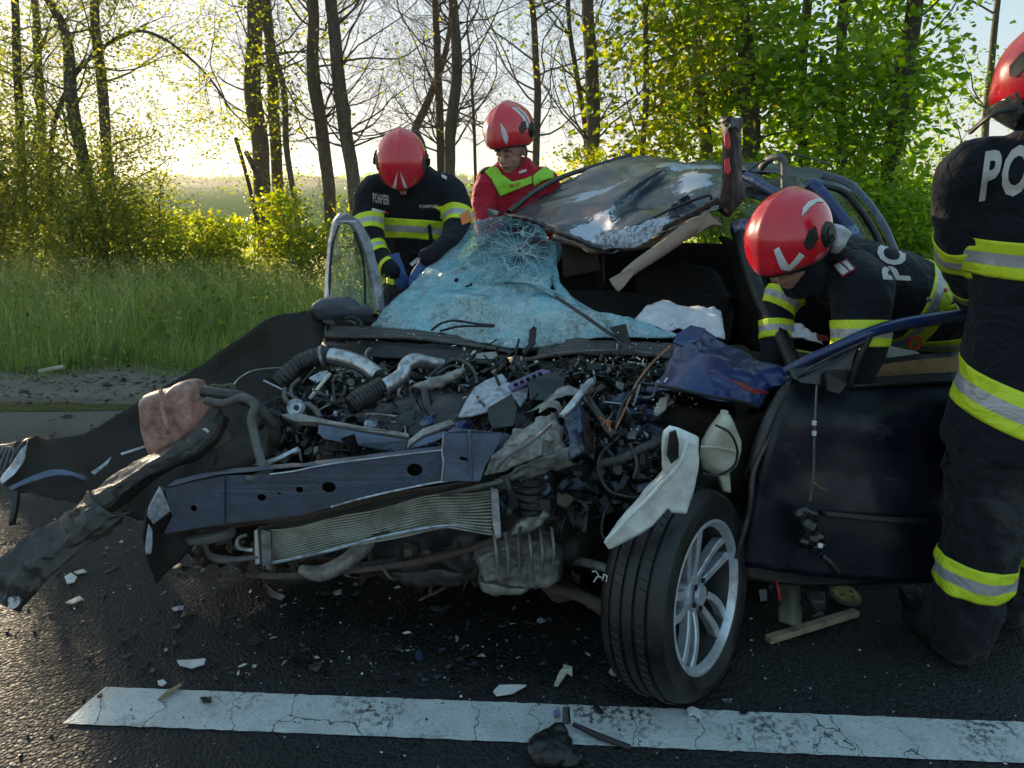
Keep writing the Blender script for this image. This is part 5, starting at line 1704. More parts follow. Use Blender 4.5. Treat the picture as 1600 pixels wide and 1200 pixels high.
tube('large_lower_hose', M['beigem'], [(470, 890, 2.14), (500, 896, 2.12), (534, 882, 2.12), (560, 862, 2.14), (576, 846, 2.18)], [.016, .026, .026, .026, .024], car, n=12)
tube('lower_rail', M['rust'], [(385, 898, 2.2), (440, 900, 2.18), (520, 894, 2.16), (600, 886, 2.16), (680, 872, 2.16), (740, 856, 2.16), (784, 838, 2.14)], .010, car, n=6, flat=.6)
tube('lower_rail', M['dsteel'], [(370, 880, 2.3), (450, 906, 2.25), (560, 884, 2.25), (700, 866, 2.22), (775, 846, 2.2)], .014, car, n=6)
lump('exhaust_box', M['dsteel'], [(600, 880, 2.3), (700, 872, 2.3), (745, 880, 2.3), (735, 904, 2.3), (640, 908, 2.3)], .15, car, .01, 3, .2, .02, .04)
lump('subframe', M['rust'], [(830, 900, 2.4), (880, 905, 2.4), (960, 955, 2.3), (955, 965, 2.3), (900, 930, 2.4), (862, 938, 2.4)], .08, car, .008, 3)
tube('drive_shaft', M['beigem'], [(880, 874, 2.3), (920, 880, 2.2), (960, 892, 2.1), (1010, 910, 2.05)], .015, car, n=10)
tube('lower_arm', M['rust'], [(850, 915, 2.36), (905, 930, 2.25), (950, 950, 2.15), (1010, 968, 2.08)], .02, car, n=8, flat=.6)
m = MB()
ax = (0.75, -.6, -.12)
for k in range(5):
    m.disc(P(893 - k * 3, 818 + k * 1.5, 2.16 + k * .008), ax, .055 - (k % 2) * .005, .006, 28)
m.disc(P(907, 812, 2.13), ax, .026, .05, 20)
autosmooth(m.build('drive_pulley', M['dsteel'], car), 40)
tube('pulley_bracket', M['hoseg'], [(895, 778, 2.12), (912, 786, 2.1), (916, 800, 2.09), (914, 826, 2.1), (912, 830, 2.1)], .006, car, n=6)
lump('sensor_block', M['olive'], [(870, 768, 2.1), (884, 758, 2.1), (902, 765, 2.1), (897, 780, 2.1), (885, 794, 2.1), (870, 786, 2.1)], .035, car, .003, 2, .1)
lump('alternator', M['alu'], [(800, 742, 2.22), (850, 736, 2.22), (866, 760, 2.22), (858, 800, 2.22), (826, 812, 2.22), (800, 790, 2.22)], .13, car, .006, 3, .2, .03, .02)
for k in range(5):
    tube('rubber_boot_rib', M['rubber'], [(800 + k * 2, 748 + k * 13, 2.12), (830, 756 + k * 12, 2.06), (862 - k * 2, 744 + k * 13, 2.12)], .010, car, n=6)
lump('manifold', M['beigem'], [(806, 815, 2.1), (830, 800, 2.1), (850, 792, 2.1), (862, 802, 2.1), (840, 824, 2.1), (812, 832, 2.1), (795, 838, 2.1)], .05, car, .005, 3, .2, .012, .02)
tube('strut_rod', M['hoseg'], [(690, 772, 2.1), (740, 762, 2.05), (785, 752, 2.02), (822, 738, 2.0)], .008, car, n=8)
tube('black_hose', M['rubber'], [(790, 745, 2.0), (796, 764, 1.99), (806, 790, 2.0)], .009, car, n=8)

# crumpled front corner pieces
panel('crumpled_headlamp_shell', M['beigem'], [
    [(800, 664, 2.14), (838, 642, 2.16), (866, 640, 2.18), (878, 652, 2.2)],
    [(780, 692, 2.06), (822, 676, 2.05), (860, 664, 2.08), (884, 668, 2.14)],
    [(762, 716, 2.04), (802, 704, 2.02), (850, 684, 2.04), (890, 692, 2.1)],
    [(752, 744, 2.03), (792, 736, 2.01), (846, 712, 2.02), (896, 716, 2.08)]], car, k=10, angular=True, crumple=.022, freq=8, fine=.002, seed=8, thick=.004, sharp=8)
panel('crumpled_lamp_base', M['alu'], [[(772, 752, 2.04), (812, 738, 2.02), (856, 716, 2.03), (896, 700, 2.08)], [(790, 758, 2.06), (830, 748, 2.05), (862, 738, 2.05), (898, 730, 2.09)], [(820, 748, 2.1), (842, 745, 2.08), (870, 742, 2.08), (900, 726, 2.12)]], car, k=8, crumple=.014, freq=12, seed=3)
tube('pale_ridge', M['beigem'], [(775, 735, 2.0), (790, 716, 1.99), (830, 690, 2.0), (862, 664, 2.04)], .008, car, n=6, flat=.5)
plate('dark_flap', M['dsteel'], [(762, 638, 2.2), (800, 614, 2.24), (808, 636, 2.2), (802, 664, 2.16), (770, 668, 2.14), (764, 655, 2.16)], car, thick=.005, crumple=.008)
plate('pale_torn_sheet', M['paleplate'], [(716, 652, 2.34), (726, 628, 2.4), (742, 606, 2.46), (760, 592, 2.5), (784, 582, 2.52), (792, 594, 2.5), (784, 602, 2.48), (806, 598, 2.46), (826, 600, 2.42), (822, 622, 2.38), (812, 632, 2.34), (800, 616, 2.36), (770, 640, 2.32), (740, 650, 2.31)], car, thick=.005, crumple=.008)
plate('lilac_box', M['purple'], [(794, 602, 2.40), (845, 579, 2.46), (858, 582, 2.46), (852, 593, 2.44), (800, 612, 2.38)], car, thick=.025, bevel=.003)
plate('lilac_box_side', M['purple'], [(858, 582, 2.45), (880, 604, 2.4), (868, 612, 2.38), (850, 594, 2.43)], car, thick=.02, bevel=.002)
m = MB()
for k in range(5):
    m.box(P(806 + k * 9.5, 600 - k * 4.2, 2.38 + k * .008), (.013, .02, .010))
kind(m.build('box_connector_pins', M['blackg'], car), 'stuff')
plate('battery', M['blackg'], [(826, 608, 2.42), (858, 596, 2.44), (884, 606, 2.4), (880, 640, 2.34), (830, 640, 2.34)], car, thick=.1, bevel=.004)
panel('curled_metal', M['beigem'], [[(850, 622, 2.3), (868, 606, 2.33), (890, 602, 2.34), (906, 604, 2.34)], [(822, 640, 2.24), (846, 632, 2.26), (870, 618, 2.28), (898, 612, 2.3)]], car, k=7, crumple=.01, freq=14)
panel('curled_metal', M['beigem'], [[(846, 630, 2.22), (858, 625, 2.24), (874, 627, 2.22), (882, 640, 2.2)], [(842, 642, 2.18), (858, 636, 2.2), (872, 640, 2.18), (878, 650, 2.16)]], car, k=6, crumple=.008, freq=14)
tube('bent_pipe', M['steel'], [(878, 650, 2.1), (893, 634, 2.12), (908, 614, 2.16), (922, 598, 2.2), (928, 596, 2.2)], [.009, .012, .012, .013, .012], car, n=8)
panel('navy_torn_panel', M['navy2'], [[(884, 640, 2.12), (900, 626, 2.16), (914, 622, 2.2)], [(892, 680, 2.08), (912, 668, 2.1), (930, 676, 2.14)], [(895, 722, 2.06), (918, 706, 2.08), (938, 716, 2.1)]], car, k=8, crumple=.02, freq=9, sharp=30)
panel('maroon_torn_panel', M['maroon'], [[(912, 640, 2.12), (922, 648, 2.12)], [(916, 680, 2.08), (930, 684, 2.1)], [(920, 704, 2.07), (936, 702, 2.09)]], car, k=6, crumple=.01, freq=12)
tube('black_strut', M['blackg'], [(916, 622, 2.2), (936, 650, 2.14), (950, 672, 2.1), (960, 682, 2.08)], .014, car, n=8)
m = MB()
rgc = random.Random(3)
for k in range(9):
    a = P(946 + rgc.uniform(-6, 6), 662 + rgc.uniform(-6, 6), 2.07)
    m.tube([a, a + Vector((rgc.uniform(-.02, .02), -.01, rgc.uniform(-.03, .02)))], .003, n=4)
kind(m.build('frayed_copper_strands', M['copper'], car), 'stuff')
tube('diagonal_rod', M['copper'], [(1048, 540, 2.42), (1020, 566, 2.38), (994, 600, 2.3), (976, 640, 2.2), (962, 670, 2.1)], .0035, car, n=6)
tube('diagonal_rod', M['rubber'], [(1006, 596, 2.32), (980, 620, 2.24), (966, 650, 2.16), (960, 690, 2.1)], .005, car, n=6)
panel('inner_front_sheet', M['navy2'], [[(960, 640, 2.3), (1000, 630, 2.3), (1040, 640, 2.3)], [(958, 680, 2.24), (1000, 676, 2.22), (1040, 690, 2.24)], [(960, 720, 2.2), (990, 716, 2.18), (1030, 725, 2.22)]], car, k=7, crumple=.03, freq=8, sharp=30)
plate('yellowed_bracket', M['cream'], [(1018, 648, 2.3), (1032, 622, 2.32), (1044, 620, 2.32), (1040, 640, 2.3), (1026, 650, 2.28)], car, thick=.01, crumple=.004)
tube('wire_loop', M['rubber'], [(958, 690, 2.1), (938, 712, 2.08), (936, 738, 2.06), (950, 765, 2.04), (975, 775, 2.04), (1000, 778, 2.06)], .004, car, n=5)
tube('wire_loop', M['rubber'], [(944, 800, 2.04), (940, 830, 2.0), (952, 858, 1.98), (956, 880, 1.98)], .003, car, n=5)
tube('wrapped_loom', M['rubber'], [(940, 725, 2.12), (975, 716, 2.1), (1005, 700, 2.12), (1030, 690, 2.16)], .013, car, n=8, ribs=2, rib_amp=.003)

# big air hoses
tube('ribbed_air_hose', M['rubber'], [(440, 596, 2.80), (452, 582, 2.80), (470, 568, 2.82), (496, 558, 2.84), (520, 556, 2.84)], [.036, .036, .037, .037, .036], car, n=14, k=14, ribs=4, rib_amp=.005)
tube('foil_air_duct', M['foil'], [(518, 556, 2.83), (545, 562, 2.80), (570, 572, 2.76), (592, 588, 2.7)], [.034, .033, .032, .030], car, n=14)
tube('ribbed_air_hose', M['rubber'], [(548, 634, 2.48), (562, 624, 2.5), (580, 614, 2.53), (598, 604, 2.56)], [.032, .036, .034, .036], car, n=14, k=14, ribs=4, rib_amp=.005)
tube('hose_mouth', M['black'], [(546, 635, 2.475), (549, 633, 2.48)], .026, car, n=14)
tube('hose_mouth', M['black'], [(437, 599, 2.79), (441, 595, 2.8)], .030, car, n=14)
tube('foil_air_duct', M['foil'], [(598, 606, 2.56), (616, 596, 2.58), (630, 584, 2.6), (634, 572, 2.62), (646, 564, 2.64), (668, 566, 2.68), (692, 570, 2.7)], [.030, .030, .028, .027, .028, .024, .022], car, n=14)
tube('hose_clamp', M['steel'], [(596, 607, 2.56), (602, 603, 2.565)], .038, car, n=16)
tube('hose_clamp', M['steel'], [(502, 557, 2.84), (507, 556, 2.84)], .042, car, n=16)
m = MB()
ax = (0.1, -1, .5)
m.disc(P(463, 637, 2.42), ax, .030, .02, 24)
m.disc(P(463, 637, 2.405), ax, .021, .02, 24)
autosmooth(m.build('filler_cap', M['steel'], car), 40)
m = MB()
m.disc(P(463, 637, 2.393), ax, .009, .008, 16)
autosmooth(m.build('cap_centre', M['black'], car), 40)
plate('torn_blue_sheet', M['paleplate'], [(482, 590, 2.7), (500, 580, 2.72), (512, 578, 2.72), (508, 590, 2.7), (494, 598, 2.68)], car, thick=.004, crumple=.004)
plate('pale_strip', M['cream'], [(482, 622, 2.6), (514, 582, 2.68), (518, 584, 2.68), (500, 606, 2.62), (486, 624, 2.6)], car, thick=.006)
tube('small_hose', M['hoseg'], [(445, 608, 2.7), (446, 624, 2.6), (458, 632, 2.5), (480, 632, 2.5), (494, 642, 2.45), (500, 654, 2.4)], .010, car, n=8)
tube('small_hose', M['hoseg'], [(468, 592, 2.76), (456, 604, 2.7), (456, 618, 2.64), (464, 624, 2.6)], .008, car, n=8)
tube('small_hose', M['rubber'], [(560, 572, 2.78), (572, 566, 2.78), (574, 552, 2.8), (580, 545, 2.82)], .009, car, n=8)
tube('small_hose', M['rubber'], [(670, 590, 2.56), (690, 572, 2.6), (712, 562, 2.64), (732, 570, 2.6), (742, 584, 2.54), (746, 600, 2.5)], .007, car, n=8)
tube('small_hose', M['rubber'], [(680, 586, 2.56), (705, 572, 2.6), (722, 578, 2.56), (732, 598, 2.5)], .006, car, n=8)
tube('thick_black_hose', M['rubber'], [(664, 612, 2.5), (670, 640, 2.42), (690, 652, 2.4), (720, 652, 2.38), (745, 640, 2.4)], .016, car, n=8)
lump('pale_cover', M['beigem'], [(640, 604, 2.54), (672, 592, 2.54), (700, 584, 2.54), (724, 575, 2.54), (730, 578, 2.54), (715, 592, 2.54), (690, 604, 2.54), (660, 612, 2.54)], .05, car, .006, 3, .2, .02, .03)
lump('intake_cover', M['black'], [(540, 650, 2.5), (600, 628, 2.5), (660, 632, 2.5), (690, 650, 2.5), (680, 672, 2.46), (600, 672, 2.46)], .16, car, .01, 3, .2, .04, .04)

# blue crushed bonnet and wing, right
panel('crushed_bonnet', M['navy'], [
    [(1068, 512, 2.52), (1092, 504, 2.54), (1130, 518, 2.52), (1175, 545, 2.48), (1238, 580, 2.40)],
    [(1050, 540, 2.44), (1088, 530, 2.42), (1130, 548, 2.38), (1180, 566, 2.36), (1236, 596, 2.34)],
    [(1024, 572, 2.36), (1075, 566, 2.30), (1128, 580, 2.26), (1180, 596, 2.26), (1214, 606, 2.30)],
    [(996, 596, 2.32), (1052, 600, 2.24), (1104, 612, 2.20), (1156, 618, 2.20), (1196, 638, 2.24)]], car, k=12, octv=.12, crumple=.036, freq=4.0, fine=.003, seed=5, thick=.005, sharp=14)
panel('painted_red_reflection', M['redp'], [[(1140, 590, 2.20), (1166, 600, 2.20)], [(1160, 606, 2.19), (1186, 610, 2.20)], [(1174, 612, 2.19), (1204, 616, 2.22)]], car, k=6, crumple=.008, freq=12)  # red panel imitates a reflection in the glossy bonnet
plate('bonnet_corner', M['navy'], [(1058, 520, 2.44), (1080, 506, 2.46), (1104, 512, 2.46), (1094, 530, 2.42), (1066, 540, 2.40), (1052, 532, 2.42)], car, thick=.008, crumple=.01, bevel=.002)
tube('bonnet_lip', M['black'], [(994, 598, 2.31), (1050, 606, 2.23), (1104, 618, 2.18), (1160, 628, 2.18), (1180, 634, 2.2)], .006, car, n=6)
panel('inner_wheel_housing', M['liner'], [[(1030, 625, 2.4), (1090, 640, 2.36), (1160, 650, 2.34), (1215, 640, 2.34)], [(960, 700, 2.4), (1050, 720, 2.34), (1140, 740, 2.3), (1185, 760, 2.3)], [(930, 800, 2.36), (1000, 810, 2.3), (1090, 820, 2.28), (1170, 860, 2.26)]], car, k=7, crumple=.03, freq=5)
panel('wheel_arch_liner', M['black'], [[(968, 782, 2.1), (1010, 768, 2.12), (1060, 765, 2.16), (1120, 785, 2.22), (1150, 820, 2.24)], [(985, 800, 2.0), (1030, 790, 2.0), (1075, 795, 2.04), (1120, 806, 2.12), (1146, 840, 2.14)]], car, k=7, crumple=.012, freq=7)

# white torn duct and the washer bottle
duct = lump('torn_white_duct', M['white'], [(1036, 672, 1.84), (1046, 664, 1.84), (1060, 667, 1.84), (1076, 674, 1.84), (1092, 683, 1.84), (1093, 708, 1.84), (1091, 735, 1.84), (1084, 768, 1.84), (1073, 803, 1.84), (1048, 801, 1.84), (1044, 793, 1.84), (1017, 823, 1.84), (985, 842, 1.84), (951, 858, 1.84), (943, 848, 1.84), (962, 820, 1.84), (1010, 764, 1.84), (1046, 727, 1.84), (1036, 733, 1.84), (1034, 700, 1.84)], .042, car, .0030, 3, .12, .005, .05)
plate('duct_slot', M['black'], [(1046, 676, 1.80), (1056, 672, 1.80), (1060, 690, 1.80), (1060, 714, 1.80), (1048, 724, 1.80), (1042, 712, 1.80), (1044, 692, 1.80)], duct, thick=.01)
tube('duct_ridge', M['white'], [(948, 844, 1.795), (985, 806, 1.80), (1028, 762, 1.80), (1060, 726, 1.80), (1074, 690, 1.80)], .006, duct, n=8)
bot = lump('washer_bottle', M['cream'], [(1097, 690, 2.16), (1108, 670, 2.16), (1117, 658, 2.16), (1127, 645, 2.16), (1140, 646, 2.16), (1147, 660, 2.16), (1158, 688, 2.16), (1157, 704, 2.16), (1150, 726, 2.16), (1134, 741, 2.16), (1116, 742, 2.16), (1098, 732, 2.16), (1093, 712, 2.16)], .11, car, .005, 6, .3)
tube('bottle_strap', M['black'], [(1118, 664, 2.08), (1140, 676, 2.06), (1150, 695, 2.06), (1152, 712, 2.06), (1145, 730, 2.06), (1122, 742, 2.07), (1098, 740, 2.08)], .004, bot, n=6)
tube('bottle_neck', M['cream'], [(1131, 650, 2.16), (1132, 642, 2.16)], .012, bot, n=12)
tube('bottle_seam', M['cream'], [(1095, 698, 2.10), (1120, 699, 2.095), (1152, 706, 2.1)], .004, bot, n=6)
lump('bottle_lower', M['cream'], [(1120, 740, 2.2), (1140, 738, 2.2), (1142, 770, 2.2), (1128, 768, 2.2)], .05, car, .005, 4)

# front door open towards the right
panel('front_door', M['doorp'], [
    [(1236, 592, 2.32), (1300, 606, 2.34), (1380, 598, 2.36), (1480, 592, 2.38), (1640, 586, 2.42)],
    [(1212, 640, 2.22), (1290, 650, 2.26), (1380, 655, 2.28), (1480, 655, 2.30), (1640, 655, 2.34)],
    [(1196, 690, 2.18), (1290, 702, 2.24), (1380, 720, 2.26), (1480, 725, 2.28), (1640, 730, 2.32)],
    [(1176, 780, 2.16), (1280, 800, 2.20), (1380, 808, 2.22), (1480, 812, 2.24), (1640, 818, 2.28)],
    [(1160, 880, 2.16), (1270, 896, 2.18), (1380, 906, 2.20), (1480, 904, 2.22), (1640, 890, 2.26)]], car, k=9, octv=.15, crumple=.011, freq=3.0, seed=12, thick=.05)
panel('door_rub_strip', M['black'], [[(1284, 798, 2.165), (1380, 806, 2.175), (1480, 810, 2.19), (1630, 814, 2.23)], [(1284, 806, 2.16), (1380, 816, 2.17), (1480, 820, 2.185), (1630, 824, 2.23)]], car, k=4, thick=.012)
tube('door_edge_seal', M['rubber'], [(1232, 598, 2.28), (1212, 660, 2.2), (1186, 715, 2.14), (1176, 745, 2.12), (1170, 800, 2.11), (1150, 872, 2.11)], .008, car, n=6)
panel('door_front_edge', M['dsteel'], [[(1240, 600, 2.3), (1228, 604, 2.26), (1216, 612, 2.3)], [(1206, 660, 2.2), (1196, 664, 2.18), (1190, 672, 2.24)], [(1180, 730, 2.15), (1172, 738, 2.15), (1166, 745, 2.2)]], car, k=6, crumple=.008, freq=9)
panel('window_sill', M['black'], [[(1328, 596, 2.34), (1400, 590, 2.35), (1500, 584, 2.38)], [(1330, 606, 2.31), (1400, 602, 2.32), (1500, 598, 2.34)]], car, k=6, thick=.02)
panel('door_card', M['amber'], [[(1340, 578, 2.42), (1400, 566, 2.44), (1500, 556, 2.5)], [(1336, 592, 2.40), (1400, 592, 2.42), (1500, 590, 2.46)]], car, k=6, crumple=.004, freq=9, thick=.01)
panel('door_card_top', M['black'], [[(1336, 566, 2.46), (1400, 556, 2.48), (1500, 548, 2.54)], [(1336, 582, 2.44), (1400, 570, 2.46), (1500, 560, 2.52)]], car, k=6, crumple=.01, freq=9, thick=.01)
panel('mirror_mount_sheet', M['blackg'], [[(1232, 578, 2.30), (1290, 556, 2.30), (1356, 524, 2.30)], [(1240, 590, 2.27), (1288, 580, 2.27), (1342, 556, 2.28)], [(1250, 598, 2.26), (1290, 604, 2.26), (1324, 606, 2.27)]], car, k=6, crumple=.006, freq=8, thick=.01)
tube('window_frame', M['navy'], [(1226, 580, 2.32), (1262, 562, 2.30), (1310, 540, 2.28), (1358, 520, 2.28), (1400, 508, 2.32), (1450, 500, 2.36), (1510, 492, 2.4)], [.014, .016, .016, .018, .02, .022, .02], car, n=8)
tube('window_frame', M['black'], [(1358, 526, 2.27), (1342, 560, 2.27), (1326, 604, 2.28)], .012, car, n=8)
tube('window_channel', M['rubber'], [(1250, 584, 2.26), (1290, 562, 2.25), (1350, 534, 2.25)], .005, car, n=6)
plate('mirror_socket', M['black'], [(1288, 580, 2.24), (1318, 578, 2.24), (1322, 600, 2.24), (1310, 616, 2.23), (1290, 610, 2.23)], car, thick=.02, bevel=.003)
# mirror remains hanging on a cable
tube('mirror_cable', M['hoseg'], [(1276, 602, 2.22), (1274, 640, 2.16), (1272, 690, 2.13), (1271, 740, 2.12), (1266, 782, 2.11)], .0035, car, n=5)
tube('mirror_cable', M['copper'], [(1271, 752, 2.11), (1280, 760, 2.1), (1293, 767, 2.1)], .002, car, n=4)
m = MB()
for y_ in (658, 674):
    m.tube([P(1272.5, y_, 2.13), P(1272, y_ + 6, 2.13)], .007, n=8)
autosmooth(m.build('cable_connector', M['decal'], car), 40)
mir = lump('hanging_mirror_housing', M['blackg'], [(1240, 795, 2.1), (1262, 784, 2.1), (1274, 800, 2.1), (1280, 830, 2.1), (1290, 840, 2.1), (1286, 862, 2.1), (1268, 866, 2.1), (1244, 848, 2.1), (1250, 824, 2.1)], .05, car, .005, 3, .3, .03, .03)
tube('mirror_arm_stub', M['black'], [(1285, 868, 2.09), (1296, 878, 2.08), (1308, 892, 2.08)], .012, mir, n=8)
m = MB()
m.disc(P(1281, 852, 2.04), (0, -1, .3), .008, .01, 14)
autosmooth(m.build('mirror_screw', M['steel'], mir), 40)
# sill and under-door mess
panel('sill', M['black'], [[(1150, 870, 2.3), (1300, 890, 2.36), (1640, 870, 2.5)], [(1160, 905, 2.28), (1300, 915, 2.32), (1640, 890, 2.45)]], car, k=5, thick=.03)
panel('sun_blocking_sheet', M['liner'], [[(-1.22, 2.42, .42), (-.95, 2.85, .50), (-.70, 3.15, .55)], [(-1.18, 2.45, .20), (-.93, 2.86, .22), (-.68, 3.16, .22)], [(-1.10, 2.48, .07), (-.90, 2.88, .06), (-.66, 3.18, .06)]], car, k=6, crumple=.02, freq=5, world=True)  # added dark sheet, blocks sun that would pass under the car
panel('sun_blocking_sill', M['black'], [[(-.70, 3.12, .55), (-.10, 3.9, .55), (.9, 5.3, .55)], [(-.68, 3.15, .17), (-.08, 3.92, .17), (.92, 5.32, .17)]], car, k=4, world=True, thick=.03)  # unseen far sill, put in to stop sunlight reaching beneath the engine
panel('floor_pan', M['inside'], [[(700, 880, 2.5), (1000, 900, 2.5), (1640, 880, 2.6)], [(800, 700, 4.0), (1100, 680, 4.0), (1640, 660, 4.0)]], car, k=4)

# wheel: tyre with grooves, five twin spokes, hub
WC = P(1100, 931, 1.95)
WA = Vector((math.cos(R(38)), -math.sin(R(38)), 0.12)).normalized()
Wt = WA.cross(Vector((0, 0, 1))).normalized()
Wu = Wt.cross(WA).normalized()
if Wu.z < 0:
    Wu = -Wu


def wheel_pt(r, a, h):
    return WC + WA * h + (Wt * math.cos(a) + Wu * math.sin(a)) * r


wheel = mesh('wheel', [], [], M['rim'], car)
prof = [(r_, h_ * .90) for r_, h_ in [(.222, .012), (.232, .020), (.262, .026), (.290, .020), (.302, .006), (.3085, -.008), (.311, -.020), (.3035, -.022), (.3035, -.030), (.312, -.032), (.3135, -.060), (.3055, -.062), (.3055, -.072), (.3140, -.074),
        (.3145, -.100), (.3065, -.102), (.3065, -.112), (.3140, -.114), (.3130, -.142), (.3050, -.144), (.3050, -.152), (.3110, -.154), (.3080, -.172), (.300, -.186), (.280, -.200), (.240, -.205), (.220, -.195)]]
NS = 110
V = []
for i in range(NS):
    a = 2 * math.pi * i / NS
    sq = 1.0
    for r, h in prof:
        rr = r
        hh = h
        # flattened, slack foot of the tyre
        down = max(0, -math.sin(a))
        if r > .26:
            rr -= 0.012 * down ** 6
            if abs(h + .09) > .08:
                hh += (0.012 if h > -.09 else -.012) * down ** 4
        V.append(wheel_pt(rr, a, hh))
F = []
n = len(prof)
for i in range(NS):
    j = (i + 1) % NS
    for k in range(n - 1):
        F.append((i * n + k, j * n + k, j * n + k + 1, i * n + k + 1))
tyre = autosmooth(mesh('tyre', V, F, M['tyre'], wheel), 35)
m = MB()
rgt = random.Random(1)
for i in range(72):
    a = 2 * math.pi * i / 72
    for h0, h1 in ((-.031, -.050), (-.106, -.126)):
        m.tube([wheel_pt(.3145, a, h0), wheel_pt(.3145, a + .02, h1)], .0016, n=3, cap=False)
kind(m.build('tread_sipes', M['black'], wheel), 'stuff')
tube_r = MB()
rp = [(.222, .010), (.226, .014), (.218, .016), (.208, .010), (.202, -.006)]
V = []
for i in range(64):
    a = 2 * math.pi * i / 64
    V += [wheel_pt(r, a, h) for r, h in rp]
n = len(rp)
F = [(i * n + k, ((i + 1) % 64) * n + k, ((i + 1) % 64) * n + k + 1, i * n + k + 1) for i in range(64) for k in range(n - 1)]
autosmooth(mesh('rim', V, F, M['rim'], wheel), 45)
rp = [(.203, -.004), (.196, -.04), (.190, -.11), (.196, -.19)]
V = []
for i in range(64):
    V += [wheel_pt(r, 2 * math.pi * i / 64, h) for r, h in rp]
autosmooth(mesh('rim_barrel', V, [(i * 4 + k, ((i + 1) % 64) * 4 + k, ((i + 1) % 64) * 4 + k + 1, i * 4 + k + 1) for i in range(64) for k in range(3)], M['dsteel'], wheel), 45)  # dark steel on the barrel stands for the shade inside the wheel
for s in range(5):
    a0_ = R(82 + 72 * s)
    m = MB()
    for sg in (-1, 1):
        V, F = [], []
        for q in range(13):
            t_ = q / 12
            r = .036 + t_ * .172
            # the pair runs close together from the hub, then bows apart like a leaf and meets the rim
            da = sg * (.013 + .021 * math.sin(t_ * math.pi * .62)) / r + .16 * t_ * t_ - .08
            ca = a0_ + da
            hw = (.0125 - .0030 * math.sin(t_ * math.pi) + .004 * t_) / r
            top = -.010 - .024 * (1 - t_) ** 2 + .004 * t_
            for aa, hh in ((-1, top - .004), (-.72, top), (.72, top), (1, top - .004), (.8, top - .030), (-.8, top - .030)):
                V.append(wheel_pt(r, ca + aa * hw, hh))
        for q in range(12):
            for k in range(6):
                F.append((q * 6 + k, q * 6 + (k + 1) % 6, (q + 1) * 6 + (k + 1) % 6, (q + 1) * 6 + k))
        m.add(V, F)
    autosmooth(m.build('spoke', M['rim'], wheel), 40)
m = MB()
m.disc(wheel_pt(0, 0, -.038), WA, .062, .03, 32, r2=.052)
m.disc(wheel_pt(0, 0, -.010), WA, .031, .012, 28, r2=.028)
autosmooth(m.build('hub', M['rim'], wheel), 40)
m = MB()
for s in range(5):
    m.disc(wheel_pt(.043, R(54 + 72 * s), -.012), WA, .0085, .006, 6)
autosmooth(m.build('wheel_nuts', M['black'], wheel), 40)
m = MB()
m.disc(wheel_pt(0, 0, -.12), WA, .13, .012, 40)
m.disc(wheel_pt(0, 0, -.10), WA, .06, .06, 24)
autosmooth(m.build('brake_disc', M['rust'], wheel), 40)
m = MB()
m.disc(wheel_pt(0, 0, -.16), WA, .195, .01, 40)
autosmooth(m.build('inner_wheel_side', M['black'], wheel), 40)
m = MB()
rgc = random.Random(13)
for k in range(5):
    a = P(945 + rgc.uniform(-8, 8), 905 + rgc.uniform(-5, 5), 1.84)
    b = a + Vector((rgc.uniform(-.03, .02), -.01, rgc.uniform(-.02, .03)))
    m.tube(cat([a, (a + b) / 2 + Vector((0, 0, .01)), b], 3), .0016, n=4)
kind(m.build('torn_cable_strands', M['decal'], wheel), 'stuff')

# dense small wreckage in the engine bay, too small to pick apart singly
def clutter(name, mat_, n, region, seed, size=(.01, .05), kind_='mix', r=(.002, .006)):
    rg = random.Random(seed)
    mb = MB()
    for _ in range(n):
        px, py, dd = region(rg)
        c = P(px, py, bayY(px, py) + dd)
        if kind_ == 'tube' or (kind_ == 'mix' and rg.random() < .22):
            L = rg.uniform(.03, .14)
            d = Vector((rg.gauss(0, 1), rg.gauss(0, .6), rg.gauss(0, .6))).normalized()
            pts = cat([c, c + d * L * .5 + Vector((rg.gauss(0, .015), rg.gauss(0, .015), rg.gauss(0, .015))), c + d * L + Vector((rg.gauss(0, .03), rg.gauss(0, .03), rg.gauss(0, .03)))], 4)
            mb.tube(pts, rg.uniform(*r), n=5)
        elif rg.random() < .5:
            s = [rg.uniform(*size) for _ in range(3)]
            s[rg.randrange(3)] *= .3
            E = Matrix.Rotation(rg.uniform(0, 6.3), 3, 'X') @ Matrix.Rotation(rg.uniform(0, 6.3), 3, 'Y')
            mb.box(c, s, E)
        elif rg.random() < .5:
            mb.disc(c, (rg.gauss(0, 1), rg.gauss(-1, .5), rg.gauss(0, 1)), rg.uniform(*size) * .5, rg.uniform(.005, .02), 10)
        else:
            s = rg.uniform(*size) * 1.6
            E = Matrix.Rotation(rg.uniform(0, 6.3), 3, 'X') @ Matrix.Rotation(rg.uniform(0, 6.3), 3, 'Y')
            q = [c + E @ Vector((rg.uniform(-1, 1) * s, rg.uniform(-.5, .5) * s, rg.gauss(0, .2) * s)) for _ in range(5)]
            mb.add(q, [(0, 1, 2), (0, 2, 3), (0, 3, 4), (2, 1, 0), (3, 2, 0), (4, 3, 0)])
    return kind(autosmooth(mb.build(name, M[mat_], car), 40), 'stuff')


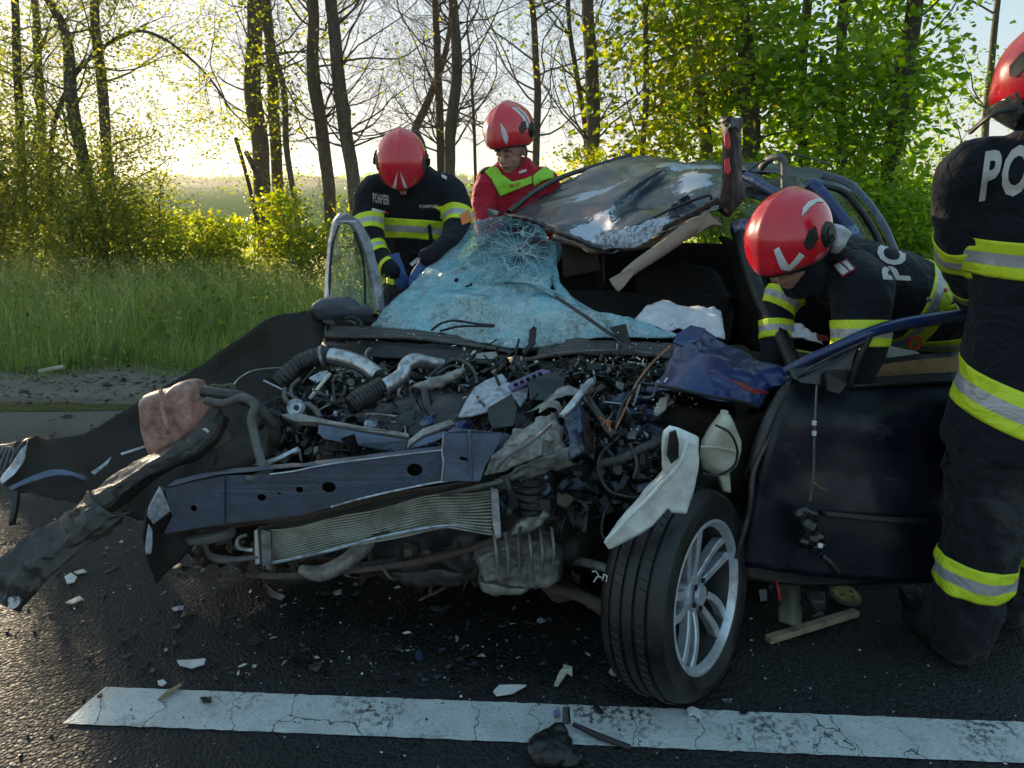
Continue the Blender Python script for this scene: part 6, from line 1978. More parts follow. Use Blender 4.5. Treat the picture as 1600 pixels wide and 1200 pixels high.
bay = lambda rg: (rg.uniform(430, 1010), rg.triangular(560, 725, 610), rg.uniform(-.09, .12))
bay = (lambda f: (lambda rg: next((px, py, dd) for px, py, dd in iter(lambda: f(rg), None) if py < 735 - (px - 430) * .06 and py > 560 + max(0, 560 - px) * .35))) (bay)
clutter('bay_wreckage_dark', 'black', 640, bay, 1, (.01, .06))
clutter('bay_wreckage_metal', 'dsteel', 420, bay, 2, (.01, .05))
clutter('bay_wreckage_bright', 'steel', 240, bay, 3, (.004, .022))
clutter('bay_wreckage_pale', 'beigem', 130, bay, 4, (.005, .03))
clutter('bay_wires', 'rubber', 120, bay, 5, kind_='tube', r=(.0015, .004))
clutter('bay_glass_crumbs', 'decal', 420, lambda rg: (rg.uniform(480, 1090), rg.uniform(505, 640), rg.uniform(-.12, .02)), 15, (.0025, .006), 'box')
clutter('bay_small_screws', 'steel', 200, bay, 16, (.003, .008), 'box')
mid = lambda rg: (rg.uniform(770, 1030), rg.uniform(600, 800), rg.uniform(-.02, .2))
clutter('corner_wreckage_dark', 'black', 240, mid, 6, (.01, .06))
clutter('corner_wreckage_blue', 'navy2', 90, mid, 7, (.01, .06))
clutter('corner_wreckage_metal', 'dsteel', 150, mid, 8, (.008, .045))
low = lambda rg: (rg.uniform(300, 900), rg.uniform(845, 905), rg.uniform(.1, .35))
clutter('lower_wreckage', 'rust', 130, low, 9, (.01, .06))
right = lambda rg: (rg.uniform(880, 1060), rg.uniform(560, 640), rg.uniform(0, .15))
clutter('right_wreckage', 'dsteel', 150, right, 10, (.008, .04))
clutter('right_wreckage_bright', 'steel', 40, right, 11, (.004, .02))

# thin torn sheets sticking up through the wreckage
rgs = random.Random(44)
for k in range(40):
    px, py = (rgs.uniform(780, 1010), rgs.uniform(585, 700)) if k < 17 else (rgs.uniform(470, 780), rgs.uniform(600, 690))
    Y0 = bayY(px, py) - rgs.uniform(.0, .08)
    w_, h_ = rgs.uniform(14, 46), rgs.uniform(10, 34)
    a = rgs.uniform(0, 3.14)
    ca, sa = math.cos(a), math.sin(a)
    g_ = []
    for i in range(3):
        row = []
        for j in range(3):
            u, v_ = (i - 1) * w_ * .5 * rgs.uniform(.6, 1.2), (j - 1) * h_ * .5 * rgs.uniform(.5, 1.2)
            row.append((px + u * ca - v_ * sa, py + u * sa + v_ * ca, Y0 + rgs.uniform(-.02, .02)))
        g_.append(row)
    panel('torn_sheet', M[rgs.choice(['navy2', 'dsteel', 'steel', 'beigem', 'black', 'plateb', 'navy'])], g_, car, k=5, crumple=.007, freq=18, thick=.002, sharp=14, ragged=.004)

# ------------------------------------------------------------------ people
def loft(mb, rings, n=20, cap=True):
    """rings: (centre, side axis, front axis, side radius, front radius)"""
    v = []
    for c, a, b, ra, rb in rings:
        a = Vector(a).normalized()
        b = Vector(b).normalized()
        for k in range(n):
            an = 2 * math.pi * k / n
            v.append(Vector(c) + a * math.cos(an) * ra + b * math.sin(an) * rb)
    f = []
    for i in range(len(rings) - 1):
        for k in range(n):
            f.append((i * n + k, i * n + (k + 1) % n, (i + 1) * n + (k + 1) % n, (i + 1) * n + k))
    f.append(tuple(range(n - 1, -1, -1)))
    f.append(tuple((len(rings) - 1) * n + k for k in range(n)))
    mb.add(v, f)


def ball(mb, c, r, M3=None, n=14, m_=9):
    c = Vector(c)
    r = Vector(r) if not isinstance(r, (int, float)) else Vector((r, r, r))
    v, f = [], []
    for i in range(m_ + 1):
        th = math.pi * i / m_
        for k in range(n):
            ph = 2 * math.pi * k / n
            p = Vector((math.sin(th) * math.cos(ph) * r.x, math.sin(th) * math.sin(ph) * r.y, math.cos(th) * r.z))
            v.append(c + (M3 @ p if M3 is not None else p))
    for i in range(m_):
        for k in range(n):
            f.append((i * n + k, (i + 1) * n + k, (i + 1) * n + (k + 1) % n, i * n + (k + 1) % n))
    mb.add(v, f)


def limb(mb, pts, rs, n=14, k=4):
    w = cat([Vector(p) for p in pts], k)
    r = catv(rs, k)
    mb.tube(w, r, n=n)
    ball(mb, w[0], r[0] * .98)
    ball(mb, w[-1], r[-1] * .98)


def frame3(fwd, up):
    f = Vector(fwd).normalized()
    u = Vector(up)
    u = (u - f * u.dot(f)).normalized()
    l = u.cross(f)
    return f, u, l


def bvh_of(o):
    me = o.data
    return BVHTree.FromPolygons([v.co.copy() for v in me.vertices], [tuple(p.vertices) for p in me.polygons])


def band(name, bvh, c, axis, width, parent, rmax=.35, lift=.0045, cols=('tapey', 'tapes', 'tapey'), n=72, arc=None, ref=None, split=(.33, .67), tilt=None):
    """a reflective tape wrapped round a limb or body: rays cast in from outside so it lies on the cloth"""
    ax = Vector(axis).normalized()
    a = (Vector(ref) - ax * Vector(ref).dot(ax)).normalized() if ref is not None else ax.orthogonal().normalized()
    b = ax.cross(a)
    rows = [-.5, -.42, -.28, split[0] - .5, split[0] - .5 + .001, 0, split[1] - .5, split[1] - .5 + .001, .28, .42, .5]
    rows = sorted(set(rows))
    a0_, a1_ = arc if arc else (0, 360)
    closed = arc is None
    m = n if closed else n + 1
    V, F, MI = [], [], []
    c = Vector(c)
    for t_ in rows:
        last = None
        for k in range(m):
            an = R(a0_ + (a1_ - a0_) * k / n)
            d = a * math.cos(an) + b * math.sin(an)
            cc = c + ax * (t_ * width)
            hit, nn, _, dist = bvh.ray_cast(cc, d, rmax)
            if hit is None:
                r = last if last is not None else rmax * .5
            else:
                r = (hit - cc).length
                # step outwards past folds
                h2 = bvh.ray_cast(cc + d * (r + .002), d, .03)
                if h2[0] is not None:
                    h3 = bvh.ray_cast(h2[0] + d * .001, d, .03)
                    r = (h3[0] - cc).length if h3[0] is not None else r
            last = r
            V.append((cc, d, r))
    # smooth radii round the loop
    nr = len(rows)
    rad = [[V[i * m + k][2] for k in range(m)] for i in range(nr)]
    for _ in range(2):
        rad = [[(rad[i][(k - 1) % m if closed else max(0, k - 1)] + 2 * rad[i][k] + rad[i][(k + 1) % m if closed else min(m - 1, k + 1)]) / 4 for k in range(m)] for i in range(nr)]
    W_ = [V[i * m + k][0] + V[i * m + k][1] * (max(rad[i][k], V[i * m + k][2]) + lift) for i in range(nr) for k in range(m)]
    # inner row for thickness
    for i in range(nr - 1):
        tm = (rows[i] + rows[i + 1]) / 2 + .5
        mi = 0 if tm < split[0] else (1 if tm < split[1] else 2)
        for k in range(n):
            j = (k + 1) % m if closed else k + 1
            F.append((i * m + k, i * m + j, (i + 1) * m + j, (i + 1) * m + k))
            MI.append(mi)
    o = mesh(name, W_, F, [M[x] for x in cols], parent)
    o.data.polygons.foreach_set('material_index', MI)
    s = o.modifiers.new('solid', 'SOLIDIFY')
    s.thickness = .003
    s.offset = -1
    return o


def in_poly(x, y, poly):
    r = False
    j = len(poly) - 1
    for i in range(len(poly)):
        xi, yi = poly[i][:2]
        xj, yj = poly[j][:2]
        if (yi > y) != (yj > y) and x < (xj - xi) * (y - yi) / (yj - yi) + xi:
            r = not r
        j = i
    return r


def lay_on(name, bvh, V2, F2, mat, parent, to_ray, lift=.003):
    """drape a flat 2-D mesh on a body: to_ray maps (u, v) to a start point and direction"""
    out, ok = [], []
    for p in V2:
        o_, d = to_ray(p[0], p[1])
        hit, nn, _, _ = bvh.ray_cast(o_, d, 8)
        if hit is None:
            out.append(Vector((0, 0, 0)))
            ok.append(False)
        else:
            out.append(hit - d * lift)
            ok.append(True)
    F = [f for f in F2 if all(ok[i] for i in f)]
    # drop faces that straddle an occlusion
    def span(f):
        return max((out[f[i]] - out[f[i - 1]]).length for i in range(len(f)))
    if not F:
        return None
    sp = sorted(span(f) for f in F)
    lim = sp[len(sp) // 2] * 5 + .004
    F = [f for f in F if span(f) < lim]
    used = sorted({i for f in F for i in f})
    mp = {u: i for i, u in enumerate(used)}
    return mesh(name, [out[u] for u in used], [tuple(mp[i] for i in f) for f in F], mat, parent)


def poly_grid(poly, step):
    """2-D polygon cut into small triangles"""
    bm = bmesh.new()
    vs = [bm.verts.new((p[0], p[1], 0)) for p in poly]
    tr = geometry.tessellate_polygon([[Vector((p[0], p[1], 0)) for p in poly]])
    for t_ in tr:
        try:
            bm.faces.new([vs[i] for i in t_])
        except ValueError:
            pass
    for _ in range(7):
        es = [e for e in bm.edges if e.calc_length() > step]
        if not es:
            break
        bmesh.ops.subdivide_edges(bm, edges=es, cuts=1)
        bmesh.ops.triangulate(bm, faces=bm.faces[:])
    V = [tuple(v.co) for v in bm.verts]
    F = [tuple(v.index for v in f.verts) for f in bm.faces]
    bm.verts.index_update()
    F = [tuple(v.index for v in f.verts) for f in bm.faces]
    bm.free()
    return V, F


def cam_ray(x, y):
    d = (P(x, y, 2.0) - EYE).normalized()
    return EYE.copy(), d


def patch(name, bvh, poly, mat, parent, step=5, lift=.004, thick=.002):
    V2, F2 = poly_grid(poly, step)
    o = lay_on(name, bvh, V2, F2, mat, parent, cam_ray, lift)
    if o and thick:
        s = o.modifiers.new('solid', 'SOLIDIFY')
        s.thickness = thick
        s.offset = 0
    return o


def glyphs(text, bold=.02, extr=0):
    cu = bpy.data.curves.new('text', 'FONT')
    cu.body = text
    cu.offset = bold
    cu.resolution_u = 3
    cu.space_character = 1.12
    o = bpy.data.objects.new('text', cu)
    sc.collection.objects.link(o)
    dg = bpy.context.evaluated_depsgraph_get()
    me = bpy.data.meshes.new_from_object(o.evaluated_get(dg))
    bm = bmesh.new()
    bm.from_mesh(me)
    bmesh.ops.triangulate(bm, faces=bm.faces[:])
    for _ in range(5):
        es = [e for e in bm.edges if e.calc_length() > .09]
        if not es:
            break
        bmesh.ops.subdivide_edges(bm, edges=es, cuts=1)
        bmesh.ops.triangulate(bm, faces=bm.faces[:])
    bm.verts.index_update()
    V = [tuple(v.co) for v in bm.verts]
    F = [tuple(v.index for v in f.verts) for f in bm.faces]
    bm.free()
    bpy.data.objects.remove(o)
    bpy.data.curves.remove(cu)
    w = max(v[0] for v in V)
    h = max(v[1] for v in V)
    return [(v[0] / w, v[1] / h) for v in V], F


def print_on(name, bvh, text, o, ex, ey, mat, parent, bold=.02, lift=.003):
    """text laid on cloth; o, ex, ey are pixel origin (bottom-left), baseline vector and height vector"""
    V, F = glyphs(text, bold)

    def tr(u, v):
        return cam_ray(o[0] + ex[0] * u + ey[0] * v, o[1] + ex[1] * u + ey[1] * v)
    return lay_on(name, bvh, V, F, mat, parent, tr, lift)


def helmet(c, fwd, up, parent, s=1.0, decals=(), side_vents=True, visor=False):
    f, u, l = frame3(fwd, up)
    c = Vector(c)
    A, Bw, Hh = .160 * s, .128 * s, .145 * s

    def low(az):
        # lower edge: brow in front, over the ears, down to the nape behind
        x = math.cos(az)
        return R(-14) - R(22) * (1 - x) / 2 - R(8) * math.exp(-((abs(az) - 1.5) / .5) ** 2)

    def pt(az, el, off=0.0):
        x, y, z = math.cos(el) * math.cos(az), math.cos(el) * math.sin(az), math.sin(el)
        k = 1.0
        ridge = math.exp(-(y / .11) ** 2) * max(0, z + .1) * .050
        step = .018 * (1 / (1 + math.exp(-(abs(y) - .62) * 22)))
        k = 1 + ridge + step * (1 if z < .6 else 0)
        # egg-shaped: longer and lower to the rear, a small peak in front
        ax_ = A * (1.06 if x < 0 else 1.0)
        pk = .018 * s * max(0, x) ** 6 * math.exp(-((el - R(-10)) / .3) ** 2)
        return c + f * (x * ax_ * k + off * x + pk) + l * (y * Bw * k + off * y) + u * (z * Hh * k + off * z)
    NA, NE = 64, 26
    V, F = [], []
    for i in range(NE + 1):
        for k in range(NA):
            az = -math.pi + 2 * math.pi * k / NA
            e0 = low(az)
            V.append(pt(az, e0 + (math.pi / 2 - e0) * (1 - (1 - i / NE) ** 1.0)))
    for i in range(NE):
        for k in range(NA):
            F.append((i * NA + k, i * NA + (k + 1) % NA, (i + 1) * NA + (k + 1) % NA, (i + 1) * NA + k))
    o = mesh('helmet', V, F, M['helmet'], parent)
    sd = o.modifiers.new('solid', 'SOLIDIFY')
    sd.thickness = .005
    sd.offset = -1
    # dark rim and lining
    m = MB()
    m.tube([pt(-math.pi + 2 * math.pi * k / 48, low(-math.pi + 2 * math.pi * k / 48) - .01, -.002) for k in range(49)], .0045, n=6, cap=False)
    autosmooth(m.build('helmet_rim', M['black'], o), 60)
    m = MB()
    ball(m, c - u * .012 * s, (.14 * s, .112 * s, .118 * s), Matrix((f, l, u)).transposed())
    m.build('helmet_lining', M['black'], o, True)
    # decals follow the shell; azimuth and elevation in degrees
    for poly in decals:
        V2, F2 = poly_grid(poly, 4)
        dmesh = mesh('helmet_stripe', [pt(R(a_), R(e_), .0015) for a_, e_, *_ in V2], F2, M['decal'], o)
        dmesh.modifiers.new('s', 'SOLIDIFY').thickness = .001
    if side_vents:
        for sg in (-1, 1):
            m = MB()
            cc = pt(sg * R(98), R(-4), .0)
            nrm = (l * sg + f * -.12).normalized()
            m.disc(cc, nrm, .044 * s, .014, 10, r2=.038 * s)
            m.disc(cc + nrm * .006, nrm, .022 * s, .012, 12)
            autosmooth(m.build('ear_module', M['black'], o), 30)
            m = MB()
            for q in range(3):
                m.box(cc + nrm * .013 + f * (.004 + .010 * q) - u * .012, (.012, .004, .020), Matrix((nrm, f, u)).transposed())
            m.build('module_grille', M['dsteel'], o)
            m = MB()
            vv = [pt(sg * R(x_), R(y_), .004) for x_, y_ in ((62, 14), (74, 22), (84, 20), (80, 6), (68, 0), (62, 4))]
            cv = sum(vv, Vector()) / 6
            m.add(vv + [p - nrm * .01 for p in vv], [(0, 1, 2, 3, 4, 5)] + [(i, (i + 1) % 6, 6 + (i + 1) % 6, 6 + i) for i in range(6)])
            m.build('side_vent', M['black'], o)
    if visor:
        V2, F2 = poly_grid([(-70, -14), (70, -14), (66, -34), (30, -44), (-30, -44), (-66, -34)], 8)
        v_ = mesh('face_shield', [pt(R(a_), R(e_), .014) for a_, e_, *_ in V2], F2, M['glass'], o)
        v_.modifiers.new('s', 'SOLIDIFY').thickness = .002
    return o, pt


def head(c, fwd, up, parent, s=1.0, face=True, dark=False):
    f, u, l = frame3(fwd, up)
    c = Vector(c)
    M3 = Matrix((f, l, u)).transposed()

    def q(x, y, z):
        return c + f * x * s + l * y * s + u * z * s
    m = MB()
    ball(m, q(-.01, 0, .03), (.096 * s, .076 * s, .098 * s), M3)
    ball(m, q(.018, 0, -.045), (.066 * s, .058 * s, .066 * s), M3)
    ball(m, q(.045, 0, -.085), (.030 * s, .030 * s, .024 * s), M3)
    for sg in (-1, 1):
        ball(m, q(.046, sg * .034, -.028), (.024 * s, .022 * s, .022 * s), M3)
        ball(m, q(-.008, sg * .077, -.005), (.020 * s, .008 * s, .032 * s), M3)
        ball(m, q(.066, sg * .030, .024), (.020 * s, .026 * s, .009 * s), M3)
    m.tube([q(.080, 0, .014), q(.092, 0, -.006), q(.106, 0, -.026)], [.009 * s, .011 * s, .014 * s], n=10)
    ball(m, q(.100, 0, -.028), (.014 * s, .017 * s, .011 * s), M3)
    ball(m, q(.078, 0, -.052), (.014 * s, .025 * s, .006 * s), M3)
    ball(m, q(.075, 0, -.063), (.014 * s, .021 * s, .006 * s), M3)
    m.tube([q(-.01, 0, -.05), q(-.03, 0, -.16)], [.052 * s, .060 * s], n=14)
    o = m.build('head', M['skin'], parent)
    solidify_shape(o, .0045, 4)
    if dark:
        m = MB()
        ball(m, q(-.030, 0, .0), (.094 * s, .088 * s, .118 * s), M3)
        ball(m, q(-.004, 0, -.075), (.070 * s, .070 * s, .050 * s), M3)
        m.tube([q(-.01, 0, -.05), q(-.035, 0, -.15)], [.070 * s, .085 * s], n=14)
        solidify_shape(m.build('balaclava', M['jacket'], o), .006, 4, .008, .03)
    if face:
        for sg in (-1, 1):
            m = MB()
            ball(m, q(.0755, sg * .031, .006), (.010 * s, .0125 * s, .006 * s), M3)
            m.build('eye', M['decal'], o, True)
            m = MB()
            ball(m, q(.0825, sg * .031, .0055), (.0045 * s, .0055 * s, .0052 * s), M3)
            m.build('iris', M['hair'], o, True)
            m = MB()
            m.tube(cat([q(.083, sg * .014, .024), q(.086, sg * .032, .031), q(.074, sg * .052, .024)], 3), [.003] * 7, n=5)
            m.build('eyebrow', M['hair'], o, True)
            m = MB()
            m.tube(cat([q(.082, sg * .018, .010), q(.087, sg * .031, .0135), q(.077, sg * .045, .009)], 3), [.0022] * 7, n=5)
            m.build('eyelid', M['skin'], o, True)
        m = MB()
        m.tube(cat([q(.084, -.022, -.058), q(.092, 0, -.0565), q(.084, .022, -.058)], 4), [.0016] * 9, n=5)
        m.build('mouth', M['redp'], o, True)
    return o


def hand(name, w, d, nrm, mat, parent, s=1.0, side=1, curl=.5):
    """gloved hand: palm, four unequal bent fingers and a thumb from the side of the palm"""
    d, nrm, l = frame3(d, nrm)
    l = l * side
    m = MB()
    w = Vector(w)
    loft(m, [(w - d * .03 * s, l, nrm, .036 * s, .030 * s), (w + d * .01 * s, l, nrm, .034 * s, .022 * s), (w + d * .05 * s, l, nrm, .042 * s, .018 * s), (w + d * .095 * s, l, nrm, .042 * s, .015 * s)], 14)
    for i, (off, L) in enumerate(((-.031, .072), (-.010, .082), (.011, .077), (.031, .060))):
        p = w + d * .088 * s + l * off * s
        dd = d.copy()
        pts = [p]
        for j in range(3):
            dd = (dd - nrm * curl * (.55 + .1 * i)).normalized()
            p = p + dd * L * s * (.42, .33, .25)[j]
            pts.append(p)
        m.tube(pts, [.0115 * s, .0110 * s, .0100 * s, .0085 * s], n=8)
        ball(m, pts[-1], .0088 * s)
    tp = w + d * .02 * s - l * .034 * s
    t1 = tp + (d * .5 - l * .6 - nrm * .3).normalized() * .038 * s
    t2 = t1 + (d * .8 - l * .05 - nrm * .5).normalized() * .032 * s
    m.tube([tp, t1, t2], [.016 * s, .013 * s, .011 * s], n=8)
    ball(m, t2, .0112 * s)
    o = m.build(name, mat, parent)
    return solidify_shape(o, .0045, 3)


def body(name, mb, mat, parent, voxel=.011, disp=.020, ds=.10, disp2=.006, ds2=.06):
    o = mb.build(name, mat, parent)
    return solidify_shape(o, voxel, 9, disp, ds, disp2, ds2)


def boot(mb, heel, toe, r=.05):
    heel, toe = Vector(heel), Vector(toe)
    z = Vector((0, 0, 1))
    limb(mb, [heel + z * .28, heel + z * .10, heel + z * .055], [.062, .056, .05])
    limb(mb, [heel + z * .05, heel.lerp(toe, .5) + z * .052, toe + z * .042], [.047, .050, .040])


# ---- standing firefighter seen from behind, right
f4 = thing('person', 'standing firefighter seen from behind at the right, one leg and back nearest to the viewer', 'person', (1.5, 2.1, 0), 'firefighters round the car')
m = MB()
X = Vector((1, 0, 0))
Yv = Vector((0, 1, 0))
loft(m, [((1.55, 2.10, .69), X, Yv, .250, .205), ((1.545, 2.10, .80), X, Yv, .240, .195), ((1.53, 2.10, .92), X, Yv, .212, .165), ((1.52, 2.10, 1.10), X, Yv, .205, .155), ((1.50, 2.09, 1.25), X, Yv, .215, .155),
         ((1.475, 2.07, 1.40), X, Yv, .225, .140), ((1.45, 2.05, 1.50), X, Yv, .205, .115), ((1.425, 2.03, 1.57), X, Yv, .13, .085), ((1.41, 2.01, 1.62), X, Yv, .075, .075)], 26)
SH = P(1520, 262, 2.09)
limb(m, [(1.36, 2.06, 1.47), SH, P(1503, 320, 2.12), P(1502, 385, 2.16), P(1512, 425, 2.24), P(1530, 462, 2.38), P(1545, 485, 2.50)], [.085, .082, .072, .068, .062, .056, .05])
limb(m, [(1.62, 2.06, 1.46), (1.70, 2.06, 1.42), (1.77, 2.10, 1.25), (1.79, 2.16, 1.12), (1.72, 2.34, 1.02)], [.085, .082, .072, .066, .052])
j4 = body('jacket', m, M['jacket'], f4)
bj = bvh_of(j4)
m = MB()
limb(m, [(1.45, 2.10, .88), (1.43, 2.09, .78), (1.425, 2.08, .62), (1.42, 2.05, .50), (1.415, 2.05, .36), (1.405, 2.05, .18), (1.40, 2.05, .09)], [.115, .118, .122, .110, .108, .100, .092])
limb(m, [(1.66, 2.10, .88), (1.68, 2.10, .78), (1.70, 2.14, .5), (1.70, 2.2, .3), (1.70, 2.24, .09)], [.125, .13, .11, .10, .09])
t4 = body('trousers', m, M['trousers'], f4, .011, .020, .08, .016, .04)
bt = bvh_of(t4)
for hx, hy, tx_, ty in ((1.395, 2.02, 1.36, 2.24), (1.70, 2.22, 1.72, 2.44)):
    m = MB()
    boot(m, (hx, hy + .02, 0), (tx_, ty, 0))
    solidify_shape(m.build('boot', M['leather'], f4), .008, 4)
# diagonal hem band sags to the middle of the back
band('reflective_band', bj, (1.535, 2.10, .845), (0.20, -.22, 1), .118, f4, ref=X)
band('reflective_band', bj, (1.51, 2.09, 1.262), (0.0, -.06, 1), .098, f4, ref=X, rmax=.26, arc=None)
band('reflective_band', bj, P(1502, 388, 2.16), P(1502, 380, 2.155) - P(1512, 425, 2.24), .085, f4, rmax=.11)
band('reflective_band', bj, P(1520, 445, 2.31), P(1512, 425, 2.24) - P(1530, 462, 2.38), .07, f4, rmax=.10)
band('reflective_band', bt, (1.412, 2.05, .315), (0.05, -.05, 1), .105, f4, rmax=.16, ref=X)
band('reflective_band', bt, (1.70, 2.19, .33), (0, 0, 1), .105, f4, rmax=.16, ref=X)
print_on('back_lettering', bj, 'POMPIERI', (1528, 312), (262, -46), (10, -76), M['print_'], f4, bold=.035)
# trouser pocket
patch('pocket_flap', bt, [(1448, 668), (1478, 690), (1482, 720), (1462, 745), (1448, 720)], M['trousers'], f4, 6, .008, .006)
h4, pt4 = helmet((1.365, 1.99, 1.725), (-.55, .72, -.30), (-.1, .15, 1), f4, .93, decals=([(150, 5), (166, 40), (158, 42), (140, 8)],), visor=True)
m = MB()
loft(m, [((1.43, 2.03, 1.56), X, Yv, .115, .10), ((1.42, 2.02, 1.60), X, Yv, .10, .095), ((1.40, 2.01, 1.645), X, Yv, .095, .09), ((1.38, 2.0, 1.68), X, Yv, .09, .09)], 20)
body('neck_guard', m, M['jacket'], f4, .008)
tube('shoulder_strap', M['black'], [(1518, 205, 2.03), (1535, 190, 1.98), (1556, 176, 1.95), (1590, 168, 1.93)], .012, f4, n=8, flat=.5)
head((1.375, 2.0, 1.68), (-.55, .72, -.30), (-.1, .15, 1), f4, dark=True)
hand('glove', P(1548, 490, 2.54), (.1, 1, -.3), (0, .3, 1), M['black'], f4)
hand('glove', (1.70, 2.38, 1.0), (-.2, 1, -.1), (0, .1, 1), M['black'], f4, side=-1)

# ---- crouching firefighter leaning into the car, right
f3 = thing('person', 'firefighter bent over the open door, reaching into the wreck', 'person', (1.7, 2.9, 0), 'firefighters round the car')
m = MB()
N3, C3, W3, H3 = P(1312, 420, 2.60), P(1372, 452, 2.66), P(1440, 480, 2.78), P(1505, 505, 2.90)
ax3 = (H3 - N3).normalized()
lat = Vector((.42, -.9, -.05))
lat = (lat - ax3 * lat.dot(ax3)).normalized()
upv = ax3.cross(lat).normalized()
if upv.z < 0:
    upv = -upv
loft(m, [(N3 - ax3 * .03, lat, upv, .10, .09), (N3 + ax3 * .05, lat, upv, .20, .125), (C3, lat, upv, .235, .150), (C3.lerp(W3, .6), lat, upv, .225, .158), (W3, lat, upv, .215, .16), (H3, lat, upv, .21, .165), (H3 + ax3 * .10, lat, upv, .17, .14)], 26)
SL = P(1345, 438, 2.44)
SR = P(1268, 432, 2.76)
limb(m, [SL + Vector((0, .05, 0)), P(1348, 455, 2.42), P(1346, 500, 2.40), P(1342, 548, 2.38), P(1312, 590, 2.42), P(1280, 600, 2.5)], [.095, .098, .092, .085, .072, .055])
limb(m, [P(1300, 430, 2.74), SR, P(1232, 455, 2.72), P(1214, 490, 2.69), P(1212, 545, 2.64), P(1205, 590, 2.6)], [.09, .085, .072, .062, .058, .048])
j3 = body('jacket', m, M['jacket'], f3)
b3 = bvh_of(j3)
m = MB()
g0 = H3 + Vector((.05, .02, -.05))
for dx, dy in ((-.02, -.12), (.06, .14)):
    limb(m, [g0 + Vector((0, dy * .5, 0)), g0 + Vector((dx, dy, -.22)), Vector((g0.x + dx - .06, g0.y + dy, .48)), Vector((g0.x + dx - .02, g0.y + dy + .03, .25)), Vector((g0.x + dx, g0.y + dy + .03, .09))], [.15, .125, .10, .095, .085])
t3 = body('trousers', m, M['trousers'], f3)
for dx, dy in ((-.02, -.12), (.06, .14)):
    m = MB()
    boot(m, (g0.x + dx + .03, g0.y + dy + .03, 0), (g0.x + dx - .20, g0.y + dy, 0))
    solidify_shape(m.build('boot', M['leather'], f3), .008, 4)
vd3 = (P(1434, 450, 2.7) - EYE).normalized()
band('reflective_band', b3, P(1436, 465, 2.76), (vd3 + Vector((-.22, 0, 0))).cross(Vector((.30, 0, 1))), .085, f3, rmax=.60, ref=upv, cols=('tapey', 'tapes', 'tapey'), split=(.12, .5))
band('reflective_band', b3, P(1345, 521, 2.39), P(1348, 460, 2.42) - P(1344, 560, 2.38), .085, f3, rmax=.14)
band('reflective_band', b3, P(1216, 468, 2.70), P(1232, 455, 2.72) - P(1213, 490, 2.69), .072, f3, rmax=.10)
band('reflective_band', b3, P(1211, 517, 2.665), P(1214, 490, 2.69) - P(1212, 545, 2.64), .068, f3, rmax=.10)
band('reflective_band', b3, H3 + ax3 * -.03 + upv * -.01, Vector((.12, .10, -1)), .085, f3, rmax=.55)
print_on('back_lettering', b3, 'POMPIERI', (1422, 440), (-42, -200), (-42, -2), M['print_'], f3, bold=.035)
patch('shoulder_tab', b3, [(1300, 414), (1323, 404), (1338, 420), (1316, 434)], M['redp'], f3, 5, .006, .004)
patch('rank_stripe', b3, [(1302, 415), (1312, 411), (1326, 424), (1316, 430)], M['decal'], f3, 5, .010, .002)
patch('rank_stripe', b3, [(1315, 409.5), (1322, 406.5), (1334, 420), (1328, 423)], M['decal'], f3, 5, .010, .002)
for x_, y_ in ((1451, 468), (1463, 484)):
    patch('press_stud', b3, ell(x_, y_, 0, 4, 4, 8), M['steel'], f3, 4, .006, .004)
patch('press_stud', b3, ell(1478, 453, 0, 3.5, 3.5, 8), M['redlens'], f3, 4, .006, .004)
patch('hem_tab', b3, [(1483, 480), (1492, 474), (1499, 482), (1494, 494), (1486, 492)], M['tapey'], f3, 4, .008, .004)
h3c = P(1231, 368, 2.46)
helmet(h3c, (-.62, -.50, -.60), (-.38, -.25, .89), f3, .97, decals=(
    [(22, 22), (30, 24), (36, -4), (52, 6), (56, -2), (34, -14), (26, -6)],
    [(78, 42), (92, 48), (110, 46), (126, 36), (132, 22), (126, 24), (118, 34), (104, 40), (90, 41)],
    [(140, -5), (146, -5), (150, 20), (144, 22)]))
m = MB()
loft(m, [(P(1300, 408, 2.58), (0, -1, .2), (1, 0, .6), .085, .07), (P(1280, 404, 2.55), (0, -1, .2), (1, 0, .6), .085, .075), (P(1262, 402, 2.52), (0, -1, .2), (1, 0, .6), .08, .075)], 16)
body('neck_guard', m, M['jacket'], f3, .008)
lump('white_hood', M['cloth'], [(1296, 350, 2.50), (1310, 350, 2.50), (1326, 364, 2.50), (1318, 382, 2.50), (1304, 398, 2.50), (1292, 394, 2.48)], .12, f3, .006, 5, .3, .01, .03)
head(h3c + Vector((.01, .01, -.055)), (-.62, -.50, -.60), (-.38, -.25, .89), f3, 1.0, False, True)
hand('glove', P(1270, 605, 2.52), (-.8, .2, -.6), (0, -.6, .6), M['black'], f3)
hand('glove', P(1204, 596, 2.58), (-.2, .1, -1), (0, -.9, .1), M['black'], f3)
m = MB()
m.tube(cat(PP([(1422, 530, 2.36), (1434, 526, 2.36), (1440, 532, 2.36), (1434, 544, 2.36), (1424, 544, 2.36), (1422, 530, 2.36)]), 4), .0035, n=6)
autosmooth(m.build('red_snap_hook', M['redlens'], f3), 60)

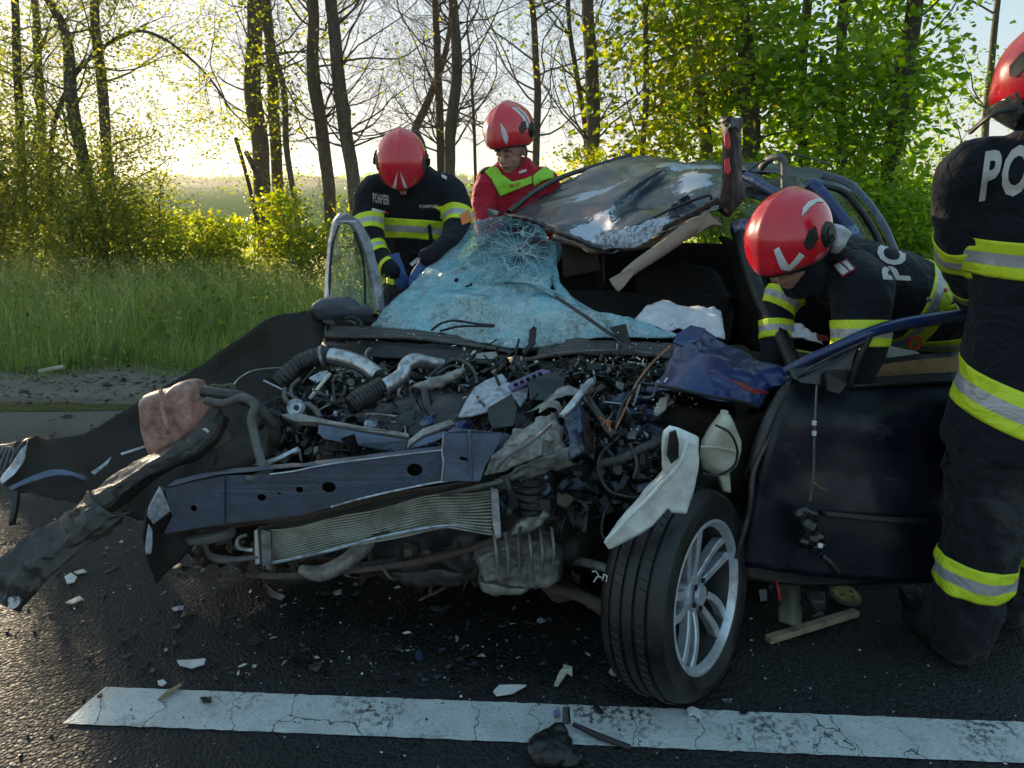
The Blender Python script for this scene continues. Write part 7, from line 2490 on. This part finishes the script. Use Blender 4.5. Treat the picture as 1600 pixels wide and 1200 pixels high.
# ---- bowed firefighter behind the open window, left
f1 = thing('person', 'firefighter with bowed head behind the open car window, wearing a blue glove', 'person', (-.55, 4.0, 0), 'firefighters round the car')
m = MB()
cx = P(643, 300, 3.85).x
loft(m, [((cx + .03, 4.02, .72), X, Yv, .215, .17), ((cx + .03, 4.02, .92), X, Yv, .215, .17), ((cx + .02, 3.98, 1.10), X, Yv, .20, .155), ((cx + .01, 3.93, 1.25), X, Yv, .215, .155), ((cx, 3.87, 1.37), X, Yv, .23, .145),
         ((cx, 3.83, 1.46), X, Yv, .21, .12), ((cx, 3.80, 1.52), X, Yv, .13, .09), ((cx - .01, 3.77, 1.56), X, Yv, .08, .08)], 24)
limb(m, [(cx - .13, 3.83, 1.43), P(583, 302, 3.80), P(576, 345, 3.74), P(583, 385, 3.66), P(600, 412, 3.58), P(614, 424, 3.54)], [.085, .083, .074, .066, .056, .046])
limb(m, [(cx + .13, 3.83, 1.43), P(703, 302, 3.82), P(715, 335, 3.78), P(712, 368, 3.68), P(690, 392, 3.56), P(668, 402, 3.5)], [.085, .083, .074, .066, .056, .046])
j1 = body('jacket', m, M['jacket'], f1)
b1 = bvh_of(j1)
m = MB()
for dx in (-.10, .12):
    limb(m, [(cx + dx, 4.02, .88), (cx + dx * 1.1, 4.02, .6), (cx + dx * 1.2, 4.04, .3), (cx + dx * 1.2, 4.06, .09)], [.125, .12, .10, .09])
body('trousers', m, M['trousers'], f1, .014)
for dx in (-.10, .12):
    m = MB()
    boot(m, (cx + dx * 1.2, 4.08, 0), (cx + dx * 1.5, 3.86, 0))
    solidify_shape(m.build('boot', M['leather'], f1), .01, 4)
band('reflective_band', b1, (cx + .01, 3.94, P(643, 364, 3.80).z), (0.06, .12, 1), .092, f1, ref=X, rmax=.24)
band('reflective_band', b1, P(577, 353, 3.72), P(576, 340, 3.74) - P(583, 385, 3.66), .082, f1, rmax=.10)
band('reflective_band', b1, P(590, 394, 3.63), P(583, 385, 3.66) - P(600, 412, 3.58), .06, f1, rmax=.09)
band('reflective_band', b1, P(714, 344, 3.76), P(715, 330, 3.78) - P(713, 366, 3.69), .085, f1, rmax=.10)
patch('orange_patch', b1, [(718, 336), (732, 328), (738, 346), (722, 352)], M['tapeo'], f1, 4, .010)
patch('radio_strap', b1, [(668, 352), (673, 350), (677, 378), (671, 380)], M['black'], f1, 5, .012)
print_on('chest_lettering', b1, 'POMPIERI', (583, 316), (25, 4), (-1, -15), M['print_'], f1, bold=.02)
print_on('chest_lettering', b1, 'POMPIERI', (655, 325), (30, 0), (0, -5), M['print_'], f1, bold=.02)
patch('flag_badge', b1, [(581, 325), (606, 331), (606, 335), (581, 329)], M['decal'], f1, 5, .006)
patch('flag_badge_end', b1, [(601, 330), (607, 331), (607, 336), (601, 334)], M['redlens'], f1, 5, .008)
patch('shoulder_mark', b1, [(690, 272), (698, 276), (698, 281), (690, 277)], M['decal'], f1, 4, .008)
h1c = P(627, 250, 3.66)
helmet(h1c, (0.02, -.62, -.78), (.05, -.78, .62), f1, .90, decals=(
    [(-3, 30), (-4, 30), (-9, -4), (-18, -8), (-8, 20)], [(3, 30), (4, 30), (9, -4), (18, -8), (8, 20)]))
head(h1c + Vector((0, .06, -.05)), (0.02, -.55, -.83), (.05, -.83, .55), f1, 1.0, False, True)
m = MB()
loft(m, [((cx, 3.80, 1.50), X, Yv, .10, .09), ((cx - .01, 3.76, 1.56), X, Yv, .085, .085), ((cx - .02, 3.72, 1.60), X, Yv, .08, .08)], 16)
body('neck_guard', m, M['jacket'], f1, .01)
lump('helmet_neck_flap', M['black'], [(640, 200, 3.76), (656, 206, 3.76), (664, 222, 3.76), (666, 240, 3.76), (655, 236, 3.76)], .08, f1, .008, 3)
hand('glove', P(617, 406, 3.56), (.30, -.25, -1), (-.3, -1, .2), M['glove'], f1, .88)
band('glove_cuff', b1, P(606, 416, 3.56), P(600, 412, 3.58) - P(614, 424, 3.54), .02, f1, rmax=.08, cols=('tapey', 'tapey', 'tapey'))
hand('glove', P(662, 412, 3.52), (-.5, -.3, -.9), (0, -.6, 1), M['glove'], f1, .88, side=-1)
# a leg wrap with yellow tape seen beside the window
patch('cuff_band', b1, [(587, 425), (618, 436), (616, 446), (590, 438)], M['tapey'], f1, 5, .012)
plate('cutter_blade', M['steel'], [(640, 412, 3.46), (652, 402, 3.46), (658, 404, 3.46), (644, 416, 3.46)], f1, thick=.01)

# ---- medic in red with fluorescent vest
f2 = thing('person', 'rescuer in a red jacket and bright green vest looking down', 'person', (.0, 4.35, 0), 'firefighters round the car')
m = MB()
cx = P(806, 300, 4.3).x
loft(m, [((cx + .02, 4.36, .72), X, Yv, .20, .16), ((cx + .02, 4.36, .95), X, Yv, .19, .15), ((cx + .01, 4.34, 1.15), X, Yv, .195, .15), ((cx, 4.30, 1.32), X, Yv, .215, .145), ((cx - .01, 4.26, 1.46), X, Yv, .20, .12),
         ((cx - .005, 4.24, 1.54), X, Yv, .13, .09), ((cx - .01, 4.22, 1.60), X, Yv, .075, .075)], 24)
limb(m, [(cx - .12, 4.26, 1.47), P(763, 285, 4.22), P(755, 325, 4.16), P(765, 375, 4.02), P(790, 400, 3.9)], [.08, .075, .066, .06, .048])
limb(m, [(cx + .12, 4.26, 1.47), P(850, 282, 4.24), P(862, 325, 4.22), P(858, 375, 4.05), P(840, 400, 3.9)], [.08, .075, .066, .06, .048])
j2 = body('jacket', m, M['redjacket'], f2)
b2 = bvh_of(j2)
m = MB()
for dx in (-.10, .10):
    limb(m, [(cx + dx, 4.36, .88), (cx + dx * 1.1, 4.36, .6), (cx + dx * 1.2, 4.38, .3), (cx + dx * 1.2, 4.4, .09)], [.12, .115, .09, .08])
body('trousers', m, M['trousers'], f2, .014)
for dx in (-.10, .10):
    m = MB()
    boot(m, (cx + dx * 1.2, 4.4, 0), (cx + dx * 1.5, 4.2, 0))
    solidify_shape(m.build('boot', M['leather'], f2), .01, 4)
patch('vest', b2, [(757, 268), (768, 260), (778, 262), (784, 272), (800, 284), (818, 280), (830, 275), (832, 286), (781, 307), (776, 296), (768, 280)], M['vest'], f2, 5, .008, .006)
patch('vest', b2, [(832, 275), (848, 262), (852, 250), (850, 242), (856, 246), (862, 258), (866, 278), (850, 282), (834, 292)], M['vest'], f2, 5, .008, .006)
patch('dark_yoke', b2, [(747, 264), (764, 253), (772, 256), (757, 268), (751, 272)], M['jacket'], f2, 5, .010, .006)
patch('dark_yoke', b2, [(830, 236), (846, 236), (856, 244), (850, 248), (838, 240)], M['jacket'], f2, 5, .010, .006)
print_on('vest_lettering', b2, 'SMURD', (795, 293.5), (18, -3.2), (.5, -5), M['printr'], f2, bold=.015, lift=.016)
patch('collar_mark', b2, [(810, 268), (822, 264), (823, 268), (811, 272)], M['decal'], f2, 4, .008, .002)
h2c = P(795, 204, 4.18)
helmet(h2c, (-.42, -.74, -.38), (-.15, -.22, .96), f2, .98, decals=(
    [(20, 36), (30, 22), (34, 4), (28, -10), (22, 4), (20, 20)],
    [(72, 60), (84, 58), (88, 30), (88, 6), (80, 6), (79, 34)], [(90, 57), (97, 54), (99, 30), (97, 6), (92, 6), (92, 30)],
    [(-20, 36), (-30, 22), (-34, 4), (-28, -10), (-22, 4), (-20, 20)]))
hd = P(797, 235, 4.17)
head(hd, (-.42, -.78, -.36), (-.12, -.30, .95), f2, 1.02)
tube('chin_strap', M['black'], [(818, 222, 4.1), (823, 236, 4.12), (820, 250, 4.12), (808, 262, 4.08)], .008, f2, n=6, flat=.4)
hand('glove', P(792, 404, 3.88), (.3, -.9, -.2), (0, 0, 1), M['glove'], f2)
hand('glove', P(838, 402, 3.88), (-.2, -.9, -.2), (0, 0, 1), M['glove'], f2, side=-1)
plate('instrument_tip', M['steel'], [(762, 326, 3.98), (780, 330, 3.96), (778, 336, 3.96), (764, 338, 3.98)], f2, thick=.02)

# ------------------------------------------------------------------ things lying on the road
def shard(label, pts, mat, h=.004, tilt=0.0, name='shard', cat_='debris', group=None, z0=.004):
    V = []
    rg = random.Random(len(label) + int(pts[0][0]))
    for p in pts:
        g = G(p[0], p[1])
        V.append(Vector((g.x, g.y, z0 + h + tilt * rg.random())))
    o = plate(name, M[mat], V, None, thick=h, world=True, dirv=(0, 0, 1))
    return tag(o, label, cat_, group)


# wooden slat
st = thing('wooden_slat', 'bare wooden slat lying on the asphalt under the open door', 'wood', tuple(G(1267, 985)))
a, b = G(1199, 1006), G(1337, 963)
m = MB()
d = (b - a).normalized()
m.box((a + b) / 2 + Vector((0, 0, .016)), ((b - a).length, .030, .022), Matrix((d, Vector((-d.y, d.x, 0)), Vector((0, 0, 1)))).transposed())
bevel_mod(m.build('slat', M['wood'], st), .003)
dk = thing('round_lid', 'worn yellow metal disc with a dark rim lying beside the wooden slat', 'disc', tuple(G(1320, 938)))
m = MB()
c = G(1320, 938) + Vector((0, 0, .022))
axd = Vector((.12, -.18, 1)).normalized()
m.disc(c, axd, .056, .010, 32)
autosmooth(m.build('rim', M['hoseg'], dk), 40)
m = MB()
m.disc(c + axd * .003, axd, .047, .010, 32)
m.disc(c + axd * .008, axd, .012, .008, 16)
autosmooth(m.build('disc_face', M['yellowd'], dk), 40)
m = MB()
for k in range(4):
    an = R(30 + 90 * k)
    m.disc(c + axd * .0085 + Vector((math.cos(an) * .028, math.sin(an) * .028, 0)), axd, .006, .002, 10)
kind(m.build('dark_holes', M['black'], dk), 'stuff')
tag(lump('plastic_cup', M['black'], [(1258, 928, 2.2), (1288, 926, 2.2), (1290, 950, 2.2), (1262, 952, 2.2)], .08, None, .005, 3), 'small dark cup-shaped part left of the yellow disc', 'car part')
tag(panel('olive_cover', M['olive'], [[(1210, 905, 2.32), (1235, 902, 2.32), (1252, 906, 2.32)], [(1214, 935, 2.25), (1238, 935, 2.22), (1256, 940, 2.24)], [(1217, 968, 2.17), (1238, 976, 2.15), (1256, 982, 2.15)]], None, k=6, crumple=.010, freq=12), 'olive-grey torn plastic cover left of the yellow disc', 'car part')
tag(tube('red_strip', M['redlens'], [(1212, 908, 2.28), (1216, 922, 2.26), (1218, 938, 2.25)], .005), 'thin red strip leaning on the olive-grey torn cover', 'strip')
shard('orange lens chip beside the front wheel', [(1142, 994), (1146, 986), (1154, 985), (1155, 990), (1148, 997)], 'orange', .006, .01)
shard('pale bluish shard left of the olive cover under the door', [(1185, 930), (1197, 928), (1198, 942), (1188, 944)], 'paleplate', .004, .02)
shard('pale bluish shard between the olive cover and the slat', [(1268, 948), (1280, 946), (1281, 954), (1272, 957)], 'paleplate', .004, .02)
shard('small clear fragment just above the slat', [(1264, 966), (1284, 962), (1288, 970), (1268, 974)], 'glass', .004, .02)
tag(lump('plastic_block', M['black'], [(1408, 920, 2.25), (1436, 916, 2.25), (1440, 950, 2.25), (1416, 957, 2.25), (1408, 940, 2.25)], .08, None, .006, 3), 'square black block on the road beside the standing firefighter', 'car part')
tag(lump('broken_connector', M['black'], [(1196, 912, 2.3), (1206, 906, 2.3), (1210, 925, 2.3), (1200, 934, 2.3)], .05, None, .005, 3), 'small black broken connector behind the front wheel', 'car part')

# mirror cap with its stalk on the painted line
cap = thing('mirror_cap', 'dark scuffed mirror cap with a thin arm lying on the edge of the painted line', 'car part', tuple(G(870, 1170)))
m = MB()
cc = G(866, 1180)
ball(m, cc + Vector((-.01, 0, .022)), (.066, .060, .034), Matrix.Rotation(R(20), 3, 'Z'))
ball(m, cc + Vector((.015, .05, .026)), (.028, .032, .03))
ball(m, cc + Vector((.03, -.02, .01)), (.045, .035, .022))
solidify_shape(m.build('cap_shell', M['black'], cap), .004, 3, .012, .03)
m = MB()
m.tube([G(885, 1145) + Vector((0, 0, .03)), G(884, 1132) + Vector((0, 0, .055))], [.012, .010], n=10)
autosmooth(m.build('cap_peg', M['blackg'], cap), 40)
m = MB()
m.tube([G(895, 1143) + Vector((0, 0, .024)), G(935, 1160) + Vector((0, 0, .02)), G(985, 1174) + Vector((0, 0, .012))], [.006, .009, .007], n=8, flat=.5)
autosmooth(m.build('cap_arm', M['black'], cap), 40)

shard('long clear plastic sliver on the asphalt left of the wheel', [(771, 1086), (780, 1078), (805, 1076), (822, 1080), (800, 1088), (776, 1094)], 'decal', .006, .01)
shard('hooked pale plastic piece above the painted line', [(866, 1076), (874, 1060), (884, 1049), (894, 1053), (894, 1062), (886, 1058), (880, 1066), (872, 1080)], 'cream', .008, .012)
shard('bunched white strip above the left part of the line', [(278, 1042), (300, 1038), (322, 1036), (320, 1044), (300, 1049), (282, 1048)], 'decal', .006, .014)
shard('long brown splinter crossing the top edge of the line', [(247, 1101), (262, 1086), (283, 1073), (285, 1076), (268, 1090), (252, 1101)], 'wood', .006, .008)
shard('white angular chip touching the line end', [(247, 1070), (256, 1067), (261, 1071), (254, 1076), (248, 1075)], 'decal', .004, .008)
shard('small black nugget on the left part of the line', [(314, 1099), (322, 1096), (332, 1098), (330, 1103), (318, 1105)], 'black', .008, .006)
shard('tiny black nugget near the left end of the line', [(152, 1093), (160, 1089), (161, 1092), (154, 1096)], 'black', .006, .004)
shard('black curved chip on the line left of the wheel foot', [(926, 1110), (932, 1104), (944, 1118), (940, 1122), (930, 1118)], 'black', .004, .008)
shard('black leaf-shaped chip on the line right of the wheel foot', [(1154, 1116), (1162, 1113), (1170, 1116), (1164, 1121), (1156, 1120)], 'black', .005, .005)
shard('white clip with two prongs on the line under the wheel', [(1073, 1114), (1080, 1110), (1092, 1114), (1095, 1128), (1088, 1126), (1084, 1122), (1076, 1124)], 'decal', .006, .006)
shard('lilac clip on the line near the mirror cap', [(864, 1118), (874, 1116), (875, 1124), (866, 1126)], 'purple', .008, .004)
shard('pale blue triangular chip by the tyre foot', [(1109, 1076), (1118, 1063), (1120, 1066), (1114, 1079)], 'paleplate', .004, .012)
shard('clear triangular glass piece just above the line', [(1128, 1098), (1144, 1096), (1142, 1102), (1134, 1105)], 'glass', .004, .004)
shard('round white chip lit by the sun at the left edge', [(102, 908), (112, 902), (121, 906), (117, 914), (106, 917)], 'decal', .005, .01)
shard('flat orange-lit sliver at the left edge of the road', [(103, 945), (125, 936), (131, 940), (115, 948)], 'cream', .004, .004)
shard('small pale sliver above the round white chip', [(116, 897), (130, 893), (136, 897), (122, 901)], 'cream', .004, .004)
shard('curled silver strip below the radiator', [(416, 918), (428, 930), (446, 938), (440, 942), (424, 936)], 'steel', .004, .012)
tag(tube('torn_tube', M['rubber'], [(0, 702, 2.9), (14, 700, 2.9), (30, 696, 2.86)], .02), 'dark torn tube at the far left edge behind the peeled wing', 'car part')
gr = thing('grille_piece', 'ribbed bumper grille piece at the far left edge behind the peeled wing', 'car part', tuple(G(0, 730)))
m = MB()
for k in range(9):
    m.tube(cat(PP([(-30 + k * 7, 735, 2.75), (-22 + k * 7, 712, 2.8), (-12 + k * 6, 700, 2.85)]), 4), .006, n=6)
kind(autosmooth(m.build('ribs', M['hoseg'], gr), 50), 'stuff')
panel('grille_back', M['black'], [[(-40, 740, 2.78), (36, 728, 2.76)], [(-30, 700, 2.88), (38, 698, 2.84)]], gr, k=4, thick=.01)
gz = G(-20, 760)

# scraps spread on the asphalt: the larger ones singly, the small ones as litter
rgd = random.Random(21)
PLACES = [((330, 880), 'below the hanging splash shield'), ((500, 935), 'on the asphalt below the radiator'), ((660, 960), 'in the dark under the gearbox'), ((860, 960), 'on the asphalt just left of the front tyre'),
          ((240, 1000), 'on the asphalt above the left end of the white line'), ((450, 1030), 'on the asphalt above the cracked left part of the line'), ((700, 1040), 'on the asphalt above the middle of the line'), ((900, 1040), 'between the tyre foot and the white line'),
          ((100, 860), 'on the sunlit asphalt beside the bent chassis leg'), ((60, 700), 'on the asphalt beyond the torn wing tip'), ((200, 640), 'beside the muddy verge behind the peeled wing'), ((350, 960), 'halfway between the splash shield and the line'), ((600, 1010), 'halfway between the gearbox and the line')]


def scrap_pts(c, s, el_):
    an = rgd.uniform(0, 3.14)
    pts = []
    for q in range(6):
        t_ = 2 * math.pi * q / 6
        r = s * rgd.uniform(.6, 1.25)
        x, y = r * math.cos(t_), r * math.sin(t_) * el_
        pts.append(Vector((c.x + x * math.cos(an) - y * math.sin(an), c.y + x * math.sin(an) + y * math.cos(an), .006 + rgd.uniform(0, s * .5))))
    return pts


seen_ = {}
COL = {'black': 'dark', 'paleplate': 'pale', 'dsteel': 'grey metal', 'cream': 'yellowish', 'navy2': 'blue painted'}
for k in range(46):
    pl, where = PLACES[k % len(PLACES)]
    px, py = pl[0] + rgd.uniform(-75, 75), pl[1] + rgd.uniform(-26, 26)
    mt = ['black', 'dsteel', 'black', 'paleplate', 'navy2', 'black', 'dsteel'][(k * 3 + k // 13) % 7]
    el_ = rgd.choice([.22, .6, .9])
    shp = {.22: 'sliver', .6: 'jagged scrap', .9: 'chunky fragment'}[el_]
    base = f'{COL[mt]} {shp} {where}'
    if base in seen_:
        shp = 'curled ' + shp
        base = f'{COL[mt]} {shp} {where}'
        if base in seen_:
            continue
    seen_[base] = 1
    s_ = rgd.uniform(.012, .026) * (1.35 if mt == 'black' else 1) * (1.3 if el_ < .3 else 1)
    o = plate('scrap', M[mt], scrap_pts(G(px, py), s_, el_), None, thick=.003, world=True, dirv=(0, 0, 1))
    tag(o, base, 'debris', 'scraps on the asphalt')


def litter(name, mt, n, seed):
    rg = random.Random(seed)
    mb = MB()
    for _ in range(n):
        px, py = (rg.gauss(640, 230), rg.uniform(895, 1068)) if rg.random() < .75 else (rg.uniform(0, 480), rg.uniform(640, 900))
        c = G(px, py)
        s_ = rg.uniform(.005, .016)
        an = rg.uniform(0, 3.14)
        e_ = rg.uniform(.15, .8)
        p = [Vector((c.x + s_ * (u * math.cos(an) - v_ * e_ * math.sin(an)), c.y + s_ * (u * math.sin(an) + v_ * e_ * math.cos(an)), .004 + rg.uniform(0, s_ * .7))) for u, v_ in ((1, 0), (.2, 1), (-1, .1), (-.3, -1))]
        q = [x + Vector((0, 0, -.002)) for x in p]
        mb.add(p + q, [(0, 1, 2), (0, 2, 3), (6, 5, 4), (7, 6, 4), (0, 4, 5, 1), (1, 5, 6, 2), (2, 6, 7, 3), (3, 7, 4, 0)])
    kind(mb.build(name, M[mt]), 'stuff')


litter('dark_litter', 'black', 420, 1)
litter('metal_litter', 'dsteel', 170, 2)
litter('pale_litter', 'paleplate', 45, 3)
litter('cream_litter', 'cream', 12, 4)
litter('blue_litter', 'navy2', 70, 5)

# clods and torn bits on the muddy verge
m = MB()
for k in range(60):
    x = rgd.uniform(-6.5, -1.2)
    y = road_far(x) + rgd.uniform(-.5, 1.3)
    s_ = rgd.uniform(.02, .075)
    an = rgd.uniform(-.5, .5)
    z_ = max(0, ground_z(x, y))
    p = []
    for q in range(6):
        t_ = 2 * math.pi * q / 6
        r = s_ * rgd.uniform(.6, 1.2)
        X_, Y_ = r * math.cos(t_), r * math.sin(t_) * .4
        p.append(Vector((x + X_ * math.cos(an) - Y_ * math.sin(an), y + X_ * math.sin(an) + Y_ * math.cos(an), z_ + .004 + rgd.uniform(0, .02))))
    m.add(p + [Vector((x, y, z_ + s_ * .45))], [(q, (q + 1) % 6, 6) for q in range(6)])
kind(m.build('verge_litter', M['black']), 'stuff')
pl_ = G(170, 575)
tag(tube('dry_stick', M['cream'], [(62, 581, 5.95), (80, 577, 5.95), (100, 573, 5.95)], .02), 'pale dry stick lying on the verge at the left', 'stick')

# thin evening haze over road and fields, lit from behind by the low sun
t = NT('evening_haze')
pv = t.n('ShaderNodeVolumePrincipled')
pv.inputs['Color'].default_value = (0.95, 0.93, 0.88, 1)
pv.inputs['Density'].default_value = 0.00045
pv.inputs['Anisotropy'].default_value = 0.55
t.link(pv.outputs[0], t.out.inputs['Volume'])
mb = MB()
mb.box((0, 500, 9), (2400, 1900, 22))
kind(mb.build('haze', t.m), 'stuff')
